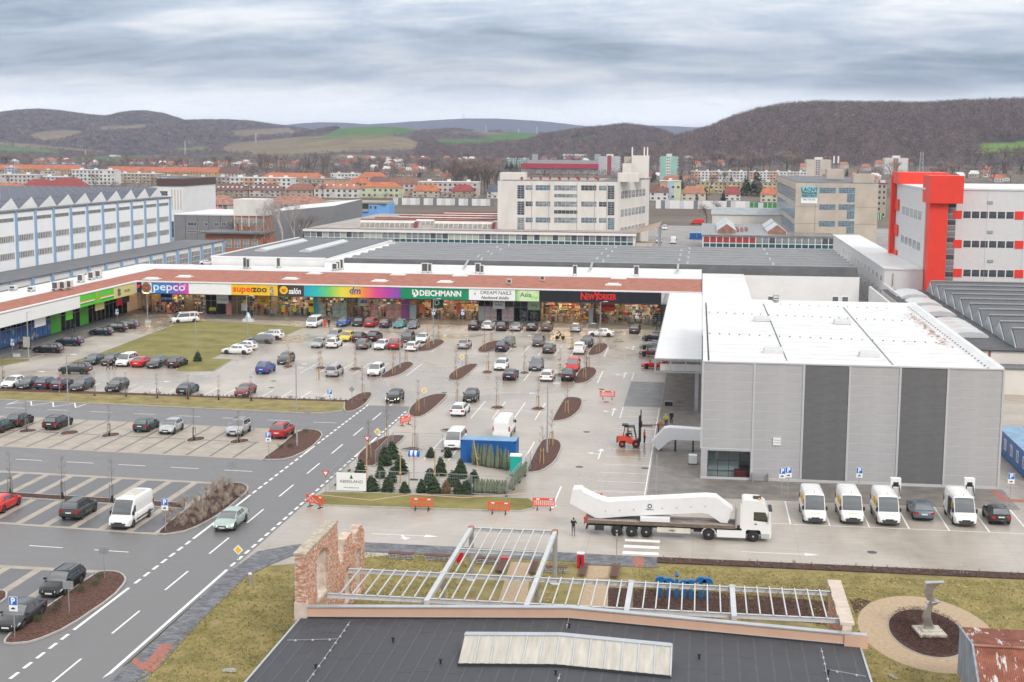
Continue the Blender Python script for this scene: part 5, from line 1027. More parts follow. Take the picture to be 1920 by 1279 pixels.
for i in range(4):window(wt,lerp(x0,x1,.14+i*.24),455.28,mz-3.2,(x1-x0)*.2,2.3,3,1,gl=M_gl2)
for i in range(5):MB().box(lerp(x0,x1,.02+i*.24)-.12,455.1,0,lerp(x0,x1,.02+i*.24)+.12,455.3,mz).build('corner_post',M_cream,wt)
pb=thing('porch_building',(-150,440,0),'low brick entrance building with a projecting flat roof','building')
o,x0,x1,zt=pbox(385,494,438,440,12,M_brick,'wall',pb);MB().box(x0-1.5,438,zt+.01,x1+.5,453,zt+.5).build('roof',M_roofg,pb)
for i in range(5):window(pb,lerp(x0,x1,.25+i*.15),440,1.5,2.0,2.8,2,2,gl=M_gl2)
MB().box(x0+.3,439.9,0,x0+4.5,440,3.4).build('doorway',M_dark,pb)
rgw=thing('slate_hall',(-112,500,0),'long slate grey hall with a white roof edge rising towards the street','factory hall')
p0,p1=onY(496,398,468),onY(626,386,520)
mb=MB();mb.add([(p0[0],468,0),(p1[0],520,0),(p1[0],520,p1[1]),(p0[0],468,p0[1]),(p0[0]-6,520,0),(p1[0]-6,590,0),(p1[0]-6,590,p1[1]),(p0[0]-6,520,p0[1])],[(0,1,2,3),(1,5,6,2),(5,4,7,6),(4,0,3,7)]);mb.build('wall',M_gm,rgw)
MB().add([(p0[0],468,p0[1]),(p1[0],520,p1[1]),(p1[0]-6,590,p1[1]),(p0[0]-6,520,p0[1])],[(0,1,2,3)]).build('roof',M_roofw,rgw)
cb=thing('cream_block',(-250,620,0),'tall windowless cream gable block with a brown roof edge behind the white hall','building')
o,x0,x1,zt=pbox(296,342,349,560,40,M_ww,'wall',cb);MB().box(x0-.3,559.6,zt+.01,x1+.3,600,zt+3.0).build('roof',mat('brown_roof_edge',(.10,.06,.05),.7),cb);pbox(270,296,352,575,40,M_ww,'side_wing',cb)
for i in range(4):MB().box(lerp(x0,x1,.55+i*.12),559.9,8,lerp(x0,x1,.55+i*.12)+.4,560,16).build('cable_duct',M_tanw,cb)
for i in range(3):window(cb,lerp(x0,x1,.12+i*.1),560,zt-4,1.6,2.0,1,2,gl=M_gl)
bu=thing('blue_house',(-150,640,0),'bright blue two storey house with recessed balconies and a flat roof','house')
Yb=640.0;M_blh=mat('blue_render',(.16,.36,.68),.7,.05,.5);o,x0,x1,zt=pbox(609,709,381,Yb,14,M_blh,'wall',bu);MB().box(x0-.5,Yb-.6,zt+.01,x1+4,Yb+15,zt+.8).build('roof',mat('tan_roof',(.40,.34,.27),.9,.15,.4),bu)
MB().prism([(x1,Yb),(x1+4.6,Yb+2),(x1+4.6,Yb+14),(x1,Yb+14)],0,zt).build('side_wall',M_blh,bu)
for f_ in(.05,.12,.36,.46,.86,.95):window(bu,lerp(x0,x1,f_),Yb,zt-2.6,1.3,1.5,1,1,gl=M_gl)
for f_ in(.36,.56):window(bu,lerp(x0,x1,f_),Yb,1.2,1.3,1.5,1,1,gl=M_gl)
for f0,f1 in((.17,.32),(.70,.82)):MB().box(lerp(x0,x1,f0),Yb-.08,zt-3.6,lerp(x0,x1,f1),Yb,zt-.2).build('balcony_recess',M_dark,bu);MB().box(lerp(x0,x1,f0),Yb-.9,zt-3.8,lerp(x0,x1,f1),Yb-.09,zt-2.6).build('balcony',M_steel,bu)
def barrier(pts,ptop,label,seq,name='noise_barrier'):
 t=None
 for(pa,pb_,yb,yt)in pts:
  A,B=G(pa,yb),G(pb_,yb);Y=(A[1]+B[1])/2;h=onY(pa,yt,Y)[1]
  if t is None:t=thing(name,((A[0]+B[0])/2,Y,0),label,'noise barrier')
  n=max(3,int((pb_-pa)/8.5));d=(B[0]-A[0])/n
  for i in range(n):
   piece('panel',t,d-.25,.2,h,(A[0]+i*d+.12,Y,0),seq[i%len(seq)]);MB().box(A[0]+i*d-.12,Y-.05,0,A[0]+i*d+.12,Y+.25,h+.2).build('post',M_ww,t)
 return t
M_pgr=mat('panel_grey',(.20,.205,.215),.6)
barrier([(731,931,385,371)],0,'pale noise barrier wall with dark grey panels behind the old workshop',[M_lg,M_pgr,M_ww,M_lg,M_ww,M_lg,M_pgr,M_ww])
barrier([(1229,1405,392,375.5)],0,'white noise barrier wall with grey panels along the railway by the office block',[M_ww,M_pgr,M_lg,M_ww,M_ww,M_lg,M_ww])
M_grn=mat('green_panel',(.05,.24,.07),.6);barrier([(1405,1456,392,380)],0,'bright green noise barrier panels beside the tan block',[M_grn,M_grn,M_lg,M_grn]);barrier([(1643,1655,412,402)],0,'short green barrier glimpsed between the tan block and the factory',[M_grn])
cs=thing('curved_roof_shed',(20,560,0),'long low shed with a curved zinc roof behind the glass workshop','shed')
a,b=onY(1336,402,545),onY(1456,402,545);MB().box(a[0],545,0,b[0]+2,560,a[1]).build('wall',M_cream,cs);MB().ext([(544.5,a[1]),(546,a[1]+1.2),(549,a[1]+2.2),(553,a[1]+2.4),(560.5,a[1]+1.0),(560.5,a[1])],'x',a[0]-.5,b[0]+2.5).build('roof',M_zinc,cs)
def gable_roof(par,x0,x1,y0,y1,z0,h,m,hip=0.0,over=.5):
 x0-=over;x1+=over;y0-=over;y1+=over;ym=(y0+y1)/2;k=hip*(y1-y0)/2
 mb=MB();mb.add([(x0,y0,z0),(x1,y0,z0),(x1,y1,z0),(x0,y1,z0),(x0+k,ym,z0+h),(x1-k,ym,z0+h)],[(0,1,5,4),(2,3,4,5),(1,2,5),(3,0,4),(3,2,1,0)]);return mb.build('roof',m,par)
for px0,px1,lb,ye,yr,yb in((343,438,'old red-brown factory roof with a tan wall behind the slate office',383,371.5,397),(496,610,'long faded red-brown factory roof behind the slate hall',384,371.5,396)):
 A,B=G(px0,yb),G(px1,yb);Y=A[1];ze=onY(px0,ye,Y)[1];t=thing('old_factory',((A[0]+B[0])/2,Y,0),lb,'factory hall')
 MB().box(A[0],Y,0,B[0],Y+22,ze).build('wall',M_tanw,t);gable_roof(t,A[0],B[0],Y,Y+22,ze+.01,4.6,M_rust,.5)
 for i in range(9):window(t,lerp(A[0],B[0],.08+i*.105),Y,1.4,2.2,2.4,2,2,gl=M_gl)
pk=thing('red_roof_hall',(-180,520,0),'low hall with a bright pinkish red sheet roof behind the slate office','factory hall')
A,B=G(345,405),G(410,405);ze=onY(345,397.5,A[1])[1];MB().box(A[0],A[1],0,B[0],A[1]+20,max(ze,1.5)).build('wall',M_ww,pk);gable_roof(pk,A[0],B[0],A[1],A[1]+20,max(ze,1.5)+.01,2.4,mat('pink_red_sheet',(.50,.10,.10),.6,.1,.4),0.3)
MB().poly([(x,y,-.01)for x,y in ccw([G(1225,404),G(1340,404),G(1340,394),G(1225,394)])]).build('railway_bed',mat('ballast',(.12,.085,.065),.95,.3,.5,.4,6),kind='structure')
# town
WC={'w':(.66,.64,.61),'c':(.58,.52,.42),'t':(.42,.34,.25),'o':(.56,.33,.20),'y':(.53,.40,.18),'b':(.42,.48,.56),'g':(.56,.60,.40),'p':(.56,.48,.45),'l':(.48,.48,.50),'m':(.30,.52,.44)}
RC={'o':(.43,.145,.07),'r':(.26,.055,.05),'n':(.16,.085,.07),'k':(.23,.10,.07),'u':(.08,.10,.13),'s':(.30,.30,.31),'w':(.70,.70,.69),'b':(.20,.34,.52),'a':(.36,.165,.10)}
for k,c in WC.items():mat('render_'+k,c,.85,.10,.12,det=6)
for k,c in RC.items():mat('roof_tiles_'+k,c,.8,.22,.35,.2,2,det=6)
def house(px0,px1,yb,ye,yr,typ,wc,rc,label,fl=None,group='houses of the town',name='town_house',cat='house',segs=None,step=3.4,dep=None,dorm=0):
 A=GT((px0+px1)/2,yb);Y,g0=A[1],max(0,A[2]);x0,x1=onY(px0,yb,Y)[0],onY(px1,yb,Y)[0];ze=max(2.6,onY((px0+px1)/2,ye,Y)[1]-g0);w_=x1-x0;d=dep or min(13,max(8,w_*.7))
 t=thing(name,((x0+x1)/2,Y,0),label,cat,group);wm=MATS['render_'+wc]
 if segs:
  for i,s in enumerate(segs):MB().box(lerp(x0,x1,i/len(segs)),Y-(.25 if i%2 else 0),0,lerp(x0,x1,(i+1)/len(segs)),Y+d,ze).build('wall',MATS['render_'+s],t)
 else:MB().box(x0,Y,0,x1,Y+d,ze).build('wall',wm,t)
 rm=MATS['roof_tiles_'+rc]
 if typ=='flat':
  ro=MB().box(x0-.3,Y-.4,ze+.01,x1+.3,Y+d+.3,ze+.5).build('roof',rm,t)
  n=max(1,int(w_/11))
  for i in range(n):MB().box(lerp(x0,x1,(i+.4)/n),Y+d*.4,ze+.51,lerp(x0,x1,(i+.4)/n)+2.4,Y+d*.4+2.4,ze+1.9).build('stair_head',MATS['render_w'],ro)
 else:
  zr=onY((px0+px1)/2,yr,Y+d/2)[1]-ze-g0;ro=gable_roof(t,x0,x1,Y,Y+d,ze+.01,max(1.5,zr),rm,0 if typ=='gable' else min(.95,.42*w_/d)if typ=='hip' else .5)
  for i in range(max(1,int(w_/14))):xx=lerp(x0,x1,(i+.5)/max(1,int(w_/14)))+.8;MB().box(xx,Y+d*.55,ze+zr*.5,xx+.7,Y+d*.55+.7,ze+zr+.7).build('chimney',M_brick,ro)
  if dorm:
   dm=MB()
   for i in range(dorm):xx=lerp(x0,x1,(i+.8)/(dorm+.6));dm.box(xx-.5,Y+d*.16,ze+zr*.38,xx+.5,Y+d*.3,ze+zr*.62)
   dm.build('roof_windows',M_tw,ro,kind='stuff')
 nf=fl or max(1,round(ze/3.0));nw=max(2,int(w_/step));wn=MB()
 for f in range(nf):
  zc_=ze*(f+.28)/nf;hh=min(1.55,ze/nf*.52)
  for i in range(nw):
   if(i*7+f*3)%11==10:continue
   xc=lerp(x0,x1,(i+.5)/nw);ww=min(1.7,w_/nw*.55)/2;yy=Y-(.25 if segs and int((i+.5)/nw*len(segs))%2 else 0)
   wn.box(xc-ww-.12,yy-.05,zc_-.1,xc+ww+.12,yy+.1,zc_+hh+.1,1);wn.box(xc-ww,yy-.07,zc_,xc+ww,yy-.049,zc_+hh,0)
   if typ=='flat' and(i+f)%4==1 and w_>20:wn.box(xc-1.3,yy-1.0,zc_-.9,xc+1.3,yy-.06,zc_-.1,1)
 wn.build('windows',[M_gl,M_fr],t,kind='stuff');t.location.z+=g0;return t
HS=[(-30,155,330,318,309,'hip','y','o','long orange roofed terrace at the far edge of town by the picture border',2),(200,408,333,323,313,'gable','y','o','very long bright orange roofed terrace far back',2),(407,453,334,325,314,'hip','w','n','brown roofed end block of the long orange terrace',2),(88,162,317,308,304,'flat','b','b','far pale blue flats with blue roof edge',3),(135,216,347,319.5,0,'flat','w','w','white flat roofed office with four rows of dark windows',4),(217,296,343,326,0,'flat','t','w','tan flat roofed block under the long orange terrace',3),(297,358,346,331,0,'flat','b','s','pale blue-grey flat roofed block beside the tan one',2),(43,95,366,350,336,'hip','t','r','dark red hipped villa before the hotels',2),(88,154,369,350.5,334,'hip','c','r','bright crimson hipped villa with a balcony',2),(-12,42,369,355,344,'hip','t','o','orange hipped house at the picture border',2),(-5,66,349,328,0,'flat','p','w','pale hotel with orange panels at the picture border',3),(70,104,334,320,0,'flat','c','s','small cream flat roofed block far back between trees',2),(8,28,331,314,0,'flat','b','w','narrow pale tower like block far back',4),(72,134,349,332,0,'flat','l','w','lilac grey block behind the crimson villa',3),(359,432,353,333,0,'flat','t','s','tan block with a red framed doorway column behind a spruce',3),(432,546,363,334,0,'flat','w','w','striped white and orange flats, taller than the villas before them',4),(341,384,369,354,339,'hip','t','o','orange hipped villa beside the cream gable block',2),(401,458,369,357,344,'hip','t','n','grey brown hipped villa with white rooflights',2),(467,526,369,357,345,'hip','p','n','dark brown hipped villa with a row of rooflights',2),(534,587,370,357,345,'hip','t','k','brown hipped villa beside the orange mansard house',2),(589,672,371,354,340,'hip','w','a','white house with a long orange-brown roof full of rooflights',2),(490,605,346,333,324,'hip','y','o','orange roofed long terrace behind the poplars',2),(553,650,353,336,0,'flat','t','s','tan flat roofed block behind the white mansard house',2),(677,749,371,352,341,'hip','g','o','pale green house with a salmon roof and stair window',2),(652,690,356,344,333,'hip','y','o','small yellow house with an orange roof',2),(690,728,349,340,331,'hip','p','n','dark maroon hipped roof behind the green house',1),(671,721,343,332.5,323,'hip','w','o','orange roofed house before the flat white terrace',2),(730,786,368,345,335,'gable','p','k','grey plastered house with a faded brown roof',3),(784,895,370,342,0,'flat','p','w','long pinkish white flats with roof vents behind two villas',3),(773,823,370,358.5,343,'hip','c','o','orange pyramid roofed villa before the pinkish flats',2),(846,886,371,359,346,'hip','t','r','red-brown hipped villa before the pinkish flats',2),(913,933,372,359,347,'hip','w','u','slate blue roofed villa half behind the office block',2),(620,672,338,326,0,'flat','w','w','flat white terrace behind orange roofs',2),(748,800,322,318,314,'gable','w','a','low orange roofed row far back in the trees',1),(742,768,316,308,0,'flat','w','w','white flat house far back in the trees',2),(745,779,330,325,321,'gable','c','k','brown roofed house among the far trees',1),(838,866,323,318,311,'hip','c','r','bright red roofed house before the brown grove',1),(824,864,340,332,322,'hip','t','k','brown and orange hipped house before the brown grove',1),(1218,1252,376,361,346,'gable','w','n','brown roofed house beside the office block flank',2),(1277,1323,376,363,349,'hip','c','a','half red half orange roofed house near the railway',2),(1358,1388,376,364.5,350,'hip','w','r','small dark red roofed house near the railway',2),(1426,1457,379,365,352,'hip','c','o','salmon roofed house beside the big dark conifer',2),(1305,1456,363,342,0,'flat','y','s','long mustard school building behind the railway houses',3),(1295,1400,343,322,0,'flat','w','w','long white and peach flats behind the school',4),(1405,1512,343,323,0,'flat','w','w','long white and peach flats behind the tan block',4),(1643,1660,408,345,0,'flat','t','r','narrow brick block glimpsed beside the red factory',6),(944,990,313,298,0,'flat','m','w','pale mint and white flats behind dark spruces',4)]
for h_ in HS:
 sg=('w','o','w','o','w')if 'striped' in h_[8]else('o','w','o','w','p','w')if 'peach' in h_[8]else None
 house(*h_[:9],fl=h_[9],segs=sg,name='apartment_block' if h_[5]=='flat' else 'town_house',cat='apartment block' if h_[5]=='flat' else 'house',dorm=6 if 'rooflights' in h_[8]else 0,group='flat roofed blocks of the town' if h_[5]=='flat' else 'houses of the town')
mo_=house(1237,1276,376,340,0,'flat','g','w','modern house in red and blue panels with a projecting roof',fl=2,segs=('r' if False else 'o','b','g'))
def tower(px0,px1,yb,yt,wc,label,stripe='w',fl=9):
 A=GT(px0,yb);Y,g0=A[1],max(0,A[2]);x0,x1=onY(px0,yb,Y)[0],onY(px1,yb,Y)[0];z=onY(px0,yt,Y)[1]-g0;t=thing('tower_block',((x0+x1)/2,Y,0),label,'tower block','tower blocks of the town');w_=x1-x0
 MB().box(x0,Y,0,x1,Y+14,z).build('wall',MATS['render_'+wc],t);MB().box(lerp(x0,x1,.35),Y+3,z,lerp(x0,x1,.68),Y+10,z+2.6).build('roof_house',MATS['render_w'],t);st=MB().box(lerp(x0,x1,.36),Y-.3,1,lerp(x0,x1,.60),Y,z-.5).build('stair_strip',MATS['render_'+stripe],t)
 bl_=MB();wn=MB()
 for f in range(fl):
  zz_=z*(f+.25)/fl
  for s in(x0,x1):bl_.box(s-1.2,Y+1,zz_-.5,s+1.2,Y+12,zz_+.5)
  for u in(.40,.50):wn.box(lerp(x0,x1,u),Y-.36,zz_,lerp(x0,x1,u+.06),Y-.301,zz_+1.3)
 bl_.build('balconies',MATS['render_w'],t,kind='stuff');wn.build('windows',M_gl,t,kind='stuff');t.location.z+=g0;return t
tower(1237,1269,341,293,'m','mint green tower block with a white stair strip','w');tower(1511,1556,333,299,'c','cream tower block rising behind the tan office block','p',8);tower(1658,1701,327,296,'w','white and pink tower block beside the red factory','o',8);t=tower(1123,1161,329,293,'l','grey tower block with a red middle strip beside the stadium','w',8)
MB().box(t.location.x-2.5,t.location.y-.5,1,t.location.x+2.5,t.location.y-.31,24).build('red_strip',MATS['render_r']if 'render_r' in MATS else mat('strip_red',(.35,.06,.07),.8),t)
_,Ys,zs_=GT(1050,326);t=thing('stadium',(onY(1050,326,Ys)[0],Ys,0),'stadium stand with a red roof edge between four grey light pylons','stadium');a,b=onY(977,314,Ys),onY(1124,308,Ys)
MB().box(a[0],Ys,a[1]-.5,b[0],Ys+3,b[1]+.3).build('roof_edge',mat('stadium_red',(.45,.025,.05),.5),t);MB().box(a[0]+8,Ys+3,b[1],b[0],Ys+26,b[1]+4.2).build('roof',M_steel,t);MB().box(a[0],Ys+4,0,b[0],Ys+24,a[1]-.6).build('stand',M_lg,t)
for px in(998,1115):
 x=onY(px,318,Ys+8)[0];zt_=onY(px,289,Ys+8)[1];mb=MB()
 for u in(0,3.4,6.8):mb.bar((x+u,Ys+8,0),(x+u,Ys+8,zt_),.7,.7)
 for k in range(8):mb.bar((x,Ys+8,zt_*k/8),(x+6.8,Ys+8,zt_*k/8+1.5),.4,.4)
 mb.box(x-.3,Ys+7.6,zt_-7,x+7.1,Ys+8.4,zt_);mb.build('light_pylon',M_steel,t)
def lattice(px,yb,yt,w_,label,m=None,stripes=False,D=None):
 if D:x,y=D*math.sin(math.radians(azim(px))),D*math.cos(math.radians(azim(px)));z0=float(terrain(np.array([azim(px)]),np.array([D]))[0])-1;zt_=onY(px,yt,y)[1]
 else:x,y,z0=GT(px,yb);zt_=onY(px,yt,y)[1]
 t=thing('lattice_mast',(x,y,z0),label,'mast','masts on the hills and in town');n=7;mb=MB();h=zt_-z0
 for sx in(-1,1):
  for sy in(-1,1):mb.bar((sx*w_,sy*w_,0),(sx*w_*.5,sy*w_*.5,h),w_*.16,w_*.16)
 for k in range(n):f=1-.5*k/n;g_=1-.5*(k+1)/n;mb.bar((-w_*f,-w_*f,h*k/n),(w_*g_,-w_*g_,h*(k+1)/n),w_*.1,w_*.1);mb.bar((w_*f,-w_*f,h*k/n),(-w_*g_,-w_*g_,h*(k+1)/n),w_*.1,w_*.1)
 link('frame',mb.mesh('frame',m or M_steel),t,local=True)
 if stripes:
  for k in range(0,n,2):f=1-.5*k/n;link('red_band',MB().box(-w_*f,-w_*f,h*k/n,w_*f,w_*f,h*(k+.8)/n).mesh('red_band',MATS['stripe_mast']if 'stripe_mast' in MATS else mat('stripe_mast',(.45,.12,.10),.7)),t,local=True)
lattice(1726,345,285,2.4,'grey lattice mast beside the white and pink tower')
for px,yt,D,lb in((350,265,3300,'red and white mast on the low slope below the long hills'),(482,249,3500,'red and white mast at the foot of the tan field'),(164,281,3100,'red and white mast lowest in the valley'),(625,240,3600,'red and white mast on the green hilltop'),(749,244,3500,'red and white mast at the hedge above the tan field'),(910,234,3600,'red and white mast highest on the far field edge'),(971,241,3550,'stout red and white mast in the wood edge'),(1005,237,3650,'slim red and white mast beside the stout one')):lattice(px,0,yt,1.6,lb,M_ww,True,D)
lattice(869,0,214,5,'transmitter mast on the farthest blue ridge',M_steel,False,10900)
for px0,px1,yb,yt,lb in((1056,1098,299,289,'white vaulted hall far behind the stadium'),(628,640,312,307,'small white hall at the far field edge'),(395,470,311,305,'long white hall at the far edge of the valley'),(70,100,299,295,'grey barn in the far fields'),(205,216,294,291,'white barn below the long hills')):
 x0,y,z=GT(px0,yb);x1=onY(px1,yb,y)[0];h=max(4,onY(px0,yt,y)[1]-z);t=thing('far_hall',((x0+x1)/2,y,0),lb,'hall');MB().box(x0,y,0,x1,y+30,h*.7).build('wall',MATS['render_w'],t);MB().ext([(y-1,h*.7),(y+8,h),(y+22,h),(y+31,h*.7)],'x',x0-1,x1+1).build('roof',M_roofw,t);t.location.z+=z
rg=random.Random(9);n_=0
pm_=[(MB().box(-5,0,0,5,9,4.5).mesh('wall',MATS['render_'+w_]))for w_ in 'wcp']
def rfm(m):mb=MB();mb.add([(-5.5,-.5,4.4),(5.5,-.5,4.4),(5.5,9.5,4.4),(-5.5,9.5,4.4),(-4,4.5,8),(4,4.5,8)],[(0,1,5,4),(2,3,4,5),(1,2,5),(3,0,4)]);return mb.mesh('roof',m)
rms=[rfm(MATS['roof_tiles_'+c])for c in 'oarkw']
wnm=MB()
for i in range(3):wnm.box(-3.6+i*2.8,-.06,1.4,-2.3+i*2.8,.0,2.8)
wnm=wnm.mesh('windows',M_gl)
for(a,b,y0,y1,n)in((300,560,309,316,22),(640,830,300,313,34),(830,960,300,309,14),(20,300,304,310,16),(1500,1640,336,346,6),(1730,1915,322,345,12),(1200,1320,330,345,9),(700,830,316,330,12),(960,1110,296,306,8)):
 for i in range(n):
  x,y,z=GT(rg.uniform(a,b),rg.uniform(y0,y1));t=thing('far_house',(x,y,z-.4),'tiny gabled house among bare trees at the far edge of town','house','small far houses',rz=rg.uniform(-.7,.7));link('wall',rg.choice(pm_),t,local=True);link('roof',rg.choice(rms),t,local=True);link('windows',wnm,t,local=True,kind='stuff')
for px,D in((1305,1800),(1350,1780),(1322,1850),(1505,1700),(1535,1760),(1580,1720),(1618,1700),(1645,1740),(1700,1760),(1475,1900),(1440,1950),(1290,1900)):
 az=azim(px);x,y=D*math.sin(math.radians(az)),D*math.cos(math.radians(az));t=thing('garden_hut',(x,y,float(terrain(np.array([az]),np.array([float(D)]))[0])),'small light gabled cottage in the gardens at the foot of the big hill','hut','cottages on the slope',rz=rg.uniform(-.7,.7));link('wall',rg.choice(pm_),t,local=True);link('roof',rg.choice(rms),t,local=True)
 # trees
M_bark=mat('bark',(.11,.085,.07),.95,.3,3,.3,20);M_barkp=mat('birch_bark',(.48,.43,.40),.9,.2,2);M_needle=mat('spruce_needles',(.022,.042,.020),.9,.45,1.2,c2=(.045,.072,.03));M_twig={k:mat('twigs_'+k,c,.95,.25,.4)for k,c in(('brown',(.19,.13,.105)),('grey',(.25,.20,.175)),('red',(.24,.125,.085)),('tan',(.34,.25,.185)),('pale',(.34,.29,.26)))}
def bare_tree(seed,h=12.0,r=3.6,dens=420,narrow=1.0):
 rg=random.Random(seed);tr=MB();tips=[]
 def grow(p,d,L,rad,lev):
  q_=p+d*L;tr.tube(p,q_,rad,rad*.68,5 if lev<2 else 3,cap=False)
  if lev>=4:tips.append(q_);return
  for i in range(3 if lev<3 else 2):
   a=rg.uniform(0,6.28);s=rg.uniform(.32,.75)*narrow;nd=(d+Vector((math.cos(a)*s,math.sin(a)*s,rg.uniform(.0,.3)))).normalized();grow(q_ if i else p+d*L*rg.uniform(.7,1),nd,L*rg.uniform(.58,.82),rad*.62,lev+1)
 grow(Vector((0,0,0)),Vector((0,0,1)),h*.30,h*.018,0);cr=MB();zmx=max(t_.z for t_ in tips);k=h/zmx
 tr.v=[(a*k,b*k,c*k)for a,b,c in tr.v]
 for i in range(dens):
  c=rg.choice(tips)*k+Vector((rg.gauss(0,.07),rg.gauss(0,.07),rg.gauss(0,.06)))*h*.75;u=Vector((rg.gauss(0,1),rg.gauss(0,1),rg.uniform(.2,1.4))).normalized()*h*rg.uniform(.03,.075);v=u.orthogonal().normalized()*h*.0035;cr.add([c-v,c+v,c+u],[(0,1,2)])
 return tr,cr
BT=[bare_tree(s,narrow=n)for s,n in((1,1),(2,1.1),(3,.9),(4,.45))]
BTM=[(tr.mesh('trunk',M_bark),cr.mesh('crown',M_twig['brown']))for tr,cr in BT]
def tree(x,y,h,v,tw,label,group,z=-.05,trunk=None,name='bare_tree',wide=1.0):
 t=thing(name,(x,y,z),label,'tree',group,rz=random.uniform(0,6.28));s=h/12;t.scale=(s*wide,s*wide,s)
 link('trunk',BTM[v][0],t,local=True,mats={0:trunk}if trunk else None);link('crown',BTM[v][1],t,local=True,mats={0:M_twig[tw]});return t
TOWNT=[((.24,.18,.15),.4),((.19,.145,.125),.3),((.30,.23,.18),.2),((.09,.11,.06),.1)]
rg=random.Random(31);random.seed(5)
def grove(a,b,y0,y1,n,h0,h1,tws,label,vs=(0,1,2),group='bare trees of the town',wide=1.0):
 for i in range(n):x,y,z=GT(rg.uniform(a,b),rg.uniform(y0,y1));tree(x,y,rg.uniform(h0,h1),rg.choice(vs),rg.choice(tws),label,group,z,wide=wide)
grove(846,932,340,369,40,17,24,['brown','brown','grey'],'bare tree in the dense brown grove beside the white office block',wide=1.2)
grove(440,640,322,334,20,18,26,['brown','grey','tan'],'tall slim leafless poplar behind the orange terraces',(3,2))
grove(640,860,312,330,30,14,20,['brown','grey'],'bare tree among the far roofs behind the green and yellow houses',wide=1.25);grove(-10,430,312,322,24,14,20,['brown','grey','red'],'bare tree along the far edge of the orange terraces',wide=1.3)
grove(1220,1520,318,332,30,16,24,['brown','grey','tan'],'bare tree behind the white and peach flats',wide=1.2);grove(1250,1460,345,372,14,10,16,['brown','grey'],'bare tree between the railway houses',wide=1.1);grove(1655,1920,312,345,44,13,20,['tan','grey','brown','pale'],'bare tree in the pale belt behind the red factory',wide=1.25);grove(900,1220,308,322,26,14,20,['brown','grey','red'],'bare tree around the stadium',wide=1.2)
grove(300,560,352,368,12,7,10,['brown','grey','tan'],'small bare garden tree between the villas',wide=1.1);grove(560,930,355,371,13,7,11,['brown','tan','grey'],'small bare garden tree before the pale houses',wide=1.1);grove(0,300,330,362,14,8,12,['brown','red'],'bare tree between the hotels and red villas',wide=1.1)
wood('garden_trees',5200,lambda g,n:np.array([(*G(px,py),-.05)for px,py in zip(g.uniform(-20,1940,n),330+46*g.random(n)**1.2)if not(460<px<640 and py>372)]),4.6,2.6,30,TOWNT,13,'leafless garden trees and hedges between the houses')
wood('scrub',20000,slope_points(1250,3000,-30,1950,lambda px,py,g:(py>293)&(g.random(len(px))<np.where(px<420,.55,1)),336),8,4.6,30,TOWNT,12,'far leafless scrub and garden trees between the houses')
for px,py,h,tw,lb in((509,468,15,'pale','white barked birch by the slate hall, tallest of three'),(530,470,16,'pale','white barked birch by the slate hall, middle of three'),(552,466,15,'pale','white barked birch by the slate hall beside the spruce'),(455,470,11,'tan','tan twigged bush tree before the porch building'),(478,474,9,'tan','low tan twigged tree between porch building and birches'),(570,458,10,'brown','brown bushy tree beside the long glazed workshop'),(494,478,8,'brown','low brown bush tree at the lane end'),(1325,420,9,'red','reddish brown bushy tree by the railway'),(1350,412,9,'brown','brown bushy tree by the railway yard')):
 x,y=G(px,py);tree(x,y,h,0 if 'birch' in lb else 1,tw,lb,'trees of the old works',trunk=M_barkp if 'birch' in lb else None,wide=.8 if 'birch' in lb else 1.5)
def conifer(seed,h=10.0,r=2.6,rows=16,per=13,ex=.85):
 rg=random.Random(seed);mb=MB()
 for i in range(rows):
  f=i/rows;z=h*(.06+.92*f);rr_=r*(1-f)**ex*(.75+.25*min(1,f*5))+.08
  for j in range(max(5,int(per*(1-f*.6)))):
   a=rg.uniform(0,6.28);L=rr_*rg.uniform(.7,1.12);w_=L*rg.uniform(.22,.36);dz=-L*rg.uniform(.12,.42);c,s=math.cos(a),math.sin(a);zz_=z+rg.uniform(-.3,.3)*h/rows
   mb.add([(0,0,zz_+.12*L),(c*L*.6-s*w_,s*L*.6+c*w_,zz_+dz*.5),(c*L,s*L,zz_+dz),(c*L*.6+s*w_,s*L*.6-c*w_,zz_+dz*.5),(c*L*.55,s*L*.55,zz_+dz*.2+.14*L)],[(0,1,4),(1,2,4),(2,3,4),(3,0,4)])
 return mb
CF=[conifer(1).mesh('crown',M_needle),conifer(2,r=3.2).mesh('crown',M_needle),conifer(3,r=4.2,rows=12,per=17).mesh('crown',M_needle),conifer(4,r=3.7,rows=15,per=24,ex=.5).mesh('crown',M_needle),conifer(5,r=4.6,rows=13,per=24,ex=.42).mesh('crown',M_needle)];CT=MB().tube((0,0,0),(0,0,6),.16,.06,6).mesh('trunk',M_bark)
def spruce(x,y,h,v,label,group='conifers of the town',z=-.05,name='conifer',cat='tree',sc=1.0):t=thing(name,(x,y,z),label,cat,group,rz=random.uniform(0,6.28));t.scale=(h/10*sc,h/10*sc,h/10);link('trunk',CT,t,local=True);link('crown',CF[v],t,local=True);return t
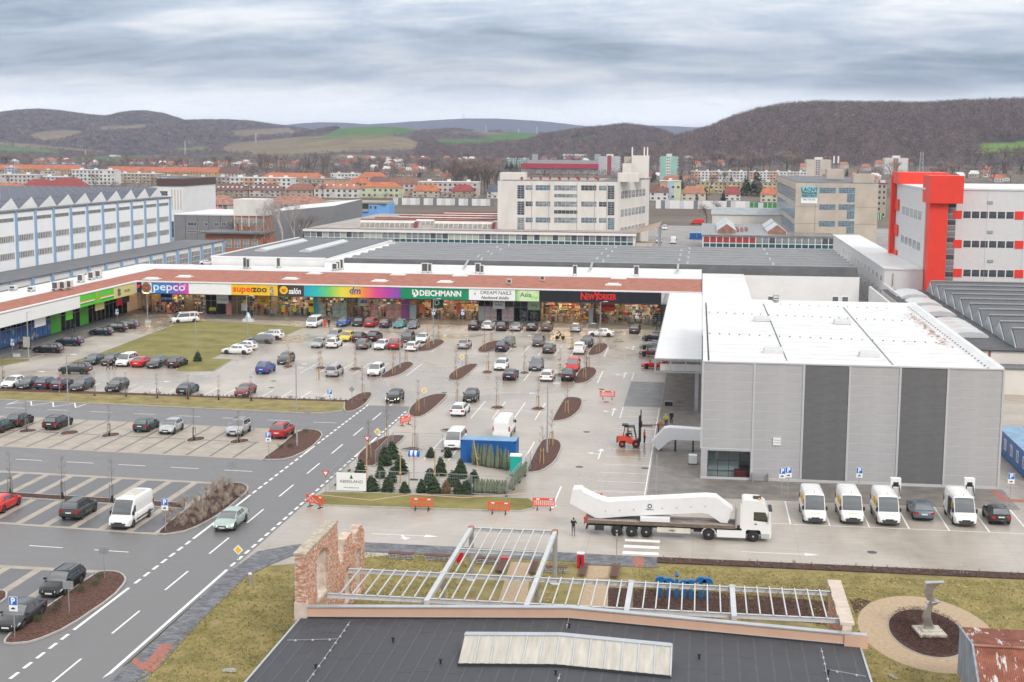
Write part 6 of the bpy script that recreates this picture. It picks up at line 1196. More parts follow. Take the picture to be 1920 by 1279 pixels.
for px,yb,yt,v,lb in((66,329,311,0,'slim dark spruce before the long orange terrace'),(125,335,324,2,'round dark pine beside the white office'),(394,333,318,2,'round dark pine before the brown roofed end block'),(411,349,329,0,'slim spruce before the tan block'),(452,322,304,1,'far dark spruce left of the poplars'),(527,320,309,2,'far round pine between poplars'),(539,320,310,2,'far round pine, second between poplars'),(580,320,298,1,'tall spruce among the poplars'),(597,419,388,1,'big green spruce at the end of the slate hall'),(705,324,307,2,'dark conifer clump above the orange houses'),(715,326,313,2,'low dark pine beside the conifer clump'),(787,333,318,2,'round dark pine above the grey plastered house'),(764,367,349,0,'slim spruce beside the grey plastered house'),(833,325,313,2,'dark pine before the brown grove'),(950,326,300,1,'first of three dark spruces by the stadium'),(959,327,296,1,'tallest of three dark spruces by the stadium'),(968,327,302,1,'third of three dark spruces by the stadium'),(1021,329,317,2,'small dark pine before the stadium'),(1226,342,319,2,'dark pine beside the mint tower'),(1276,354,322,1,'dark conifer behind the modern house'),(1307,376,357,1,'squat spruce before the half red half orange roof'),(1322,374,344,0,'slim dark spruce beside the school'),(1356,377,353,1,'dark spruce before the small dark red roof'),(1399,367,325,2,'broad dark pine beside the biggest conifer'),(1418,368,308,1,'biggest dark spruce beside the salmon roofed house'),(1371,345,327,1,'dark spruce before the flats'),(1330,330,313,2,'dark pine above the flats'),(1455,355,335,2,'dark conifer at the edge of the tan block'),(1588,335,313,0,'slim spruce behind the tan block roof'),(1608,337,316,0,'second slim spruce behind the tan block roof'),(1884,327,307,1,'dark spruce in the pale belt of trees'),(1915,326,306,1,'dark spruce at the picture edge')):
 x,y,z=GT(px,yb);h=max(3,onY(px,yt,y)[1]-z);spruce(x,y,h,v,lb,z=z)
 # vehicles
def paint(name,c,metal=0.0,rough=.28):return mat('paint_'+name,c,rough,metal=metal,coat=.25,spec=.35)
PAINT={'white':paint('white',(.78,.78,.77)),'black':paint('black',(.012,.012,.014)),'dgrey':paint('dark_grey',(.055,.058,.062),.3),'grey':paint('grey',(.20,.21,.22),.5),'silver':paint('silver',(.48,.49,.50),.5),'navy':paint('navy',(.012,.018,.045)),'blue':paint('blue',(.02,.07,.30)),'red':paint('red',(.42,.02,.022)),'dred':paint('dark_red',(.20,.03,.035)),'scar':paint('scarlet',(.60,.025,.02)),'green':paint('dark_green',(.012,.045,.042)),'teal':paint('teal',(.05,.27,.27)),'yellow':paint('yellow',(.78,.55,.02)),'brown':paint('brown',(.115,.075,.06),.3),'slate':paint('slate_blue',(.12,.17,.21),.4),'mint':paint('pale_mint',(.42,.52,.49),.4),'lime':paint('lime',(.18,.42,.10)),'purple':paint('purple_black',(.035,.02,.035))}
M_cg=mat('car_glass',(.035,.042,.046),.04,spec=.9);M_cg.node_tree.nodes['Principled BSDF'].inputs['IOR'].default_value=1.95;M_ty=mat('tyre',(.02,.02,.021),.8);M_rim=mat('rim',(.42,.43,.44),.35,metal=.6);M_hl=mat('headlight',(.62,.64,.65),.12,spec=.9);M_tl=mat('tail_light',(.42,.012,.012),.2);M_pl=mat('plate',(.72,.72,.70),.5);M_bk=mat('trim_black',(.022,.022,.024),.5);M_hon=mat('headlight_on',(1,.86,.62),.3,emit=3.0)
TYP={'hatch':(4.15,1.76,1.48,[(-2.07,.50),(-2.05,.88),(-1.9,.96),(.85,.97),(1.75,.78),(2.02,.66),(2.07,.45)],(-1.98,-1.45,.05,.98),(-1.28,1.28)),'sedan':(4.72,1.82,1.45,[(-2.36,.50),(-2.33,.90),(-2.2,.98),(-1.5,1.0),(.95,.96),(2.0,.76),(2.3,.64),(2.36,.45)],(-2.14,-1.2,.28,1.25),(-1.38,1.42)),'estate':(4.75,1.82,1.50,[(-2.37,.50),(-2.35,.88),(-2.25,.97),(1.0,.96),(2.0,.77),(2.32,.64),(2.37,.45)],(-2.30,-1.85,.22,1.12),(-1.36,1.42)),'suv':(4.50,1.86,1.68,[(-2.25,.58),(-2.23,1.0),(-2.1,1.08),(1.0,1.07),(1.95,.92),(2.2,.78),(2.25,.52)],(-2.18,-1.72,.12,1.02),(-1.32,1.36)),'mpv':(4.60,1.82,1.66,[(-2.3,.52),(-2.28,.92),(-2.15,1.0),(1.2,1.0),(2.05,.80),(2.27,.66),(2.3,.45)],(-2.22,-1.85,.45,1.42),(-1.35,1.42)),'caddy':(4.50,1.82,1.84,[(-2.25,.55),(-2.24,1.0),(-2.2,1.06),(1.1,1.04),(1.95,.86),(2.2,.70),(2.25,.45)],(-2.23,-2.10,.45,1.28),(-1.35,1.38)),'minibus':(5.1,1.98,1.98,[(-2.55,.55),(-2.54,1.05),(-2.5,1.12),(1.55,1.10),(2.3,.92),(2.5,.74),(2.55,.45)],(-2.53,-2.40,.95,1.85),(-1.6,1.55)),'van':(6.0,2.08,2.52,[(-3.0,.55),(-2.99,1.1),(-2.95,1.2),(2.1,1.16),(2.72,.98),(2.95,.72),(3.0,.42)],(-2.98,-2.92,1.35,2.25),(-1.75,1.85))}
def profile_mesh(k):
 L,W,H,deck,(yr0,yr1,yf1,yf0),(wr,wf)=TYP[k];van=k in('van',);big=k in('van','minibus','caddy');rw=.335 if not van else .35;ra=rw+.07
 sill=.24 if k!='suv' else .30
 ys=sorted(set([round(v,3)for v in list(np.linspace(-L/2,L/2,25))+[wr+ra*t for t in(-1,-.8,-.45,0,.45,.8,1)]+[wf+ra*t for t in(-1,-.8,-.45,0,.45,.8,1)]+[d[0]for d in deck]+[-L/2+.12,L/2-.1,L/2-.25]]))
 def hw(y):
  e=1-.20*max(0,(y-(L/2-.75))/.75)**2.2-(.03 if big else .09)*max(0,(-y-(L/2-.6))/.6)**2;return W/2*e
 mb=MB();vs=[];n=0
 for y in ys:
  w_,zb=hw(y),pl(y,deck);zs=sill
  if y>L/2-.3:zs+=.02+.1*(y-L/2+.3)/.3
  if y<-L/2+.3:zs+=.1*(-y-L/2+.3)/.3
  za=zs
  for c in(wr,wf):
   if abs(y-c)<ra:za=max(za,rw+math.sqrt(max(0,ra*ra-(y-c)**2)))
  za=min(za,zb-.1);zm=max(za+.02,lerp(zs,zb,.55));cr=.035 if y>yf0 else .02
  rgp=[(w_*.90,za),(w_*.985,max(za,zs+.06)),(w_*1.0,max(za+.01,min(zm,zb-.07))),(w_*.975,zb-.05),(w_*.90,zb),(w_*.5,zb+cr),(0,zb+cr*1.3)]
  ring=[(x,y,z)for x,z in rgp]+[(-x,y,z)for x,z in rgp[-2::-1]];n=len(ring);vs+=ring
 fs=[]
 for i in range(len(ys)-1):
  for j in range(n-1):fs.append((i*n+j,i*n+j+1,(i+1)*n+j+1,(i+1)*n+j))
  fs.append((i*n+n-1,i*n,(i+1)*n,(i+1)*n+n-1))
 fs+=[tuple(range(n-1,-1,-1)),tuple(range((len(ys)-1)*n,len(ys)*n))];mb.add(vs,fs)
 wb,wt=W/2*.91,W/2*(.86 if van else .80 if big else .715);crown=.05
 rl=[(yr0,0),(lerp(yr0,yr1,.5),.56),(yr1,.94),(yr1+.25,.985),(lerp(yr1,yf1,.5),1.0),(yf1-.25,.985),(yf1,.93),(lerp(yf1,yf0,.5),.53),(yf0,0)]
 if big:rl=[(yr0,0),(yr0+.02,.5),(yr1,.93),(yr1+.15,.99),(lerp(yr1,yf1,.5),1.0),(yf1-.2,1.0),(yf1,.95),(lerp(yf1,yf0,.5),.55),(yf0,0)]
 zb0=lambda y:pl(y,deck)-.03
 gys=sorted(set([a for a,_ in rl]+[round(v,3)for v in np.linspace(yr0,yf0,14)]));vs=[]
 hmax=H-crown
 def side(y,v,off=0.0):z0=zb0(y);return(lerp(wb,wt,v**1.15)+off,y,lerp(z0,hmax,v))
 for y in gys:
  f_=max(.012,pl(y,rl));a=side(y,0);b=side(y,f_*.93);w2=b[0]*.93;zt=lerp(zb0(y),hmax,f_);pr=[(a[0],a[2]),(lerp(a[0],b[0],.5)+.008,lerp(a[2],b[2],.5)),(b[0],b[2]),(w2,zt),(w2*.5,zt+crown*f_*.8),(0,zt+crown*f_)]
  vs+=[(x,y,z)for x,z in pr]+[(-x,y,z)for x,z in pr[-2::-1]]
 n=11;fs=[(i*n+j,i*n+j+1,(i+1)*n+j+1,(i+1)*n+j)for i in range(len(gys)-1)for j in range(n-1)];mb.add(vs,fs)
 out={'body':mb.mesh('body',PAINT['white'],smooth=True)}
 def strip(y0,y1,f0,f1,wm,lo=.06,hi=.95):
  g=MB();rows_=[]
  for t in(lo,(lo+hi)/2,hi):
   y=lerp(y0,y1,t);f_=pl(y,rl);b=side(y,f_*.93);w2=b[0]*wm;zt=lerp(zb0(y),hmax,f_);oy=.014 if y0>y1 else -.014
   rows_.append([(x,y+oy,zt+crown*f_*(1-abs(x/max(w2,.01))**2)*.85+.014)for x in(-w2,-w2*.5,0,w2*.5,w2)])
  v_=[p for r_ in rows_ for p in r_];g.add(v_,[(i*5+j,i*5+j+1,i*5+6+j,i*5+5+j)for i in range(2)for j in range(4)]);return g
 out['windscreen']=strip(yf0,yf1,0,1,.93).mesh('windscreen',M_cg,True)
 if k!='van':out['rear_window']=strip(yr0,yr1,0,1,.90,.30 if big else .10,.93).mesh('rear_window',M_cg,True)
 def sidew(a,b,at,bt,v0=.10,v1=.86):
  r_=[]
  for s in(1,-1):
   p=[side(a,v0,.012),side(b,v0,.012),side(bt,v1,.012),side(at,v1,.012)];p=[(s*x,y,z)for x,y,z in p];r_.append(MB().poly(p if s>0 else p[::-1]).mesh('side_window',M_cg))
  return r_
 mid=lerp(yr1,yf1,.48);fr_=yf0-(yf0-yf1)*.16;ft=yf0-(yf0-yf1)*.90
 sw=[]
 if k=='van':sw+=sidew(1.12,1.98,1.12,1.42,.12,.56)
 else:
  sw+=sidew(mid+.05,fr_,mid+.05,ft-.02)
  if k in('hatch','sedan'):sw+=sidew(yr1+.02 if k=='sedan' else yr1-.12,mid-.05,yr1+.18,mid-.05)
  else:m2=lerp(yr1,mid,.46);sw+=sidew(m2+.04,mid-.05,m2+.04,mid-.05);sw+=sidew(yr1-.12 if not big else yr1+.12,m2-.04,yr1+.10 if not big else yr1+.14,m2-.04)
 out['side_window']=sw
 t=MB().lathe([(rw*.62,-.11),(rw*.95,-.11),(rw,-.07),(rw,.07),(rw*.95,.11),(rw*.62,.11)],18);t.v=[(z,x,y)for x,y,z in t.v];out['wheel']=t.mesh('wheel',M_ty,True)
 r_=MB().lathe([(rw*.64,-.085),(rw*.66,-.10),(rw*.60,-.115),(rw*.60,.115),(rw*.66,.10),(rw*.64,.085)],18,0);r_.lathe([(rw*.60,-.06),(rw*.15,-.085),(rw*.15,.085),(rw*.60,.06)],18,1)
 for s in(-1,1):
  for q_ in range(5):
   a=q_*2*math.pi/5;r_.bar((.05*math.cos(a),.05*math.sin(a),s*.10),(rw*.63*math.cos(a),rw*.63*math.sin(a),s*.098),.07,.02,0)
 r_.v=[(z,x,y)for x,y,z in r_.v];out['rim']=r_.mesh('rim',[M_rim,M_bk])
 wx=W/2-.10;out['wheels']=[(s*wx,c,rw)for c in(wr,wf)for s in(-1,1)]
 zf=pl(L/2-.12,deck);hl=[];tl=[];mr=[]
 for s in(1,-1):
  y0=L/2-.14;m_=MB();p=[(s*hw(y0)*.96,y0,zf-.02),(s*hw(y0)*.55,L/2-.02,zf-.06),(s*hw(y0)*.55,L/2+.005,zf-.19),(s*hw(y0)*1.0,y0+.01,zf-.17),(s*(hw(L/2-.45)+.012),L/2-.42,zf+.04),(s*(hw(L/2-.45)+.012),L/2-.40,zf-.06)]
  m_.add(p,[(0,1,2,3),(0,3,5,4)]if s<0 else[(3,2,1,0),(4,5,3,0)]);hl.append(m_.mesh('headlight',M_hl))
  yb=-L/2;zt_=pl(yb+.1,deck);m_=MB();h0,h1=(zt_-.30,zt_-.05)if not big else(zt_-.22,zt_+.35);x0,x1=(.62 if not big else .86),1.0
  m_.add([(s*hw(yb+.1)*x0,yb-.008,h0),(s*hw(yb+.1)*x1,yb+.02,h0),(s*hw(yb+.1)*x1*(1 if not big else .985),yb+.02,h1),(s*hw(yb+.1)*x0,yb-.008,h1),(s*(hw(yb+.3)+.012),yb+.30,h0+.05),(s*(hw(yb+.3)+.012)*(1 if not big else .985),yb+.26,h1)],[(0,1,2,3),(1,4,5,2)]if s>0 else[(3,2,1,0),(2,5,4,1)]);tl.append(m_.mesh('tail_light',M_tl))
  zm_=zb0(yf0)+.06;xw=W/2*.93;m_=MB().box(s*xw if s>0 else s*xw-.19,yf0-.34,zm_,s*xw+.19 if s>0 else s*xw,yf0-.22,zm_+(.16 if not van else .34));mr.append(m_.mesh('mirror',PAINT['white']if not van else M_bk))
 out['headlight'],out['tail_light'],out['mirror']=hl,tl,mr
 out['plate']=[MB().box(-.26,L/2-.03,.36,.26,L/2+.02,.47).mesh('number_plate',M_pl),MB().box(-.26,-L/2-.02,(.72 if k not in('sedan','van')else .62),.26,-L/2+.03,(.83 if k not in('sedan','van')else .73)).mesh('number_plate',M_pl)]
 g=MB().box(-.36,L/2-.06,zf-.22,.36,L/2+.012,zf-.10,0);out['grille']=g.mesh('grille',M_bk)
 bp=MB().box(-hw(L/2)*.8,L/2-.06,.26,hw(L/2)*.8,L/2+.01,.37);out['bumper_intake']=bp.mesh('bumper_intake',M_bk)
 if van:
  b2=MB();N_=[(-hw(L/2-.1)*1.01,L/2-.42),(-hw(L/2-.1)*.9,L/2-.04),(-.5,L/2+.03),(.5,L/2+.03),(hw(L/2-.1)*.9,L/2-.04),(hw(L/2-.1)*1.01,L/2-.42)];b2.prism(N_,.28,.60);out['bumper_intake']=b2.mesh('bumper',mat('grey_plastic',(.05,.052,.056),.6))
  s2=MB()
  for s in(1,-1):s2.box(s*(W/2+.002)-.012,-2.5,.52,s*(W/2+.002)+.012,1.3,.66)
  out['side_moulding']=s2.mesh('side_moulding',MATS['grey_plastic'])
 d=MB()
 for s in(1,-1):
  for y in((mid,fr_-.12)if not van else(1.02,1.98)):
   d.bar((s*(hw(y)*1.0+.002),y,.36),(s*(hw(y)*.985),y,zb0(y)-.02),.012,.012)
 out['door_seam']=d.mesh('door_seam',M_bk)
 rl_=[]
 if k in('estate','suv','mpv'):
  for s in(1,-1):rl_.append(MB().bar((s*wt*.92,yr1+.1,H-.01),(s*wt*.92,yf1-.15,H-.01),.04,.05).mesh('roof_rail',M_bk if k=='suv' else M_rim))
 out['roof_rail']=rl_;return out
PM={k:profile_mesh(k)for k in TYP}
def car(kind,colr,x,y,rz,label,group,lights=False,cat=None,name=None,opts=()):
 p=PM[kind];nm=name or{'van':'delivery_van','caddy':'small_van','minibus':'minibus'}.get(kind,'parked_car')
 t=thing(nm,(x,y,.012),label,cat or('van' if kind in('van','caddy','minibus')else 'car'),group,rz);pm=PAINT[colr]
 L_=lambda n,me,**k:link(n,me,t,local=True,**k)
 L_('body',p['body'],mats={0:pm});L_('windscreen',p['windscreen'])
 if 'rear_window' in p:L_('rear_window',p['rear_window'])
 if 'no_side' not in opts:
  for m_ in p['side_window'][:(2 if 'cargo' in opts else 99)]:L_('side_window',m_)
 for w_ in p['wheels']:
  o=L_('wheel',p['wheel'],loc=w_);link('rim',p['rim'],o,local=True)
 for m_ in p['headlight']:L_('headlight',m_,mats={0:M_hon}if lights else None)
 for m_ in p['tail_light']:L_('tail_light',m_)
 for m_ in p['mirror']:L_('mirror',m_,mats={0:pm}if kind!='van' else None)
 for m_ in p['plate']:L_('number_plate',m_)
 for m_ in p['roof_rail']:L_('roof_rail',m_)
 for k in('grille','bumper_intake','side_moulding','door_seam'):
  if k in p:L_(k,p[k])
 return t
GRP={'R1':'cars parked nose to the planted strip','R2':'cars parked along the lawn edge','R3':'cars parked by the shop wing','R4':'cars parked with noses to the lawn','R5':'cars parked before the shop fronts','R6':'cars in the middle rows of the lot','R7':'cars in the rows before the black sign','R8':'cars on the beige and charcoal bays','R9':'vehicles parked before the grey hall','R0':'cars behind the shop wing'}
CARS=[('A',45,1000,'hatch','white','F','R1','white hatchback at the outer end of the row above the planted strip'),('A',160,1008,'hatch','dgrey','F','R1','dark grey hatchback between the white hatchback and a navy estate above the planted strip'),('A',300,1008,'estate','navy','B','R1','navy estate parked tail to the planted strip beside the lamp post'),('A',420,1015,'estate','purple','B','R1','purplish black estate behind the no stopping sign at the planted strip'),('A',560,1022,'estate','dgrey','F','R1','charcoal estate last in the closed row above the planted strip'),('A',825,1028,'estate','black','F','R1','black estate standing alone with free bays either side above the planted strip'),('A',1365,1050,'sedan','green','B','R1','dark green-black saloon alone in front of a sapling above the planted strip'),('B',200,983,'sedan','dred','F','R1','dark red saloon facing the planted strip, between two saplings'),('A',660,824,'sedan','dgrey','F','R2','dark grey saloon at the outer end of the row on the lawn edge'),('A',790,827,'estate','black','F','R2','black estate behind two walking people at the lawn edge'),('A',905,836,'caddy','white','F','R2','white high roof family van in the row on the lawn edge'),('A',1020,840,'sedan','scar','B','R2','bright red coupe with its tail out at the lawn edge'),('A',1135,848,'estate','dgrey','F','R2','dark grey estate between the red coupe and a black estate at the lawn edge'),('A',1290,845,'estate','black','B','R2','black estate beside the decorated spruce at the lawn edge'),('A',545,888,'suv','dgrey','L','R2','dark grey off-roader driving along behind the lawn row'),('A',340,730,'estate','black','L','R3','black estate with its nose to the blue mural, outermost by the wing'),('A',500,677,'suv','navy','L','R3','dark blue off-roader by the wing between two parking gaps'),('A',744,598,'hatch','navy','L','R3','small navy hatchback before the green grocery'),('A',845,574,'suv','black','L','R3','black off-roader before the green grocery, second from the corner'),('A',925,548,'estate','dgrey','L','R3','dark estate closest to the shop corner by the wing'),('A',1372,503,'minibus','white','V','R3','white van with a red stripe on its roof at the lawn corner'),('B',163,660,'sedan','white','L','R4','white saloon with its nose to the lawn, lowest of four'),('B',220,628,'hatch','white','L','R4','white hatchback directly behind the white saloon by the lawn'),('B',340,578,'estate','grey','L','R4','grey estate with its nose to the lawn'),('B',418,548,'suv','white','L','R4','white off-roader closest to the shops with its nose to the lawn'),('B',360,812,'suv','blue','B','R6','bright blue off-roader at the lower end of the sapling row'),('B',512,738,'estate','dgrey','F','R6','dark grey estate diagonal neighbour of the bright blue off-roader'),('B',730,462,'minibus','white','F','R5','white minibus beside a person in red before the shops'),('B',955,453,'sedan','blue','F','R5','vivid blue saloon before the rainbow shop front'),('B',1072,452,'hatch','black','F','R5','black hatchback between the blue saloon and a red compact'),('B',1167,459,'mpv','red','B','R5','red compact under the rainbow sign'),('B',1275,464,'hatch','navy','B','R5','navy hatchback between the red compact and a teal car'),('B',1383,467,'hatch','teal','F','R5','teal hatchback before the plum coloured mural'),('B',1483,472,'hatch','grey','F','R5','grey hatchback last before the free bays by the green sign'),('B',885,555,'mpv','silver','F','R6','silver people carrier behind the white-fronted row, beside the yellow car'),('B',978,566,'estate','yellow','F','R6','yellow estate in the middle rows'),('B',1078,574,'suv','purple','B','R6','dark brownish off-roader beside the yellow estate'),('B',1190,568,'suv','black','B','R6','black off-roader with a loaded roof in the middle rows'),('B',765,614,'sedan','silver','F','R6','silver saloon at the end of the lower middle row'),('B',882,618,'suv','white','B','R6','white off-roader next to the silver saloon in the middle row'),('B',1105,626,'suv','grey','B','R6','grey off-roader beside a white hatchback in the middle row'),('B',1240,629,'hatch','white','F','R6','white hatchback between the grey and the red off-roaders'),('B',1345,628,'suv','red','B','R6','red off-roader in the middle row by the mulch island'),('B',1440,573,'mpv','dgrey','F','R6','dark people carrier beside a white saloon near the mulch island'),('B',1550,577,'sedan','white','F','R6','white saloon touching the mulch island, back row'),('B',1475,640,'estate','white','B','R6','white estate beside the mulch island, front row'),('C',268,622,'sedan','silver','B','R6','silver saloon driving away between two mulch islands'),('B',880,833,'mpv','silver','B','R6','silver people carrier in the sapling row, tail out'),('B',1195,827,'mpv','white','F','R6','pale people carrier at the mulch island of the sapling row'),('B',1338,1028,'hatch','black','F','R6','black hatchback with lit headlights leaving the lot'),('C',315,1023,'hatch','black','F','R7','small black car parked nose to nose with a white estate'),('C',228,1130,'estate','white','B','R7','white estate with its tail to the road beside the small black car'),('C',345,483,'suv','black','B','R7','black off-roader first in the row below the white sign'),('C',450,482,'suv','white','B','R7','white off-roader in the row below the white sign'),('C',556,487,'suv','dgrey','B','R7','dark grey off-roader between the white and the silver car below the signs'),('C',662,488,'sedan','silver','B','R7','silver saloon in the row below the pale green sign'),('C',782,486,'hatch','black','B','R7','black boxy hatchback below the black sign board'),('C',894,491,'mpv','brown','B','R7','brown people carrier last of the close row before the shops'),('C',1111,494,'estate','silver','B','R7','silver estate alone in its bay before the red lettered shop'),('C',1303,528,'sedan','white','L','R7','white saloon crossing in front of the red lettered shop'),('C',1556,507,'sedan','dgrey','B','R7','dark grey saloon alone near the canopy corner'),('C',1705,560,'hatch','purple','L','R7','dark hatchback half under the white canopy, farthest in'),('C',1690,625,'hatch','grey','L','R7','pale grey hatchback half hidden under the canopy edge'),('C',1690,676,'hatch','dred','L','R7','dark red hatchback half hidden under the canopy edge'),('C',1712,770,'hatch','scar','L','R7','bright red hatchback under the open end of the canopy'),('C',605,603,'hatch','slate','F','R7','slate grey hatchback facing out behind the navy off-roader'),('C',552,644,'suv','navy','B','R7','navy off-roader with its tail out by the mulch island'),('C',830,604,'mpv','brown','F','R7','brown people carrier facing out in the upper sapling row'),('C',908,656,'estate','dgrey','B','R7','dark grey estate alone in the lower half of the upper sapling row'),('C',1195,611,'suv','black','F','R7','black off-roader behind the small white van'),('C',1138,663,'caddy','white','B','R7','small white van with blind rear doors'),('C',545,784,'estate','white','F','R7','white estate facing out in the second sapling row'),('C',614,859,'sedan','navy','B','R7','dark navy saloon with its tail out in the second sapling row'),('C',810,787,'suv','grey','F','R7','grey off-roader facing out in the second sapling row'),('C',1088,795,'caddy','scar','F','R7','bright red high roof van beside the mulch island'),('C',1053,866,'suv','black','B','R7','black off-roader with round spare wheel look beside the red van'),('C',895,867,'estate','white','B','R7','white estate with its tail out in the second sapling row'),('D',-50,375,'hatch','green','B','R8','green hatchback cut by the picture edge on the beige bays'),('D',92,330,'hatch','black','B','R8','black hatchback first on the beige bays'),('D',372,351,'estate','black','B','R8','long black estate with chrome window line on the beige bays'),('D',1050,368,'hatch','green','B','R8','dark green hatchback beside a silver compact on the beige bays'),('D',1238,383,'hatch','silver','F','R8','silver compact beside the dark green hatchback on the beige bays'),('D',1745,400,'suv','silver','F','R8','silver off-roader with roof bars on the beige bays'),('F',475,260,'suv','red','B','R8','red off-roader next to the mulch island by the street'),('D',-75,985,'sedan','scar','B','R8','red saloon cut by the picture edge on the charcoal bays'),('D',515,1032,'suv','dgrey','B','R8','dark grey off-roader beside the long white van'),('E',365,652,'estate','black','F','R8','black estate with silver window line beside the planted bed'),('E',40,912,'sedan','dgrey','F','R8','dark grey saloon behind the blue parking sign at the picture edge'),('D',1668,1114,'sedan','mint','F','R8','pale mint saloon driving down the street'),('Z',890,362,'sedan','slate','B','R9','slate blue saloon between the courier vans'),('Z',1330,385,'hatch','black','B','R9','black hatchback at the end of the row before the grey hall')]
rgc=random.Random(21)
for c_,px,py,k,cl,dr,g,lb in CARS:
 x,y=q(c_,px,py);L,W=TYP[k][0],TYP[k][1]
 if dr=='F':rz=math.pi;y+=L/2
 elif dr=='B':rz=0.0;y+=L/2
 elif dr=='L':rz=R(90);y+=W/2
 else:rz=R(128);y+=.8
 t=car(k,cl,x,y,rz+rgc.uniform(-.025,.025),lb,GRP[g],lights=('lit head' in lb or 'driving down' in lb),opts=('no_side',)if lb.startswith('small white van')else())
 if k!='van':t.scale=(1.045,)*3
 if 'loaded roof' in lb:
  b=MB()
  for i in range(3):b.box(-.6,-.9+i*.55,1.72,.6,-.5+i*.55,1.86)
  link('roof_load',b.mesh('roof_load',[M_steel]),t,local=True)
 if 'red stripe' in lb:link('roof_stripe',MB().box(-.75,-2.2,1.985,-.25,.8,2.0).mesh('roof_stripe',PAINT['scar']),t,local=True)
 if 'roof bars' in lb:
  for yy in(-.9,.0):link('roof_bar',MB().box(-.62,yy,1.70,.62,yy+.07,1.76).mesh('roof_bar',M_rim),t,local=True)
for i,(px,py,k,cl,lb)in enumerate([(361,505,'sedan','silver','silver saloon parked along the lane behind the shop wing'),(389,497,'sedan','white','white saloon parked along the lane behind the shop wing'),(410,492,'hatch','dred','dark red hatchback parked along the lane behind the shop wing'),(433,487,'suv','black','black off-roader parked along the lane behind the shop wing'),(424,482,'hatch','silver','pale car behind the black off-roader in the lane'),(448,482,'hatch','lime','lime green car at the far end of the lane behind the wing')]):
 x,y=G(px,py,0);car(k,cl,x,y,R(-90)+rgc.uniform(-.1,.1),lb,GRP['R0'])
def van_dress(t,logo=True,door=False):
 M_ylw,M_yr=mat('decal_yellow',(.80,.48,.02),.5),flat('decal_red',(.5,.03,.02))
 link('decal',MB().box(-.42,2.62,.985,.42,2.74,1.03).mesh('decal',M_ylw),t,local=True).rotation_euler=(R(0),0,0)
 link('lettering',MB().box(-.33,2.66,1.031,.33,2.70,1.036).mesh('lettering',M_yr),t,local=True)
 for yy,w_ in((.35,.55),(-.9,.75),(-1.9,.4))[:(3 if 'first' in t['label']else 2)]:
  for s in(1,-1):link('decal',MB().box(s*1.0-.02,yy,1.35,s*1.0+.02,yy+w_,1.95).mesh('decal',M_ylw),t,local=True)
 rr2=MB()
 for k in range(7):rr2.box(-.8,-2.7+k*.6,2.515,.8,-2.66+k*.6,2.54)
 link('roof_ribs',rr2.mesh('roof_ribs',PAINT['white']),t,local=True)
 link('aerial',MB().tube((0,1.25,2.5),(0,1.1,2.75),.012).mesh('aerial',M_bk),t,local=True)
for px,py,lb in((267,380,'white courier van with yellow markings and ribbed roof vent, first before the grey hall'),(482,382,'white courier van with yellow markings, second before the grey hall'),(692,391,'white courier van with yellow markings beside a charging post and slate saloon'),(1130,396,'white courier van with its sliding side door open between two saloons')):
 x,y=q('Z',px,py);t=car('van','white',x,y+3,math.pi+.02,lb,GRP['R9']);van_dress(t)
 if 'sliding' in lb:link('open_doorway',MB().box(1.0,-.35,.55,1.062,.85,2.15).mesh('open_doorway',M_bk),t,local=True);link('sliding_door',MB().box(1.07,-1.6,.55,1.12,-.4,2.2).mesh('sliding_door',PAINT['white']),t,local=True)
x,y=q('D',885,1098);t=car('van','white',x,y+3,math.pi,'long white unmarked van parked on the charcoal bays',GRP['R8'])
link('roof_hatch',MB().box(-.6,-2.2,2.515,.6,.2,2.53).mesh('roof_hatch',mat('dirty_panel',(.55,.54,.48),.7,.2,1)),t,local=True)
x,y=q('F',1785,342);car('minibus','white',x,y+2.55,math.pi,'white minibus with dark windows beside the blue container','vans behind the tree sale')
x,y=q('K',410,420);car('van','white',x-.2,y+3.0,0,'white high roof van half hidden behind the blue container','vans behind the tree sale')
x,y=G(1235,457);car('van','white',x,y+6,math.pi,'white box van standing under the rusty loading canopy','vans in the works yard')
x,y=G(1241,432);car('minibus','white',x+1,y+6,math.pi,'white van behind the box van in the works yard','vans in the works yard')
x,y=G(1262,458);car('van','white',x,y+4,0,'white van parked alone in the works yard','vans in the works yard')
# articulated lorry
TX,TY=-9.55,122.2
tk=thing('articulated_lorry',(TX,TY,0),'white articulated lorry with a long flatbed trailer facing the hall side','lorry')
M_flat=mat('weathered_deck',(.30,.25,.22),.85,.25,1.2,c2=(.42,.36,.33));M_ch=mat('chassis_black',(.03,.03,.032),.6)
def lp_(n,mb,m,par=None,smooth=False):return link(n,mb.mesh(n,m,smooth),par or tk,local=True)
lp_('flatbed',MB().box(0,0,1.22,13.2,2.5,1.38),M_flat);lp_('side_rail',MB().box(0,-.03,1.12,13.2,.02,1.40),mat('rail_brown',(.16,.12,.09),.7,.3,2));lp_('chassis',MB().box(.3,.7,.75,13.0,1.0,1.2).box(.3,1.5,.75,13.0,1.8,1.2).box(9.6,.5,.6,16,2.0,.95),M_ch)
lp_('headboard',MB().box(13.2,.05,1.2,13.35,2.45,3.0),M_steel)
for x0 in(6.4,):lp_('side_locker',MB().box(x0,-.02,.55,x0+2.9,.08,1.0),mat('beige_panel',(.62,.58,.50),.5,.15,1));text('Kögel',.2,M_lgr,(x0+1.3,-.045,.78),tk,local=True)
lp_('underrun_bar',MB().box(.1,.1,.55,.25,2.4,.7).box(.9,.0,.5,1.7,.4,1.0),M_ch)
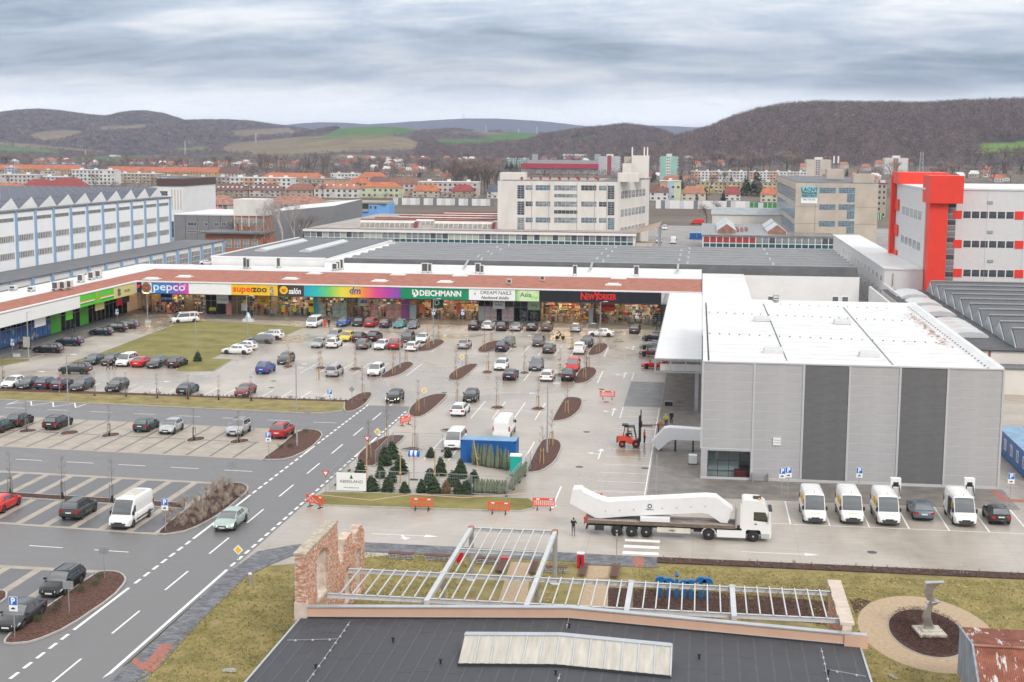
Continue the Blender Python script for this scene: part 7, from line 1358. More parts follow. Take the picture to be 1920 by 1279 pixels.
tyr=MB().lathe([(.26,-.15),(.46,-.15),(.5,-.11),(.5,.11),(.46,.15),(.26,.15)],22);tyr.v=[(x,z,y)for x,y,z in tyr.v];tyr.f=[f[::-1]for f in tyr.f];tm=tyr.mesh('wheel',M_ty,True)
rmm=MB().lathe([(.28,-.14),(.2,-.06),(.09,-.06),(.09,-.16),(.01,-.16),(.01,.1),(.28,.1)],18);rmm.v=[(x,z,y)for x,y,z in rmm.v];rm=rmm.mesh('rim',mat('dusty_rim',(.42,.37,.33),.6,.2,4))
for wx_ in(2.85,4.15,5.45,10.9,14.75):
 for wy_ in(.22,2.28):o=link('wheel',tm,tk,(wx_-(.0),wy_,.5),local=True);link('rim',rm,o,local=True)
for wx_ in(2.85,4.15,5.45):lp_('mudguard',MB().ext([(wx_+.58*math.cos(a),.5+.58*math.sin(a))for a in np.linspace(.3,math.pi-.3,9)]+[(wx_+.62*math.cos(a),.5+.62*math.sin(a))for a in np.linspace(math.pi-.3,.3,9)],'y',.06,.4),M_ch)
M_cab=PAINT['white']
cab=MB();cab.ext([(13.75,1.0),(14.1,.95),(14.22,1.1),(15.28,1.1),(15.4,.95),(15.45,.38),(16.22,.38),(16.3,.6),(16.28,1.7),(16.05,2.75),(15.75,3.35),(15.2,3.68),(13.9,3.72),(13.75,3.6)],'y',.02,2.48);o=lp_('cab',cab,M_cab)
lp_('windscreen',MB().quad((16.30,.12,1.72),(16.30,2.38,1.72),(16.07,2.3,2.74),(16.07,.2,2.74)),M_cg);lp_('side_window',MB().poly([(14.75,.008,1.95),(15.95,.008,1.85),(15.95,.008,2.2),(15.75,.008,2.72),(14.75,.008,2.72)]),M_cg)
lp_('sun_visor',MB().box(16.05,.15,2.78,16.35,2.35,2.86),M_bk)
lp_('roof_hatch',MB().box(14.7,.8,3.70,15.4,1.7,3.77),M_bk);lp_('mirror',MB().box(16.05,-.32,1.95,16.2,-.04,2.75),M_cab);lp_('side_skirt',MB().box(11.6,.0,.35,14.1,.1,1.0),M_cab);lp_('step',MB().box(15.45,-.01,.42,16.15,.03,.8),mat('cab_grey',(.45,.45,.45),.5));lp_('door_handle',MB().box(14.85,-.03,1.6,15.05,.02,1.68),M_bk)
lp_('mudguard',MB().ext([(10.9+.6*math.cos(a),.52+.6*math.sin(a))for a in np.linspace(.1,math.pi-.1,9)]+[(10.9+.66*math.cos(a),.52+.66*math.sin(a))for a in np.linspace(math.pi-.1,.1,9)],'y',.02,.5),M_cab)
lp_('air_deflector',MB().box(13.6,.02,1.2,13.74,.12,3.4),M_cab);lp_('headlight',MB().box(16.2,.08,.75,16.33,.55,1.0),M_hl);lp_('beacon',MB().lathe([(.1,0),(.1,.12),(.02,.16)],8,0,(15.2,.5,3.7)),mat('amber',(.85,.30,.01),.3))
lp_('tail_board',MB().box(-.06,.1,.95,.0,2.4,1.3),mat('tail_red',(.45,.05,.03),.5));lp_('red_cloth',MB().box(-.1,.1,1.4,.25,.4,1.6),flat('cloth_red',(.6,.04,.03)))
tz=thing('escalator_truss',(TX,TY,0),'long white wrapped escalator truss lying cranked on the lorry flatbed','escalator part')
M_wrap=mat('white_wrap',(.76,.76,.77),.35,.03,1.5,.03,2)
prof=[(-1.45,3.35,2.75),(-.7,2.95,3.55),(.35,2.1,3.25),(1.3,1.45,2.55),(1.75,1.42,2.45),(10.7,2.35,3.35),(11.2,2.25,3.38),(12.05,1.6,2.85),(12.9,1.45,2.2)]
upper=[(-1.15,3.95),(-.45,4.0),(-.2,3.75),(1.05,3.2),(1.9,2.95),(10.6,3.75),(11.5,3.7),(12.4,3.05),(13.0,2.65)]
lower=[(12.5,1.45),(11.9,1.5),(10.9,2.2),(10.3,2.3),(4.0,1.75),(1.3,1.42),(.9,1.45),(-1.4,2.7)]
link('casing',MB().ext(upper+lower,'y',.62,2.3).mesh('casing',M_wrap),tz,local=True)
bolt=MB()
for x_ in np.arange(1.8,10.8,1.25):bolt.lathe([(.05,0),(.05,.04)],6,0,(x_,.60,2.1+(x_-1.8)*.09));
bolt.v=[(x,.34-(z-0)*0 if False else y,z)for x,y,z in bolt.v];link('bolts',bolt.mesh('bolts',M_dark),tz,local=True,kind='stuff')
t_=MB().ext([(5.7+.2*math.cos(a),2.72+.2*math.sin(a))for a in np.linspace(0,2*math.pi,17)[:-1]],'y',.60,.619).mesh('emblem',M_navy);o=link('emblem',t_,tz,local=True);link('emblem_core',MB().ext([(5.7+.12*math.cos(a),2.72+.12*math.sin(a))for a in np.linspace(0,2*math.pi,13)[:-1]],'y',.595,.599).mesh('emblem_core',M_wrap),o,local=True);link('lettering',MB().box(5.35,.61,2.38,6.05,.618,2.44).mesh('lettering',M_lgr),tz,local=True)
cr_=thing('support_crate',(TX+4.9,TY+.1,1.385),'flat white wrapped crate under the middle of the truss on the flatbed','crate');link('crate_body',MB().box(0,0,0,2.6,1.2,.42).mesh('crate_body',M_wrap),cr_,local=True);link('pallet',MB().box(0,-.02,-.001+.002,2.6,1.22,.05).mesh('pallet',M_bk),cr_,local=True)
x,y=q('K',1545,400);t2=thing('escalator_truss',(-3.95,159.5,0),'white cranked escalator end piece lying against the grey hall entrance side','escalator part')
link('casing',MB().ext([(-1.0,1.0),(.4,2.6),(1.0,2.75),(4.5,2.62),(4.5,1.35),(1.4,1.35),(.9,1.1),(-.2,.05)],'y',-.7,.85).mesh('casing',M_wrap),t2,local=True);link('trestle',MB().box(1.6,-.5,0,1.8,.6,1.35).box(3.6,-.5,0,3.8,.6,1.35).mesh('trestle',M_dark),t2,local=True)
# forklift
fx0,fy0=q('K',1360,478);fk=thing('forklift',(fx0,fy0+.7,0),'red forklift truck lifting a long pole beside the parking bays','forklift',rz=0)
M_fr=mat('forklift_red',(.72,.07,.03),.35,coat=.5)
def fp_(n,mb,m):return link(n,mb.mesh(n,m),fk,local=True)
fp_('body',MB().ext([(-1.35,.55),(-1.4,1.0),(-1.2,1.35),(-.4,1.32),(.2,1.0),(.7,.95),(.95,.75),(.95,.42),(.4,.38),(-.2,.42),(-.5,.75),(-1.0,.75)],'y',-.62,.62),M_fr);fp_('counterweight',MB().box(-1.5,-.6,.5,-1.36,.6,1.1),M_bk)
fp_('cab_frame',MB().bar((-.75,-.55,1.3),(-.55,-.55,2.35),.08,.08).bar((-.75,.55,1.3),(-.55,.55,2.35),.08,.08).bar((.75,-.55,.95),(.45,-.55,2.35),.08,.08).bar((.75,.55,.95),(.45,.55,2.35),.08,.08).box(-.65,-.6,2.33,.55,.6,2.42),M_bk)
fp_('cab_glass',MB().quad((-.6,-.57,1.35),(.6,-.57,1.1),(.42,-.57,2.3),(-.5,-.57,2.3)),M_clear);fp_('roof_rack',MB().box(-.9,-.5,2.45,-.2,.5,2.6),M_bk);fp_('seat',MB().box(-.5,-.25,1.05,-.1,.25,1.5),M_bk)
fp_('mast',MB().box(1.0,-.45,.15,1.16,-.3,3.6).box(1.0,.3,.15,1.16,.45,3.6).box(1.18,-.4,.6,1.28,-.28,4.3).box(1.18,.28,.6,1.28,.4,4.3).box(1.0,-.45,2.6,1.16,.45,2.75),M_bk);fp_('carriage',MB().box(1.3,-.55,2.4,1.38,.55,3.0),M_bk);fp_('fork',MB().box(1.38,-.4,2.4,2.6,-.28,2.46),M_bk);fp_('fork',MB().box(1.38,.28,2.4,2.6,.4,2.46),M_bk)
for wx_,r_ in((-.85,.38),(.75,.44)):
 for s in(-1,1):
  w_=MB().lathe([(.15,-.14),(r_,-.14),(r_,.14),(.15,.14)],16);w_.v=[(x,z,y)for x,y,z in w_.v];w_.f=[f[::-1]for f in w_.f];o=link('wheel',w_.mesh('wheel',M_ty),fk,(wx_,s*.55,r_),local=True);r2=MB().lathe([(.16,-.15),(.04,-.1),(.04,.15),(.16,.15)],12);r2.v=[(x,z,y)for x,y,z in r2.v];link('rim',r2.mesh('rim',M_fr),o,local=True)
pl_=thing('lifting_pole',(fx0,fy0+.7,0),'long brown lifting pole carried on the forklift forks with a hanging strap','pole');link('pole',MB().tube((1.2,.1,2.55),(5.2,.3,2.62),.06).mesh('pole',mat('rust_brown',(.20,.08,.05),.7)),pl_,local=True);link('strap',MB().bar((3.2,.2,2.55),(3.25,.2,.9),.09,.03).box(3.1,.1,2.4,3.3,.3,2.75).mesh('strap',MATS['rust_brown']),pl_,local=True)
def container(x,y,w_,d_,h_,m,label,name='site_container',win=(),rz=0):
 t=thing(name,(x,y,.01),label,'container',rz=rz);link('body',MB().box(0,0,.08,w_,d_,h_).mesh('body',m),t,local=True)
 rb=MB()
 for k in range(int(w_/.28)):rb.box(.12+k*.28,-.03,.25,.26+k*.28,0,h_-.25)
 if not win:link('ribs',rb.mesh('ribs',m),t,local=True,kind='stuff')
 fr=MB()
 for a,b in((0,0),(w_-.12,0),(0,d_-.12),(w_-.12,d_-.12)):fr.box(a-.02,b-.04,0,a+.14,b+.14,h_+.03)
 fr.box(0,-.04,h_-.18,w_,.1,h_+.02);fr.box(0,-.04,0,w_,.1,.2);link('frame',fr.mesh('frame',m),t,local=True);link('roof',MB().box(.05,.05,h_+.001,w_-.05,d_-.05,h_+.04).mesh('roof',mat('pale_blue_roof',(.20,.34,.50),.5,.2,.7)),t,local=True)
 for wx_,wz,s in win:window(t,wx_,0,wz,s,1.2,1,1,gl=M_gl2,fr=M_tw,local=True)
 return t
M_cb=mat('container_blue',(.012,.11,.36),.45,.12,.6)
x,y=q('K',92,592);x2_,_=q('K',470,600);container(x,y+.2,6.05,2.4,2.5,M_cb,'blue shipping container standing on the tree sale ground')
t=thing('site_container',(34.3,150,.01),'blue site office container with white framed windows beyond the hall','container');link('body',MB().box(0,0,.08,2.6,16,2.75).mesh('body',M_cb),t,local=True);link('roof',MB().box(-.05,-.05,2.751,2.65,16.05,2.82).mesh('roof',MATS['pale_blue_roof']),t,local=True)
for i in range(5):window(t,2.0+i*3.1,0,.95,1.1,1.2,1,1,gl=M_gl2,fr=M_tw,local=True,face='-x')
x,y=G(1293,449);container(x,y,2.6,8,2.4,M_cb,'dark blue container in the works yard, beside its twin','yard_container');container(x+2.75,y,2.6,8,2.4,M_cb,'dark blue container in the works yard, closer to the glazed workshop','yard_container')
x,y=G(1307,421);car('van','scar',x,y,R(90),'red lorry-like van parked behind the blue containers','vans in the works yard')
# young trees with stakes
M_stk=mat('stake_wood',(.46,.31,.16),.8,.2,4);M_stg=mat('stake_grey',(.22,.19,.165),.85,.2,4)
rs_=random.Random(8);sp_t=MB().tube((0,0,0),(.02,0,2.2),.026,.020,5).tube((.02,0,2.2),(0,.03,4.3),.018,.006,4);sp_c=MB()
for i in range(30):
 z=rs_.uniform(1.9,4.0);a=rs_.uniform(0,6.28);L=rs_.uniform(.25,.8)*(1.25-z/6);p=Vector((math.cos(a)*L*.7,math.sin(a)*L*.7,z+L*.75));sp_c.tube((.01,.01,z),p,.007,.003,3,cap=False)
 for j in range(3):sp_c.tube(p*.6+Vector((0,0,z*.4)),p+Vector((rs_.uniform(-.2,.2),rs_.uniform(-.2,.2),rs_.uniform(.05,.3))),.004,.002,3,cap=False)
SPT,SPC=sp_t.mesh('trunk',M_bark),sp_c.mesh('crown',M_twig['red']);STK=[MB().tube((.28*math.cos(a),.28*math.sin(a),0),(.2*math.cos(a),.2*math.sin(a),1.75),.038,.038,6).mesh('stake',M_stk)for a in(.3,2.4,4.5)]
TIE=MB().lathe([(.21,0),(.22,.07),(.18,.07),(.18,0)],3,0,(0,0,1.5)).mesh('tie_bar',M_stk);WRP=MB().lathe([(.16,0),(.13,.3),(.08,.62),(.05,.64)],7).mesh('trunk_wrap',M_black)
def sapling(c,px,py,label,grey=False,s=1.0):
 x,y=q(c,px,py);t=thing('sapling',(x,y,.12),label,'young tree','staked young trees',rz=rs_.uniform(0,6.28));t.scale=(s,)*3
 link('trunk',SPT,t,local=True);link('crown',SPC,t,local=True,mats={0:M_twig['grey' if grey else 'red']})
 for k in STK:link('stake',k,t,local=True,mats={0:M_stg}if grey else None)
 link('tie_bar',TIE,t,local=True,mats={0:M_stg}if grey else None)
 if grey:link('trunk_wrap',WRP,t,local=True)
SAP={'in a small mulch diamond of the lot':[('B',565,755),('B',808,765),('B',1065,772),('C',640,606),('C',460,798),('C',732,803),('C',998,817),('C',1090,620),('C',527,1064),('C',835,1070)],'in a long mulch island of the lot':[('B',1120,980),('B',1350,812),('B',1445,720),('B',1610,620),('B',1690,562),('C',297,748),('C',218,838),('C',432,632),('C',485,575),('C',1285,650),('C',1312,595),('C',1185,850),('C',1215,765),('C',1053,1110),('B',1535,1095),('K',708,610),('K',778,470),('F',1300,245),('F',1165,405)],'on open concrete':[('C',230,1022),('F',1510,325),('B',790,858)]}
for k,v in SAP.items():
 for a in v:sapling(*a,'thin leafless sapling between three yellow stakes '+k)
for a in(('A',710,1055),('A',945,1060),('A',1180,1072),('A',1410,1078),('A',1640,1086),('A',1885,1092),('A',25,935)):sapling(*a,'thin sapling with dark wrapped foot in the planted strip',True,.8)
for a in(('D',200,362),('D',820,398),('D',1455,430),('D',1790,445)):sapling(*a,'thin sapling with grey stakes in a small bed of the beige bays',True,.9)
for a in(('D',80,832),('D',470,868),('D',842,893)):sapling(*a,'thin sapling with grey stakes in the strip between charcoal bays',True)
# lamp posts, signs
def lamp(c,px,py,ctop,tx,ty,label,arm=1):
 x,y=q(c,px,py);a,b,k=RG[ctop];h=max(4,min(11,onY(a+tx/k,b+ty/k,y)[1]));t=thing('street_lamp',(x,y,0),label,'street lamp','car park lamp posts')
 link('pole',MB().tube((0,0,0),(0,0,h),.10,.055,8).tube((0,0,0),(0,0,.9),.12,.12,8).mesh('pole',M_steel),t,local=True);link('arm',MB().bar((0,0,h-.05),(arm*.7,0,h+.08),.06,.06).mesh('arm',M_steel),t,local=True);link('lamp_head',MB().box(min(arm*.6,arm*1.3),-.16,h+.05,max(arm*.6,arm*1.3),.16,h+.15).mesh('lamp_head',M_lg),t,local=True);return t
lamp('A',215,780,'A',200,420,'tall lamp post beside the blue mural');lamp('D',518,365,'A',490,745,'tall double armed lamp post rising from the beige bays');lamp('F',628,318,'B',612,735,'tall lamp post in the mulch island beside the red off-roader');lamp('B',255,530,'B',250,222,'lamp post on the lawn beside the planter');lamp('A',1470,700,'A',1458,428,'lamp post in the middle of the lawn');lamp('A',1108,500,'A',1100,275,'lamp post before the round brown emblem');lamp('K',743,532,'C',905,880,'tall lamp post in the island beside the tree sale');lamp('C',1200,760,'C',1200,430,'lamp post in the island by the red van');lamp('C',1298,575,'C',1297,265,'lamp post before the red lettered shop');lamp('B',1400,768,'B',1388,465,'lamp post in the island beside the pale people carrier');lamp('B',1650,592,'B',1648,245,'lamp post before the green sign board')
M_sb,M_yl=flat('sign_blue',(.01,.16,.55)),flat('sign_yellow',(.85,.55,.02))
def sign(kind,c,px,py,py_top,label,rz=0.0):
 x,y=q(c,px,py);a,b,k=RG[c];h=max(1.9,onY(a+px/k,b+py_top/k,y)[1]);t=thing('road_sign',(x,y,.02),label,'road sign','road signs',rz)
 link('pole',MB().tube((0,0,0),(0,0,h),.035,.035,6).mesh('pole',M_steel),t,local=True);P=lambda n,mb,m:link(n,mb.mesh(n,m),t,local=True)
 if kind=='P':P('sign_plate',MB().box(-.28,-.07,h-.56,.28,-.04,h),M_sb);P('border',MB().box(-.31,-.05,h-1.02,.31,-.036,h+.03),M_tw);text('P',.62,M_tw,(0,-.08,h-.29),t,bold=.025,local=True,ext=.004);P('lower_plate',MB().box(-.28,-.07,h-.99,.28,-.052,h-.60),M_tw);P('symbol',MB().box(-.15,-.085,h-.86,.15,-.071,h-.79).box(-.08,-.085,h-.79,.09,-.071,h-.73),M_bk)
 elif kind in 'DG':
  for n,r,yy,m in(('sign_plate',.43,-.05,M_tw if kind=='D' else M_steel),)+((('symbol',.30,-.065,M_yl),)if kind=='D' else()):P(n,MB().ext([(0,h-.45-r),(r,h-.45),(0,h-.45+r),(-r,h-.45)],'y',yy,yy+.02),m)
 elif kind=='Y':P('sign_plate',MB().ext([(0,h-.7),(.38,h-.05),(-.38,h-.05)],'y',-.05,-.03),flat('sign_red',(.6,.03,.03)));P('symbol',MB().ext([(0,h-.52),(.22,h-.14),(-.22,h-.14)],'y',-.06,-.051),M_tw)
 elif kind=='R':P('sign_plate',MB().ext([(.3*math.cos(i*.524),h-.35+.3*math.sin(i*.524))for i in range(12)],'y',-.05,-.03),flat('sign_red',(.6,.03,.03)));P('symbol',MB().ext([(.21*math.cos(i*.524),h-.35+.21*math.sin(i*.524))for i in range(12)],'y',-.06,-.051),M_sb);P('bar',MB().bar((-.17,-.065,h-.52),(.17,-.065,h-.18),.01,.06),MATS['sign_red'])
 else:P('sign_plate',MB().box(-.4,-.05,h-.6,.4,-.02,h),M_steel)
 return t
for a in(('P','B',875,1095,925,'blue parking sign on the grass verge'),('P','D',1242,1108,865,'blue parking sign at the tip of the dry shrub bed'),('P','E',112,955,640,'blue parking sign at the lower tip of the planted bed'),('P','F',415,398,205,'blue parking sign beside the red off-roader'),('P','Z',77,225,55,'first of two blue parking signs standing together before the grey hall'),('P','Z',113,225,50,'second of two blue parking signs standing together before the grey hall'),('P','Z',517,230,52,'blue parking sign behind the second courier van'),('P','Z',1383,270,85,'blue parking sign by the red paving at the hall end'),('P','C',52,470,320,'blue parking sign below the deep green hanging sign'),('P','C',270,440,322,'blue parking sign before the orange lit shop window'),('P','C',1575,470,350,'blue parking sign near the canopy corner'),('P','A',880,500,400,'blue parking sign near the shop corner'),('P','A',97,745,625,'blue parking sign before the blue mural'),('D','C',266,770,655,'yellow and white diamond sign in a mulch island'),('D','B',1582,1065,905,'yellow and white diamond sign in the island by the street'),('D','F',1232,310,170,'yellow and white diamond sign beside the tree sale'),('D','F',190,1215,1120,'yellow and white diamond sign on the footpath curve'),('G','B',1040,1045,895,'grey back of a diamond sign in the verge island'),('Y','F',845,700,488,'give way triangle on the green strip'),('Y','F',1155,415,228,'give way triangle in the island by the tree sale'),('R','A',447,1058,905,'round no stopping sign above the verge'),('B','E',786,512,262,'grey sign back in the planted bed at its rounded end'),('B','E',520,780,520,'grey sign back in the middle of the planted bed'),('B','D',1742,745,585,'grey sign back at the rounded end of the dry shrub bed'),('G','D',1520,970,775,'grey cross shaped sign back among the dry shrubs'),('B','F',705,185,40,'grey sign back at the top of the island by the red off-roader')):sign(*a)
x,y=q('W',695,375);link('pole',MB().tube((x,y,0),(x,y,2.9),.04,.04,6).box(x-.08,y-.08,2.3,x+.08,y+.08,2.9).mesh('signal_post',M_steel),None,label='slim grey post before the lorry at the crossing',cat='post').name='slim_post'
for px,py,lb in((1230,840+0,'slim grey pole on the dark paving by the hall'),):x,y=G(px,930);link('slim_post',MB().tube((x,y,0),(x,y,4.2),.05,.04,6).mesh('slim_post',M_steel),None,label=lb,cat='post')
# barriers, fence, banner
M_or=mat('barrier_orange',(.78,.085,.03),.5,.08,2)
def barrier_red(c,px,py,rz,label):
 x,y=q(c,px,py);t=thing('crowd_barrier',(x,y,.01),label,'barrier','red and white plastic barriers',rz);P=lambda n,mb,m:link(n,mb.mesh(n,m),t,local=True)
 P('frame',MB().box(-1.05,-.03,.35,1.05,.03,.45).box(-1.05,-.03,.93,1.05,.03,1.15).box(-1.05,-.03,.45,-.93,.03,.93).box(.93,-.03,.45,1.05,.03,.93),M_or)
 for i in range(9):P('slat',MB().box(-.84+i*.2,-.02,.45,-.77+i*.2,.02,.93),M_or)
 for s in(-.7,.55):P('reflector',MB().box(s,-.04,.98,s+.3,-.031,1.1),M_tw);P('foot',MB().box(s+.05,-.35,0,s+.15,.35,.06).box(s+.05,-.03,.06,s+.12,.03,.36),M_bk)
for a in(('C',1355,995,0,'red plastic barrier standing alone on the open lot'),('B',1440,1190,1.1,'red plastic barrier turned edgeways at the street'),('F',762,765,-.45,'red plastic barrier at the street end of the green strip'),('F',1563,785,0,'red plastic barrier before the middle of the green strip'),('K',380,975,0,'red plastic barrier near the far end of the green strip'),('K',717,945,.05,'red plastic barrier at the rounded end of the green strip'),('K',1075,905,0,'red plastic barrier peeping out behind the lorry truss')):barrier_red(*a)
tp=MB();pts=[(*q('F',800,735),.85),(*q('F',1180,750),.5),(*q('F',1500,735),.9),(*q('K',100,905),.7),(*q('K',380,905),.9),(*q('K',640,885),.9)]
for a,b in zip(pts,pts[1:]):tp.bar(a,b,.015,.07)
tp.build('barrier_tape',mat('tape',(.62,.42,.38),.5),None,label='red and white tape strung between the barriers',cat='tape')
M_mesh=mat('fence_wire',(.40,.42,.43),.4,metal=.5)
def fence(pts,label):
 t=thing('mesh_fence',(*pts[0],0),label,'fence','temporary mesh fences of the tree sale')
 for(x0,y0),(x1,y1)in zip(pts,pts[1:]):
  L=math.hypot(x1-x0,y1-y0);n=max(1,round(L/3.3))
  for i in range(n):
   A,B=Vector((lerp(x0,x1,i/n),lerp(y0,y1,i/n),0)),Vector((lerp(x0,x1,(i+.97)/n),lerp(y0,y1,(i+.97)/n),0));f=MB();Zv=lambda v,z:(v.x,v.y,z)
   for a,b in((Zv(A,.15),Zv(A,2)),(Zv(B,.15),Zv(B,2)),(Zv(A,2),Zv(B,2)),(Zv(A,.2),Zv(B,.2))):f.tube(a,b,.026,.026,5)
   for k in range(1,13):v=A.lerp(B,k/13);f.bar(Zv(v,.2),Zv(v,2),.010,.010)
   for k in range(1,5):f.bar(Zv(A,.2+k*.36),Zv(B,.2+k*.36),.010,.010)
   f.build('fence_panel',M_mesh,t);MB().box(B.x-.12,B.y-.35,0,B.x+.12,B.y+.35,.14).build('foot',M_dark,t)
fr_=qs('F',(1030,632),(1918,668))+qs('K',(180,836),(445,845));fence(fr_,'wire mesh fence along the green strip before the tree sale');fence([fr_[-1]]+qs('K',(620,640)),'wire mesh fence beside the netted trees and portable toilet');fence(qs('F',(870,650),(1020,490)),'short wire mesh fence beside the street behind the banner');fence(qs('F',(1215,480),(1350,330),(1725,345)),'wire mesh fence behind the unsold trees')
A,B=q('F',925,645),q('F',1152,650);t=thing('banner',(*A,0),'white banner with a small green tree and grey lettering on the fence','banner');MB().box(A[0],A[1]-.06,.15,B[0],A[1]-.03,1.95).build('cloth',M_tw,t);xm=(A[0]+B[0])/2
text('ABIESLAND',.42,M_lgr,(xm,A[1]-.065,1.05),t,ext=.004,sx=1.1);text('www.abiesland.sk',.22,M_lgr,(xm,A[1]-.065,.45),t,ext=.004);MB().ext([(xm-.16,1.35),(xm+.16,1.35),(xm,1.8)],'y',A[1]-.075,A[1]-.061).build('emblem',mat('emblem_green',(.02,.16,.04),.6),t)
# trees for sale
for i,(c,px,py,h,lb)in enumerate([('F',1285,450,2.6,'tallest cut fir beside the island'),('F',1340,400,2.4,'cut fir at the back corner of the fence'),('F',1255,545,2.0,'cut fir left of the drum pole'),('F',1105,515,1.9,'cut fir behind the banner'),('F',1398,510,2.3,'cut fir leaning on the wooden post'),('F',1340,580,2.0,'cut fir in the second line by the wooden post'),('F',1308,650,1.9,'cut fir at the fence, below the second line'),('F',1435,660,1.5,'wide low cut fir at the fence'),('F',1560,655,1.7,'cut fir alone at the fence below the drum pole'),('F',1625,595,2.1,'cut fir beside the second wooden post'),('F',1705,525,2.4,'cut fir behind the second wooden post'),('F',1655,660,1.9,'dark cut fir at the fence below the second wooden post'),('F',1745,665,1.7,'brownish dry cut fir at the fence'),('F',1855,545,2.5,'cut fir nearest the container corner'),('F',1795,605,2.0,'cut fir in the second line by the netted trees'),('F',1840,668,1.7,'cut fir at the fence beside the dry one'),('F',1905,668,1.8,'bushy cut fir at the fence beside the netted row'),('F',1630,390,1.4,'small cut fir on open concrete by the minibus'),('F',1760,390,1.3,'small cut fir before the white minibus'),('F',1185,640,1.9,'cut fir at the banner end'),('K',95,700,2.3,'cut fir before the blue container'),('K',195,740,1.7,'cut fir before the leaning netted trees'),('K',120,825,1.6,'spreading cut fir at the fence corner'),('K',330,800,1.0,'low round heap of fir branches behind the netted row')]):
 x,y=q(c,px,py);spruce(x,y,h*.88,(3,4,3,3,4)[i%5],lb,'cut firs for sale',.0,'cut_fir','fir tree',(1.2,1.05,1.1,1.3)[i%4]if h>1.5 else 1.5)
 if 'brownish' in lb:col.objects[-1].material_slots[0].link='OBJECT';col.objects[-1].material_slots[0].material=mat('dry_needles',(.15,.09,.045),.9,.4,2)
x,y=G(371,678);spruce(x,y,2.0,2,'green spruce with gold trimmings on the lawn edge','decorated tree',.08,sc=1.25);
rg=random.Random(4);nm=[]
for v in range(3):
 mb=MB();pf=[(.10,0),(.21,.25),(.24,.7),(.20,1.2),(.12,1.75),(.05,2.15),(.01,2.3)];mb.lathe([(r*rg.uniform(.85,1.15),z)for r,z in pf],9)
 for k in range(70):z=rg.uniform(.1,2.2);r=.24*(1-abs(z-.7)/2.2);a=rg.uniform(0,6.3);p=(r*math.cos(a),r*math.sin(a),z);mb.add([p,(p[0]*1.1-.03,p[1]*1.1,z+.12),(p[0]*1.25,p[1]*1.25,z+.15)],[(0,1,2)])
 nm.append(mb.mesh('netted_crown',mat('netted_needles',(.10,.14,.085),.9,.45,9,c2=(.24,.28,.19))))
A,B=q('K',195,605),q('K',450,650)
for i in range(17):f=i/16;o=link('netted_tree',nm[i%3],None,(lerp(A[0],B[0],f),lerp(A[1],B[1],f)+rg.uniform(-.2,.3),.02),rg.uniform(0,6),label='netted fir standing in the dense row before the blue container',cat='fir tree',group='netted firs standing at the container');o.scale=(1,1,rg.uniform(.9,1.12));o.rotation_euler=(rg.uniform(-.1,.02),rg.uniform(-.08,.08),0)
A,B=q('K',200,825),q('K',430,830)
for i in range(11):f=i/10;o=link('netted_tree',nm[i%3],None,(lerp(A[0],B[0],f),A[1]+.4+rg.uniform(-.1,.2),.02),rg.uniform(0,6),label='short netted fir in the row along the front fence',cat='fir tree',group='short netted firs along the fence');o.scale=(1.25,1.25,.62)
A,B=q('K',462,790),q('K',560,690)
for i in range(9):f=i/8;o=link('netted_tree',nm[i%3],None,(lerp(A[0],B[0],f),lerp(A[1],B[1],f),.02),0,label='netted fir leaning along the side fence by the toilet',cat='fir tree',group='netted firs along the side fence');o.scale=(1.1,1.1,.7);o.rotation_euler=(0,.25,0)
x,y=q('K',505,690);t=thing('portable_toilet',(x,y,.01),'turquoise portable toilet with a white roof beside the netted trees','toilet');P=lambda n,mb,m:link(n,mb.mesh(n,m),t,local=True)
P('cabin',MB().box(-.55,0,.08,.55,1.1,2.05),mat('toilet_turquoise',(.01,.40,.33),.5));P('roof',MB().ext([(-.05,2.05),(-.05,2.15),(.55,2.3),(1.15,2.15),(1.15,2.05)],'x',-.6,.6),M_tw);P('door',MB().box(-.45,-.03,.15,.45,0,1.95),MATS['toilet_turquoise']);P('base',MB().box(-.6,-.05,0,.6,1.15,.08),M_bk)
for c,px,py,h,lb in(('F',1150,560,4.0,'tall bare wooden post beside the banner'),('F',1403,580,3.2,'bare wooden post among the first cut firs'),('F',1662,600,3.6,'bare wooden post among the last cut firs'),('K',225,620,2.9,'slanting wooden post before the netted trees')):x,y=q(c,px,py);link('wooden_post',MB().tube((x,y,0),(x+(.0 if 'slant' not in lb else -.5),y,h),.07,.06,7).box(x-.13,y-.2,h*.3,x+.13,y-.05,h*.3+.12).mesh('wooden_post',M_stk),None,label=lb,cat='post')
x,y=q('F',1505,560);t=thing('drum_stand',(x,y,.01),'blue and white striped drum lamp on a thin pole in the tree sale','sign');P=lambda n,mb,m:link(n,mb.mesh(n,m),t,local=True)
P('pole',MB().tube((0,0,0),(0,0,2.6),.03,.03,6),M_bk);P('foot',MB().box(-.4,-.2,0,.4,.2,.08),M_bk)
for i in range(5):P('stripe',MB().tube((-.55+i*.22,0,2.75),(-.33+i*.22,0,2.75),.33,.33,12),M_sb if i%2==0 else M_tw)
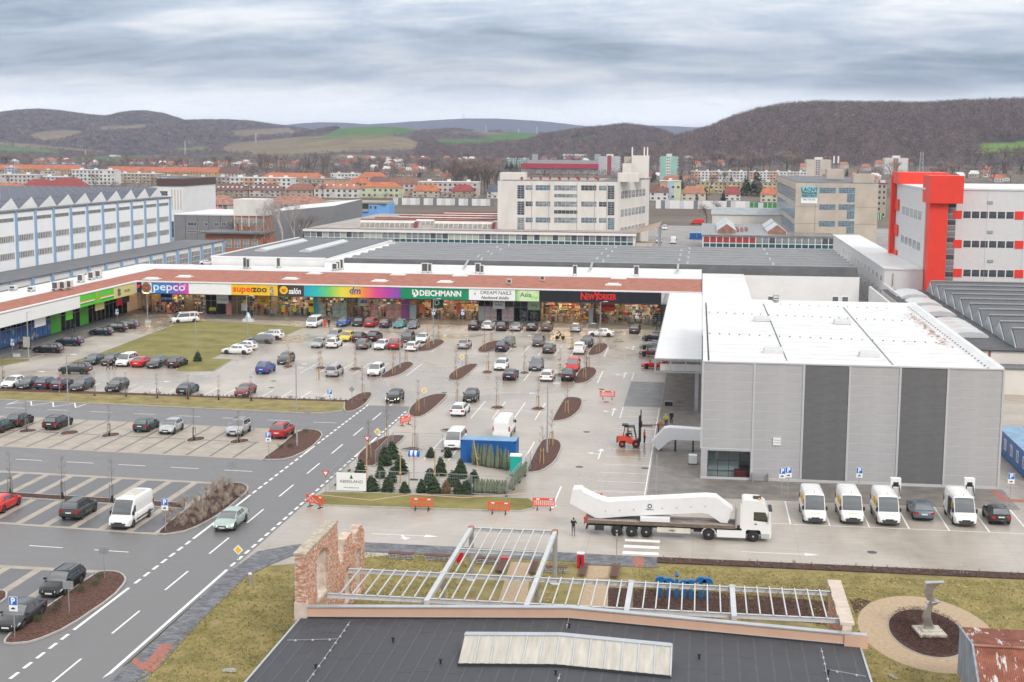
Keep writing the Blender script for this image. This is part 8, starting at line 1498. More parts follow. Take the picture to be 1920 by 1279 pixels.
# street furniture and small things
x,y=q('E',1877,552);t=thing('bollard_light',(x,y,.0),'short round steel bollard light on the grass edge','bollard');link('post',MB().lathe([(.12,0),(.12,.9),(.10,.9)],14).mesh('post',M_steel),t,local=True);link('cap',MB().lathe([(.14,.9),(.14,1.0),(.02,1.03)],14).mesh('cap',M_tw),t,local=True)
for px,lb in((728,'white charging post with a black cable between the third van and slate saloon'),(1150,'white charging post with cables behind the open van')):x,y=q('Z',px,235);t=thing('charging_post',(x,y,.01),lb,'charging post','charging posts');P=lambda n,mb,m:link(n,mb.mesh(n,m),t,local=True);P('cabinet',MB().box(-.5,0,.1,.5,.7,2.1),M_tw);P('screen',MB().box(-.25,-.02,1.3,.25,0,1.75),M_bk);P('panel',MB().box(-.5,-.015,.3,.5,0,1.2),M_lg);P('cable',MB().tube((.3,-.04,1.5),(.45,-.2,.4),.04).tube((-.3,-.04,1.5),(-.4,-.2,.4),.04),M_bk)
x,y=q('W',457,372);t=thing('red_bin',(x,y,.03),'red upright bin with a white top beside the gravel path','bin');P=lambda n,mb,m:link(n,mb.mesh(n,m),t,local=True);P('body',MB().box(-.28,-.2,0,.28,.2,1.15),mat('bin_red',(.55,.015,.03),.45));P('top',MB().box(-.3,-.22,1.151,.3,.22,1.25),M_tw);P('figure',MB().box(-.05,-.23,.3,.06,-.201,.95),M_bk)
M_gab=mat('gabion_stone',(.36,.34,.32),.9,.4,5,1.0,11,c2=(.55,.52,.49));M_wood=mat('bench_wood',(.14,.07,.055),.7,.2,3)
for i,(a,b,py,lb)in enumerate([(1020,1182,290,'gabion bench nearest the brick ruin'),(1243,1403,302,'gabion bench second from the brick ruin'),(1560,1700,320,'gabion bench seen through the small pergola frame'),(1990,2130,375,'gabion bench beside the pergola post near the red bin')]):
 A,B=q('U',a,py),q('U',b,py);t=thing('gabion_bench',(A[0],A[1],.0),lb,'bench','gabion benches');w_=B[0]-A[0];P=lambda n,mb,m:link(n,mb.mesh(n,m),t,local=True);mb=MB();rgb=random.Random(i)
 for jx in range(14):
  for jz in range(3):r=.085;cx_,cz_=(jx+.5)*w_/14,.08+jz*.14;mb.lathe([(r*.6,-.06),(r*rgb.uniform(.9,1.15),0),(r*.6,.06)],6,0,(cx_+rgb.uniform(-.03,.03),rgb.uniform(-.02,.03),cz_))
 P('stones',mb,M_gab);bpy.data.objects[-1];col.objects[-1]['kind']='stuff';P('core',MB().box(.03,.05,0,w_-.03,.55,.42),M_gab)
 for k in range(5):P('slat',MB().box(-.02,-.06+k*.13,.44,w_+.02,.05+k*.13,.49),M_wood)
for i,(c,p,lb)in enumerate([('W',(465,362,508,362,490,440,435,440),'dark plank deck beside the tan gravel patch, next to the red bin'),('W',(668,362,718,365,712,450,650,450),'dark plank deck beside the tan gravel patch, far from the bin'),('U',(1715,300,1770,305,1740,385,1685,385),'dark plank deck with a red lid seen through the pergola'),('W',(130,345,175,345,160,425,112,425),'dark plank deck beside the small pergola beam')]):
 pp_=qs(c,*[(p[k],p[k+1])for k in(0,2,4,6)]);t=thing('plank_deck',(*pp_[0],0),lb,'deck','plank decks');xs,ys=sorted(a for a,b in pp_),sorted(b for a,b in pp_);x0,x1,y0,y1=(xs[0]+xs[1])/2,(xs[2]+xs[3])/2,(ys[0]+ys[1])/2,(ys[2]+ys[3])/2
 for k in range(5):MB().box(lerp(x0,x1,k/5)+.02,y0,.2,lerp(x0,x1,(k+1)/5)-.02,y1,.3).build('plank',M_wood,t)
 if 'red lid' in lb:MB().box(x0,y1-.5,.31,x1,y1,.36).build('red_lid',MATS['bin_red'],t)
x,y=q('U',1470,315);link('red_board',MB().box(x-.35,y,.0,x+.2,y+.06,1.1).mesh('red_board',MATS['bin_red']),None,label='red board standing on the grass under the small pergola',cat='board')
M_pb=mat('letter_bright_blue',(.01,.13,.34),.45);A,B=q('W',965,575),q('W',1330,575);t=thing('play_letters',((A[0]+B[0])/2,A[1],.02),'row of chunky blue letter sculptures standing behind the pergola','sculpture')
for i,(f,hh)in enumerate(((.06,1.25),(.22,1.15),(.36,1.5),(.5,1.05),(.62,1.1),(.8,1.35),(.92,1.3))):
 x=lerp(A[0],B[0],f);mb=MB();mb.ext([(x-.42+.42+.42*math.cos(a),hh+.42*math.sin(a))for a in np.linspace(0,math.pi,9)]+[(x-.2,hh),(x-.2,hh+.0),],'y',A[1]+.1,A[1]+.5)if i!=2 else mb.lathe([(.02,-.2),(.2,0),(.02,.2)],8,0,(x,A[1]+.3,hh+.3));mb.box(x-.14,A[1]+.15,0,x+.14,A[1]+.4,hh);mb.build('letter',M_pb,t)
x,y=q('A',200,700);t=thing('advert_board',(x,y,.02),'free standing framed advert board before the blue mural','advert board');P=lambda n,mb,m:link(n,mb.mesh(n,m),t,local=True);P('frame',MB().box(-.7,0,0,.7,.2,2.2),M_dark);P('poster',MB().box(-.6,-.02,.3,.6,0,2.1),blotch('poster_mixed',(.5,.5,.48),3,(.75,.74,.7)))
x,y=q('B',262,420);t=thing('planter',(x,y,.1),'low concrete planter with a blue and white shape beside the lawn','planter');P=lambda n,mb,m:link(n,mb.mesh(n,m),t,local=True);P('trough',MB().box(-1.0,-.5,0,1.0,.5,.65),M_lg);P('figure',MB().lathe([(.5,.65),(.55,1.0),(.3,1.6),(.05,1.9)],9),mat('ice_blue',(.45,.62,.72),.4))
for c,px,py,lb in(('A',1005,500,'low concrete seat block on the paving near the shop corner'),('A',1110,500,'round concrete foot of the lamp post near the corner'),('A',125,755,'small concrete block beside the advert board'),('K',1655,160,'black pump box standing on the dark paving')):x,y=q(c,px,py);t=thing('concrete_block',(x,y,.02),lb,'block');link('block',MB().box(-.5,-.3,.0,.5,.3,.5).mesh('block',M_black if 'black' in lb else M_lg),t,local=True);link('lid',MB().box(-.54,-.34,.501,.54,.34,.56).mesh('lid',M_steel),t,local=True)
x,y=q('K',1835,605);t=thing('white_crate',(x,y,.01),'white cube crate on the dark paving by the hall wall','crate');link('box',MB().box(-.45,0,.1,.45,.9,1.0).mesh('box',M_tw),t,local=True);link('pallet',MB().box(-.5,-.02,0,.5,.92,.1).mesh('pallet',M_wood),t,local=True)
def shrub(x,y,z,s,m,label,group,seed,leafy=False):
 t=SHR.get((m.name,seed%3,leafy))
 if t is None:
  rgx=random.Random(seed%3);mb=MB()
  for i in range(60 if not leafy else 130):
   a,L=rgx.uniform(0,6.28),rgx.uniform(.5,1.0);sp=rgx.uniform(.05,.5)if not leafy else rgx.uniform(.15,.75);p=Vector((math.cos(a)*sp*L,math.sin(a)*sp*L,L*rgx.uniform(.5,1)))
   if not leafy:v=Vector((-math.sin(a),math.cos(a),0))*.009;mb.add([p*.2-v,p*.2+v,p],[(0,1,2)]);mb.add([p*.6-v,p*.6+v,p+Vector((rgx.gauss(0,.15),rgx.gauss(0,.15),.22))],[(0,1,2)])
   else:u=Vector((rgx.gauss(0,1),rgx.gauss(0,1),rgx.gauss(0,.6))).normalized()*.12;v=u.orthogonal().normalized()*.06;p.z*=.8;mb.add([p-v,p+u,p+v],[(0,1,2)])
  t=SHR[(m.name,seed%3,leafy)]=mb.mesh('shrub',m)
 o=link('shrub',t,None,(x,y,z),seed*1.3,label=label,cat='shrub',group=group);o.scale=(s,s,s*.9)
SHR={};M_dry=mat('dry_twigs',(.42,.32,.24),.95,.35,2,c2=(.56,.48,.42));M_ev=mat('evergreen_leaves',(.025,.055,.015),.8,.4,6,c2=(.05,.10,.025))
rg=random.Random(2)
for i in range(150):
 f=rg.random();e=rg.uniform(-.30,.30);a=lerp(1270,1780,f)+e*300;b=lerp(1070,790,f)+e*200;x,y=q('D',a,b);shrub(x,y,.15,rg.uniform(.5,1.2),M_dry,'dry grey-brown shrub in the kerbed bed by the street','dry shrubs in the kerbed bed',i)
for i in range(46):a=520+i*42+rg.uniform(-12,12);x=lerp(-78,-47,(a-520)/1890);shrub(x+3,183.4+rg.uniform(-.2,.3),.1,rg.uniform(.35,.75),M_dry if i%3 else M_ev,'small shrub in the planted strip above the verge','small shrubs of the planted strip',i,leafy=i%3==0)
for i,(c,px,py)in enumerate([('E',745,515),('E',715,570),('E',608,620),('E',435,725),('E',412,775),('E',288,838),('F',692,215),('F',605,250),('F',505,335),('F',578,330)]):x,y=q(c,px,py);shrub(x,y,.18,.75,M_ev,['green bush in the planted bed, at its rounded end','green bush in the planted bed, second from its rounded end','green bush in the planted bed beside the black estate','green bush in the planted bed, upper of a close pair','green bush in the planted bed, lower of a close pair','green bush in the planted bed nearest the parking sign','green bush at the far end of the island by the red off-roader','green bush beside the lamp post in the island','green bush in the island, outer of a low pair','green bush in the island, inner of a low pair'][i],'green bushes in the beds',i,leafy=True)
for i in range(90):x=rg.uniform(-2.7,34);shrub(x,rg.uniform(114.9,116.1),.09,rg.uniform(.2,.42),M_dry,'thin bare twig of the young hedge along the lawn','young bare hedge plants along the lawn',i)
wood('flower_bed_plants',2300,lambda g,n:np.array([p for p in[(*q('W',px,py),.04)for px,py in zip(g.uniform(650,2120,n),g.uniform(520,745,n))]if 1]),.36,.28,9,[((.085,.04,.03),.5),((.12,.06,.045),.35),((.20,.13,.07),.15)],4,'dry rust brown plants filling the beds under the pergola');wood('flower_bed_plants',1500,lambda g,n:(lambda a,r:np.stack([16.7+2.5*r*np.cos(a),100.4+5*r*np.sin(a),0*a+.12],1))(g.uniform(0,6.28,n),np.sqrt(g.uniform(.09,1,n))),.3,.26,9,[((.085,.04,.035),.6),((.12,.06,.05),.4)],5,'dry rust brown plants filling the round bed')
def tuft_pts(g,n):
 x,y=g.uniform(-36.5,34,n),79+36*g.random(n);ok=(x>-35.3)&~((x>-26)&(x<11)&(y<88))&~(((x-16.7)/4.8)**2+((y-100.6)/8.3)**2<1)&(y<np.where(x<-28,112-(-28-x)*.9,113.6));ok&=~((x>-5.3)&(x<8.6)&(y>90)&(y<106))&~((x>-10.2)&(x<-4.8)&(y>93))&~((x>-17.8)&(x<-12.5)&(y>100));return np.stack([x,y,0*x+.005],1)[ok]
wood('grass',42000,tuft_pts,.08,.10,6,[((.33,.28,.09),.4),((.42,.33,.15),.35),((.25,.27,.07),.25)],14,'worn winter grass of the front lawn',tw=.30)
# people
K_,HV=(.02,.02,.024),(.62,.60,.03);OR=(.80,.14,.02);J_=(.05,.06,.10)
for c,px,py,rz,pose,jk,tr,lb in(('A',148,708,2.6,'stand',K_,K_,'person in black standing before the blue mural, outer of a pair'),('A',162,706,2.9,'stand',K_,J_,'person in dark clothes standing before the blue mural, inner of a pair'),('A',557,585,2.0,'stand',K_,K_,'person in black at the green grocery door'),('A',812,862,2.8,'walk',(.20,.05,.06),J_,'walking person in a reddish jacket behind the lawn row'),('A',857,858,2.8,'walk',K_,K_,'walking person in black behind the lawn row'),('A',1578,443,3.1,'stand',HV,K_,'worker in a yellow vest, first of three by the shop door'),('A',1596,443,3.3,'stand',HV,J_,'worker in a yellow vest, middle of three by the shop door'),('A',1612,443,2.8,'stand',HV,K_,'worker in a yellow vest, last of three by the shop door'),('B',290,380,3.6,'stand',K_,K_,'person in black beside the concrete planter'),('B',436,385,3.1,'stand',(.18,.2,.2),K_,'person in grey before the yellow boards of the shop'),('B',836,460,3.1,'stand',(.70,.02,.02),(.60,.02,.02),'person all in red beside the white minibus'),('B',867,457,3.1,'stand',K_,K_,'person in black beside the one in red'),('K',1472,450,-1.2,'stand',OR,K_,'worker in an orange jacket standing at the forklift mast'),('K',1578,372,-1.6,'reach',OR,J_,'worker in orange guiding the white truss'),('K',1635,325,2.9,'reach',HV,K_,'worker in a yellow vest behind the white truss'),('K',1675,305,2.6,'stand',K_,K_,'person in black behind the white truss'),('K',940,1145,-.2,'phone',K_,(.18,.19,.21),'man in a black jacket filming the lorry, yellow sleeve showing')):
 x,y=q(c,px,py);person(x,y,rz,pose,jk,tr,lb,hat=(.7,.65,.1)if pose=='reach' else None)
person(fx0-.25,fy0+.7,R(-90),'sit',OR,K_,'forklift driver in an orange jacket',z=1.35)
x,y=q('C',1000,548);t=thing('bicycle',(x,y,.01),'dark bicycle ridden across the lot before the shops','bicycle',rz=R(90));wv=MB().lathe([(.33,-.02),(.35,0),(.33,.02),(.31,0)],20);wv.v=[(z,a,b)for a,b,z in wv.v];wm_=wv.mesh('wheel',M_ty)
for yy in(-.52,.52):o=link('wheel',wm_,t,(0,yy,.35),local=True);sk_=MB();[sk_.bar((0,-.32*math.cos(a),-.32*math.sin(a)),(0,.32*math.cos(a),.32*math.sin(a)),.006,.006)for a in(0,.8,1.6,2.4)];link('spokes',sk_.mesh('spokes',M_steel),o,local=True)
link('frame',MB().tube((0,-.52,.35),(0,-.15,.88),.018).tube((0,-.15,.88),(0,.40,.85),.018).tube((0,.40,.85),(0,-.02,.32),.018).tube((0,-.02,.32),(0,-.15,.88),.018).tube((0,-.52,.35),(0,-.02,.32),.015).tube((0,.52,.35),(0,.38,1.0),.018).mesh('frame',M_dark),t,local=True);link('saddle',MB().box(-.06,-.3,.9,.06,-.05,.95).mesh('saddle',M_bk),t,local=True);link('handlebar',MB().tube((-.25,.4,1.02),(.25,.4,1.02),.015).mesh('handlebar',M_bk),t,local=True);person(x,y,R(90),'ride',K_,K_,'cyclist in black riding across the lot')
# foreground building with brick ruin and pergola
YP=88.0;XL,XM,XR_=-25.6,-7.8,10.6;rz_=lambda x:3.05+.85*(1-abs(x-XM)/(XM-XL if x<XM else XR_-XM))
fb=thing('foreground_building',(-8,YP,0),'low building with a dark felt gable roof, peach parapet and strip skylight','building')
M_felt=mat('charcoal_felt',(.050,.052,.060),.62,.22,.9,.3,60,det=8,rvar=.12);M_peach=mat('peach_render',(.60,.38,.27),.85,.05,.5);M_cap=mat('zinc_capping',(.52,.54,.56),.35,.08,.8,metal=.5)
MB().box(XL+.6,45,0,XR_-.5,YP-.3,2.9).build('wall',M_peach,fb)
FR=MB().add([(XL,40,3.05),(XM,40,3.9),(XM,YP,3.9),(XL,YP,3.05),(XR_,40,3.05),(XR_,YP,3.05),(XL,40,2.85),(XR_,40,2.85),(XR_,YP,2.85),(XL,YP,2.85)],[(0,1,2,3),(1,4,5,2),(0,3,9,6),(4,7,8,5),(3,2,5,8,9)]).build('roof',M_felt,fb)
sm_=MB();rg=random.Random(6)
for k in range(36):
 x=XL+.5+k*1.0+rg.uniform(-.03,.03)
 if x<XR_-.1:
  y0=60
  while y0<YP-.1:y1=min(YP-.05,y0+rg.uniform(4,9));sm_.add([(x,y0,rz_(x)+.004),(x+.12,y0,rz_(x+.12)+.012),(x+.12,y1,rz_(x+.12)+.012),(x,y1,rz_(x)+.004)],[(0,1,2,3)]);sm_.add([(x,y1,rz_(x)+.010),(x+1,y1,rz_(x+1)+.010),(x+1,y1+.1,rz_(x+1)+.003),(x,y1+.1,rz_(x)+.003)],[(0,1,2,3)]);y0=y1
sm_.build('felt_laps',mat('felt_lap',(.062,.064,.073),.55,.2,2),FR,kind='stuff')
for x0,x1 in((-25.2,XM),(XM,11.0)):
 for n,y0,y1,a,b,m in(('parapet',YP,YP+.35,-.2,.72,M_peach),('capping',YP-.08,YP+.43,.721,.80,M_cap),('upstand',YP-.04,YP-.001,-.1,.10,M_dark),('flashing',YP-.05,YP-.001,.101,.13,M_cap)):
  z0,z1=rz_(x0),rz_(x1);MB().add([(x0,y0,z0+a),(x1,y0,z1+a),(x1,y1,z1+a),(x0,y1,z0+a),(x0,y0,z0+b),(x1,y0,z1+b),(x1,y1,z1+b),(x0,y1,z0+b)],[(0,3,2,1),(4,5,6,7),(0,1,5,4),(1,2,6,5),(2,3,7,6),(3,0,4,7)]).build(n,m,fb)
MB().box(9.6,YP-.1,2.95,11.05,YP-.06,3.8).build('pilaster',M_peach,fb)
for x_ in(XL,XR_):MB().box(x_-.06,40,2.8,x_+.06,YP,3.12).build('roof_edge',M_cap,fb)
SK=None;M_poly=mat('grimy_polycarbonate',(.44,.405,.35),.4,.10,.7,stretch=(3,.6,.3),c2=(.55,.515,.46))
sk0,sk1=-13.6,-1.1;yb_,yt_=G(1050,1251,3.9)[1],G(1050,1251,3.9)[1]+2.3;n=10
for side in(0,1):
 a_,b_=(sk0,XM)if side==0 else(XM,sk1)
 for nm,pr,m in(('skylight_base',[(yb_-.05,-.02),(yb_-.05,.16),(yt_+.6,.16),(yt_+.6,-.02)],M_dark),('skylight_capping',[(yt_,1.02),(yt_,1.12),(yt_+.55,1.12),(yt_+.55,1.02)],M_cap),('skylight_back',[(yt_+.45,.16),(yt_+.45,1.02),(yt_+.5,1.02),(yt_+.5,.16)],M_cap)):
  v=[(a_,y,rz_(a_)+z)for y,z in pr]+[(b_,y,rz_(b_)+z)for y,z in pr];MB().add(v,[(0,1,2,3),(7,6,5,4)]+[(i,4+i,4+(i+1)%4,(i+1)%4)for i in range(4)]).build(nm,m,FR)
 m_=6 if side==0 else 7
 for i in range(m_):
  x0,x1=lerp(a_,b_,i/m_)+.04,lerp(a_,b_,(i+1)/m_)-.04;mb=MB()
  for j in range(3):u0,u1=lerp(x0,x1,j/3),lerp(x0,x1,(j+1)/3);e=.012 if j==1 else 0;mb.quad((u0,yb_,rz_(u0)+.17+e),(u1,yb_,rz_(u1)+.17+e),(u1,yt_,rz_(u1)+1.03+e),(u0,yt_,rz_(u0)+1.03+e))
  mb.build('pane',M_poly,FR);MB().add([(x1,yb_-.04,rz_(x1)+.17),(x1+.09,yb_-.04,rz_(x1)+.17),(x1+.09,yt_,rz_(x1)+1.08),(x1,yt_,rz_(x1)+1.08),(x1,yb_-.04,rz_(x1)+.22),(x1+.09,yb_-.04,rz_(x1)+.22)],[(4,5,2,3),(0,1,5,4),(0,4,3),(1,2,5)]).build('glazing_bar',M_cap,FR)
MB().add([(sk1,yb_,rz_(sk1)+.1),(sk1,yt_+.5,rz_(sk1)+.1),(sk1,yt_+.5,rz_(sk1)+1.1),(sk1,yt_,rz_(sk1)+1.1),(sk1+.06,yb_,rz_(sk1)+.1),(sk1+.06,yt_+.5,rz_(sk1)+.1),(sk1+.06,yt_+.5,rz_(sk1)+1.1),(sk1+.06,yt_,rz_(sk1)+1.1)],[(3,2,1,0),(4,5,6,7),(0,4,7,3),(3,7,6,2)]).build('skylight_end',M_cap,FR)
def wire(pts):
 P_=[(*G(a,b,3.6),0)for a,b in pts];mb=MB();P_=[(x,y,rz_(x)+.10)for x,y,_ in P_]
 for a,b in zip(P_,P_[1:]):
  mb.tube(a,b,.02,.02,4);k=int(math.dist(a,b)/1.6)+1
  for i in range(k):t=(i+.5)/k;mb.lathe([(.09,-.08),(.07,.0),(.02,.03)],6,0,tuple(lerp(a[j],b[j],t)for j in range(3)))
 mb.build('lightning_wire',M_cap,FR)
wire([(656,1158),(634,1190),(570,1279)]);wire([(538,1188),(634,1190)]);wire([(1068,1162),(1062,1190)]);wire([(1050,1275),(1045,1290)]);wire([(1540,1205),(1548,1240),(1557,1285)]);wire([(1552,1245),(1625,1255)])
for px,py in((737,1198),(826,1244),(592,1243),(1067,1186),(1311,1233),(1042,1275),(1553,1252)):x,y=G(px,py,3.6);MB().lathe([(.06,-.05),(.06,.22),(.11,.24),(.11,.32),(.02,.33)],8,0,(x,y,rz_(x))).build('vent_pipe',M_black,FR)
rn=thing('brick_ruin',(-25.5,92,0),'ruined red brick wall with arched openings and a broken top','ruin')
M_bk2=[mat('brick_%d'%i,c,.9,.25,4,.3,20)for i,c in enumerate([(.56,.29,.19),(.62,.37,.26),(.47,.22,.14),(.64,.47,.38),(.66,.58,.50)])];M_mort=mat('old_mortar',(.58,.48,.40),.95,.25,2,.5,12);M_sand=mat('mossy_coping',(.44,.37,.25),.9,.3,2.5,.5,10,c2=(.55,.50,.42))
OPEN=[(90.6,93.4,3.3,6.3),(98.2,99.9,.6,2.9),(101.6,103.2,.3,3.4)]
def rtop(y):return pl(y,[(87.9,7.45),(96.2,7.45),(96.4,4.6),(97.5,3.9),(98.4,4.7),(98.6,5.6),(100.4,5.6),(100.7,4.6),(101.5,4.4),(102.2,5.2),(103.4,5.4),(104.3,4.6),(104.6,2.0)])
def hole(y,z):return any(a<y<b and c<z<d+.35*math.cos((y-(a+b)/2)/(b-a)*math.pi)for a,b,c,d in OPEN)
core=MB();yy=88.0
while yy<104.5:
 zt_=rtop(yy+.12)-.12;segs=[];z=0;zs=np.arange(0,zt_,.12);st_=None
 for z in list(zs)+[None]:
  s_=z is not None and not hole(yy+.12,z+.06)
  if s_ and st_ is None:st_=z
  if not s_ and st_ is not None:core.box(-25.97,yy,st_,-25.23,yy+.25,(z if z is not None else zt_));st_=None
 yy+=.25
core.build('wall_core',M_mort,rn)
br=MB();rg=random.Random(10)
def brickrun(face,z,a,b,fixed):
 u=a+(.13 if int(z/.085)%2 else 0)
 while u<b-.1:
  w_=min(.25,b-u)-.015;o=rg.uniform(.012,.05)
  if face=='x' and not hole(u+w_/2,z+.04)and z<rtop(u+w_/2)-.1:br.box(fixed-.05,u,z,fixed+o,u+w_,z+.07,rg.choices(range(5),(4,4,2,2,1))[0])
  if face=='y':br.box(u,fixed-o,z,u+w_,fixed+.05,z+.07,rg.choices(range(5),(4,4,2,2,1))[0])
  u+=.25
for k in range(88):
 z=k*.085
 brickrun('x',z,88.0,104.4,-25.22)
 if z>2.6:brickrun('y',z,-25.98,-25.22,88.0)
br.build('bricks',M_bk2,rn,kind='stuff')
cp=MB()
for y0,y1 in((87.9,90.4),(90.41,93.2),(93.21,96.3)):cp.add([(-26.03,y0,7.35),(-25.18,y0,7.35),(-25.18,y1,7.35),(-26.03,y1,7.35),(-26.03,y0,7.5),(-25.18,y0,7.47),(-25.18,y1,7.52),(-26.03,y1,7.5)],[(4,5,6,7),(0,1,5,4),(1,2,6,5),(2,3,7,6),(3,0,4,7)])
cp.build('coping',M_sand,rn);MB().box(-25.95,90.7,3.3,-25.25,91.0,6.0).build('window_jamb',M_lg,rn);MB().box(-26.0,90.4,3.15,-25.1,93.6,3.32).build('window_sill',M_sand,rn);MB().box(-26.02,87.93,2.9,-25.15,88.3,4.1).build('plinth',mat('pink_plaster',(.55,.45,.39),.9,.2,1),rn)
r2=thing('brick_wall',(9.8,92,0),'low end wall of red brick with a pale stone top at the pergola end','wall');r2w=MB().box(9.5,88.5,0,10.1,97.6,4.25).build('wall_core',M_mort,r2);br=MB()
for k in range(49):
 u=88.5+(.13 if k%2 else 0)
 while u<97.4:w_=min(.25,97.6-u)-.015;br.box(9.47-rg.uniform(0,.03),u,k*.085,9.52,u+w_,k*.085+.07,rg.randrange(4));u+=.25
br.build('bricks',M_bk2,r2,kind='stuff')
for i in range(6):MB().box(9.38-.05*(i%2),88.5+i*1.52,4.26,10.25,88.5+i*1.52+1.5,4.42).build('cap_stone',mat('cap_stone',(.56,.48,.41),.9,.12,1.5),r2)
pg=thing('pergola',(-8,95,0),'long white steel pergola frame of open rafters between ruin and end wall','pergola');M_pg=mat('pergola_steel',(.58,.59,.60),.4,.10,1.5,metal=.25);PZ=4.3
def ibeam(a,b,w_=.18,h=.28):return MB().bar((a[0],a[1],PZ),(b[0],b[1],PZ),w_,.03).bar((a[0],a[1],PZ-h/2),(b[0],b[1],PZ-h/2),.03,h).bar((a[0],a[1],PZ-h),(b[0],b[1],PZ-h),w_,.03)
x0,x1,yn,yf,yff=-24.2,9.4,89.6,95.3,107.6
for y in(yf,yn):ibeam((x0,y),(x1,y)).build('beam',M_pg,pg)
mains=[-17.35,-10.7,-4.15,2.75]
for x in mains:MB().box(x-.17,yn-.6,PZ-.26,x+.17,yf+.2,PZ+.05).build('main_beam',M_pg,pg);MB().lathe([(.24,PZ-.3),(.24,PZ+.1),(.18,PZ+.1),(.18,PZ+.06)],14,0,(x,yf,0)).build('post_head',M_pg,pg);MB().tube((x,yf,0),(x,yf,PZ-.3),.15,.15,10).build('post',M_steel,pg)
k=x0+.9
while k<x1-.3:
 if min(abs(k-m)for m in mains)>.35:MB().bar((k,yn-.1,PZ+.05),(k,yf+.1,PZ+.05),.085,.10).build('rafter',M_pg,pg)
 k+=.84
for y in(yff,101.6):ibeam((-17.35,y),(-10.7,y)).build('beam',M_pg,pg)
for x in(-17.35,-10.7):MB().box(x-.16,yf+.3,PZ-.26,x+.16,yff+.2,PZ+.05).build('main_beam',M_pg,pg);MB().tube((x,yff,0),(x,yff,PZ-.3),.2,.2,12).build('post',M_steel,pg);MB().lathe([(.24,PZ-.3),(.24,PZ+.1),(.18,PZ+.1)],14,0,(x,yff,0)).build('post_head',M_rust,pg);MB().lathe([(.4,0),(.4,.1),(.2,.12)],14,0,(x,yff,.02)).build('post_foot',M_lg,pg)
for i in range(1,8):k=lerp(-17.35,-10.7,i/8);MB().bar((k,yf+.3,PZ+.05),(k,yff,PZ+.05),.085,.10).build('rafter',M_pg,pg)
sc=thing('steel_sculpture',(16.75,99.9,.2),'twisted brushed steel ribbon sculpture on a square slab in the round bed','sculpture',rz=.15);link('slab',MB().box(-.95,-1.05,0,.95,1.05,.18).mesh('slab',mat('slab_concrete',(.50,.46,.40),.85,.15,2)),sc,local=True);link('slab_step',MB().box(-.6,-.5,.181,.65,.6,.3).mesh('slab_step',MATS['slab_concrete']),sc,local=True)
M_ss=mat('brushed_steel',(.52,.52,.52),.28,.15,2,metal=.85,stretch=(1,1,6))
def ribbon(pr,off,name):
 mb=MB();vs=[];N_=len(pr)
 for cx_,z,w_ in pr:
  for s in(-1,1):vs.append((cx_+s*w_/2,off,z))
  for s in(1,-1):vs.append((cx_+s*w_/2,off+.30+.12*math.sin(z*2),z))
 fs=[(i*4+j,i*4+(j+1)%4,i*4+4+(j+1)%4,i*4+4+j)for i in range(N_-1)for j in range(4)]+[(3,2,1,0),tuple((N_-1)*4+j for j in range(4))];return link(name,mb.add(vs,fs).mesh(name,M_ss),sc,local=True)
cv=[(-.05-.28*math.sin(min(1,t/.58)*math.pi)*(1 if t<.58 else 0)+(.0 if t<.58 else -.32*math.sin((t-.58)/.42*math.pi))+(.22 if .54<t<.62 else 0)+.15*t,.3+3.35*t,.82-.35*math.sin(t*math.pi)+.35*max(0,(t-.8)/.2)**2)for t in np.linspace(0,1,34)]
for i,(dx,o)in enumerate(((0,-.25),(.16,.05))):ribbon([(c+dx,z,w_*.8)for c,z,w_ in cv],o,'ribbon')
link('top_plate',MB().bar((-.5,-.1,3.66),(.85,-.1,3.74),.5,.06).mesh('top_plate',M_ss),sc,local=True);link('joint_plate',MB().bar((-.35,-.1,2.2),(.6,-.1,2.32),.5,.07).mesh('joint_plate',M_ss),sc,local=True)
sd=thing('rusty_shed',(18.5,87,0),'shed with a peeling rusty corrugated roof and grey-blue plank gable','shed');M_peel=mat('peeling_roof',(.26,.085,.05),.85,.3,.9,.3,12,c2=(.34,.13,.085),det=7);t_=M_peel.node_tree;nz=N('ShaderNodeTexNoise',t_,Scale=.8,Detail=6,Roughness=.7);tcn=N('ShaderNodeTexCoord',t_);mp=N('ShaderNodeMapping',t_);mp.inputs['Scale'].default_value=(3,.8,.8);t_.links.new(tcn.outputs['Object'],mp.inputs[0]);t_.links.new(mp.outputs[0],nz.inputs['Vector'])
rp=N('ShaderNodeValToRGB',t_);rp.color_ramp.elements[0].position=.57;rp.color_ramp.elements[1].position=.60;t_.links.new(nz.outputs[0],rp.inputs[0]);mxp=N('ShaderNodeMix',t_,data_type='RGBA');b_=t_.nodes['Principled BSDF'];src=b_.inputs['Base Color'].links[0].from_socket;t_.links.new(src,mxp.inputs[6]);mxp.inputs[7].default_value=(.62,.60,.58,1);t_.links.new(rp.outputs[0],mxp.inputs[0]);t_.links.new(mxp.outputs[2],b_.inputs['Base Color'])
ps_=[(*G(1805,1180,4.4),4.4),(*G(1861,1224,4.3),4.3),(*G(1882,1282,2.4),2.4)]
pr=[(90.0,4.0),(85.6,4.35),(82.6,2.3)]
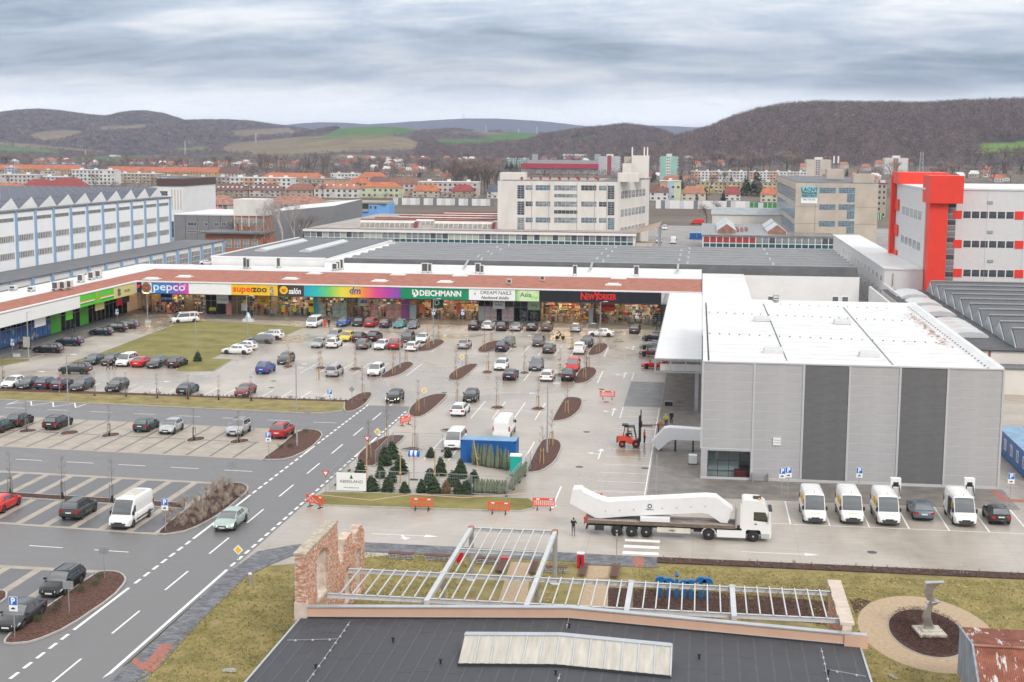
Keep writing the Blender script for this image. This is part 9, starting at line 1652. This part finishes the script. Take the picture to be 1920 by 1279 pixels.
for i,(a,b)in enumerate(zip(pr,pr[1:])):
 mb=MB();n=70
 for k in range(n):x=16.95+k*.13;mb.add([(x,a[0],a[1]),(x+.065,a[0],a[1]+.05),(x+.13,a[0],a[1]),(x,b[0],b[1]),(x+.065,b[0],b[1]+.05),(x+.13,b[0],b[1])],[(0,3,4,1),(1,4,5,2)])
 mb.build('roof_sheet',M_peel,sd)
M_plk=mat('weathered_plank',(.27,.31,.36),.85,.25,3,.2,10,stretch=(1,1,.2));n=16
for k in range(n):
 y0,y1=lerp(90,82.6,k/n),lerp(90,82.6,(k+.92)/n);z=pl((y0+y1)/2,[(82.6,2.25),(85.6,4.3),(90,3.95)]);MB().box(16.95,y1,1.0 if y1>84 else .2,17.05,y0,z).build('plank',M_plk,sd)
MB().box(17.1,82.8,0,26,89.8,2.2).build('wall',M_peach,sd);MB().bar((17.0,85.6,4.38),(26,85.6,4.38),.3,.06).build('ridge_cap',M_rust,sd);MB().bar((16.93,90,4.05),(16.93,85.6,4.42),.12,.1).build('verge_board',M_plk,sd);MB().bar((16.93,85.6,4.42),(16.93,82.6,2.37),.12,.1).build('verge_board',M_plk,sd)
for i,(c,px,py,s)in enumerate([('E',1735,1200,.5),('E',1690,1195,.35),('Z',705,1250,.35),('Z',730,1262,.25)]):x,y=q(c,px,py);o=link('field_stone',MB().lathe([(.3,0),(.55,.15),(.45,.4),(.1,.55)],7).mesh('field_stone',M_gab),None,(x,y,0),i,label=['pale boulder at the grass corner by the dark roof edge','small grey stone beside the pale boulder','rusty brown stone by the roof corner near the gravel ring','smaller rusty stone near the gravel ring'][i],cat='stone');o.scale=(s*1.5,s,s)
mh=bpy.data.materials.new('haze_air');mh.use_nodes=True;t=mh.node_tree;t.nodes.remove(t.nodes['Principled BSDF']);pv=N('ShaderNodeVolumePrincipled',t);pv.inputs['Color'].default_value=(.56,.70,.97,1);pv.inputs['Density'].default_value=7e-5;t.links.new(pv.outputs[0],t.nodes['Material Output'].inputs['Volume'])
MB().box(-31000,-31000,-1.1,31000,31000,312).build('haze',mh,kind='stuff')
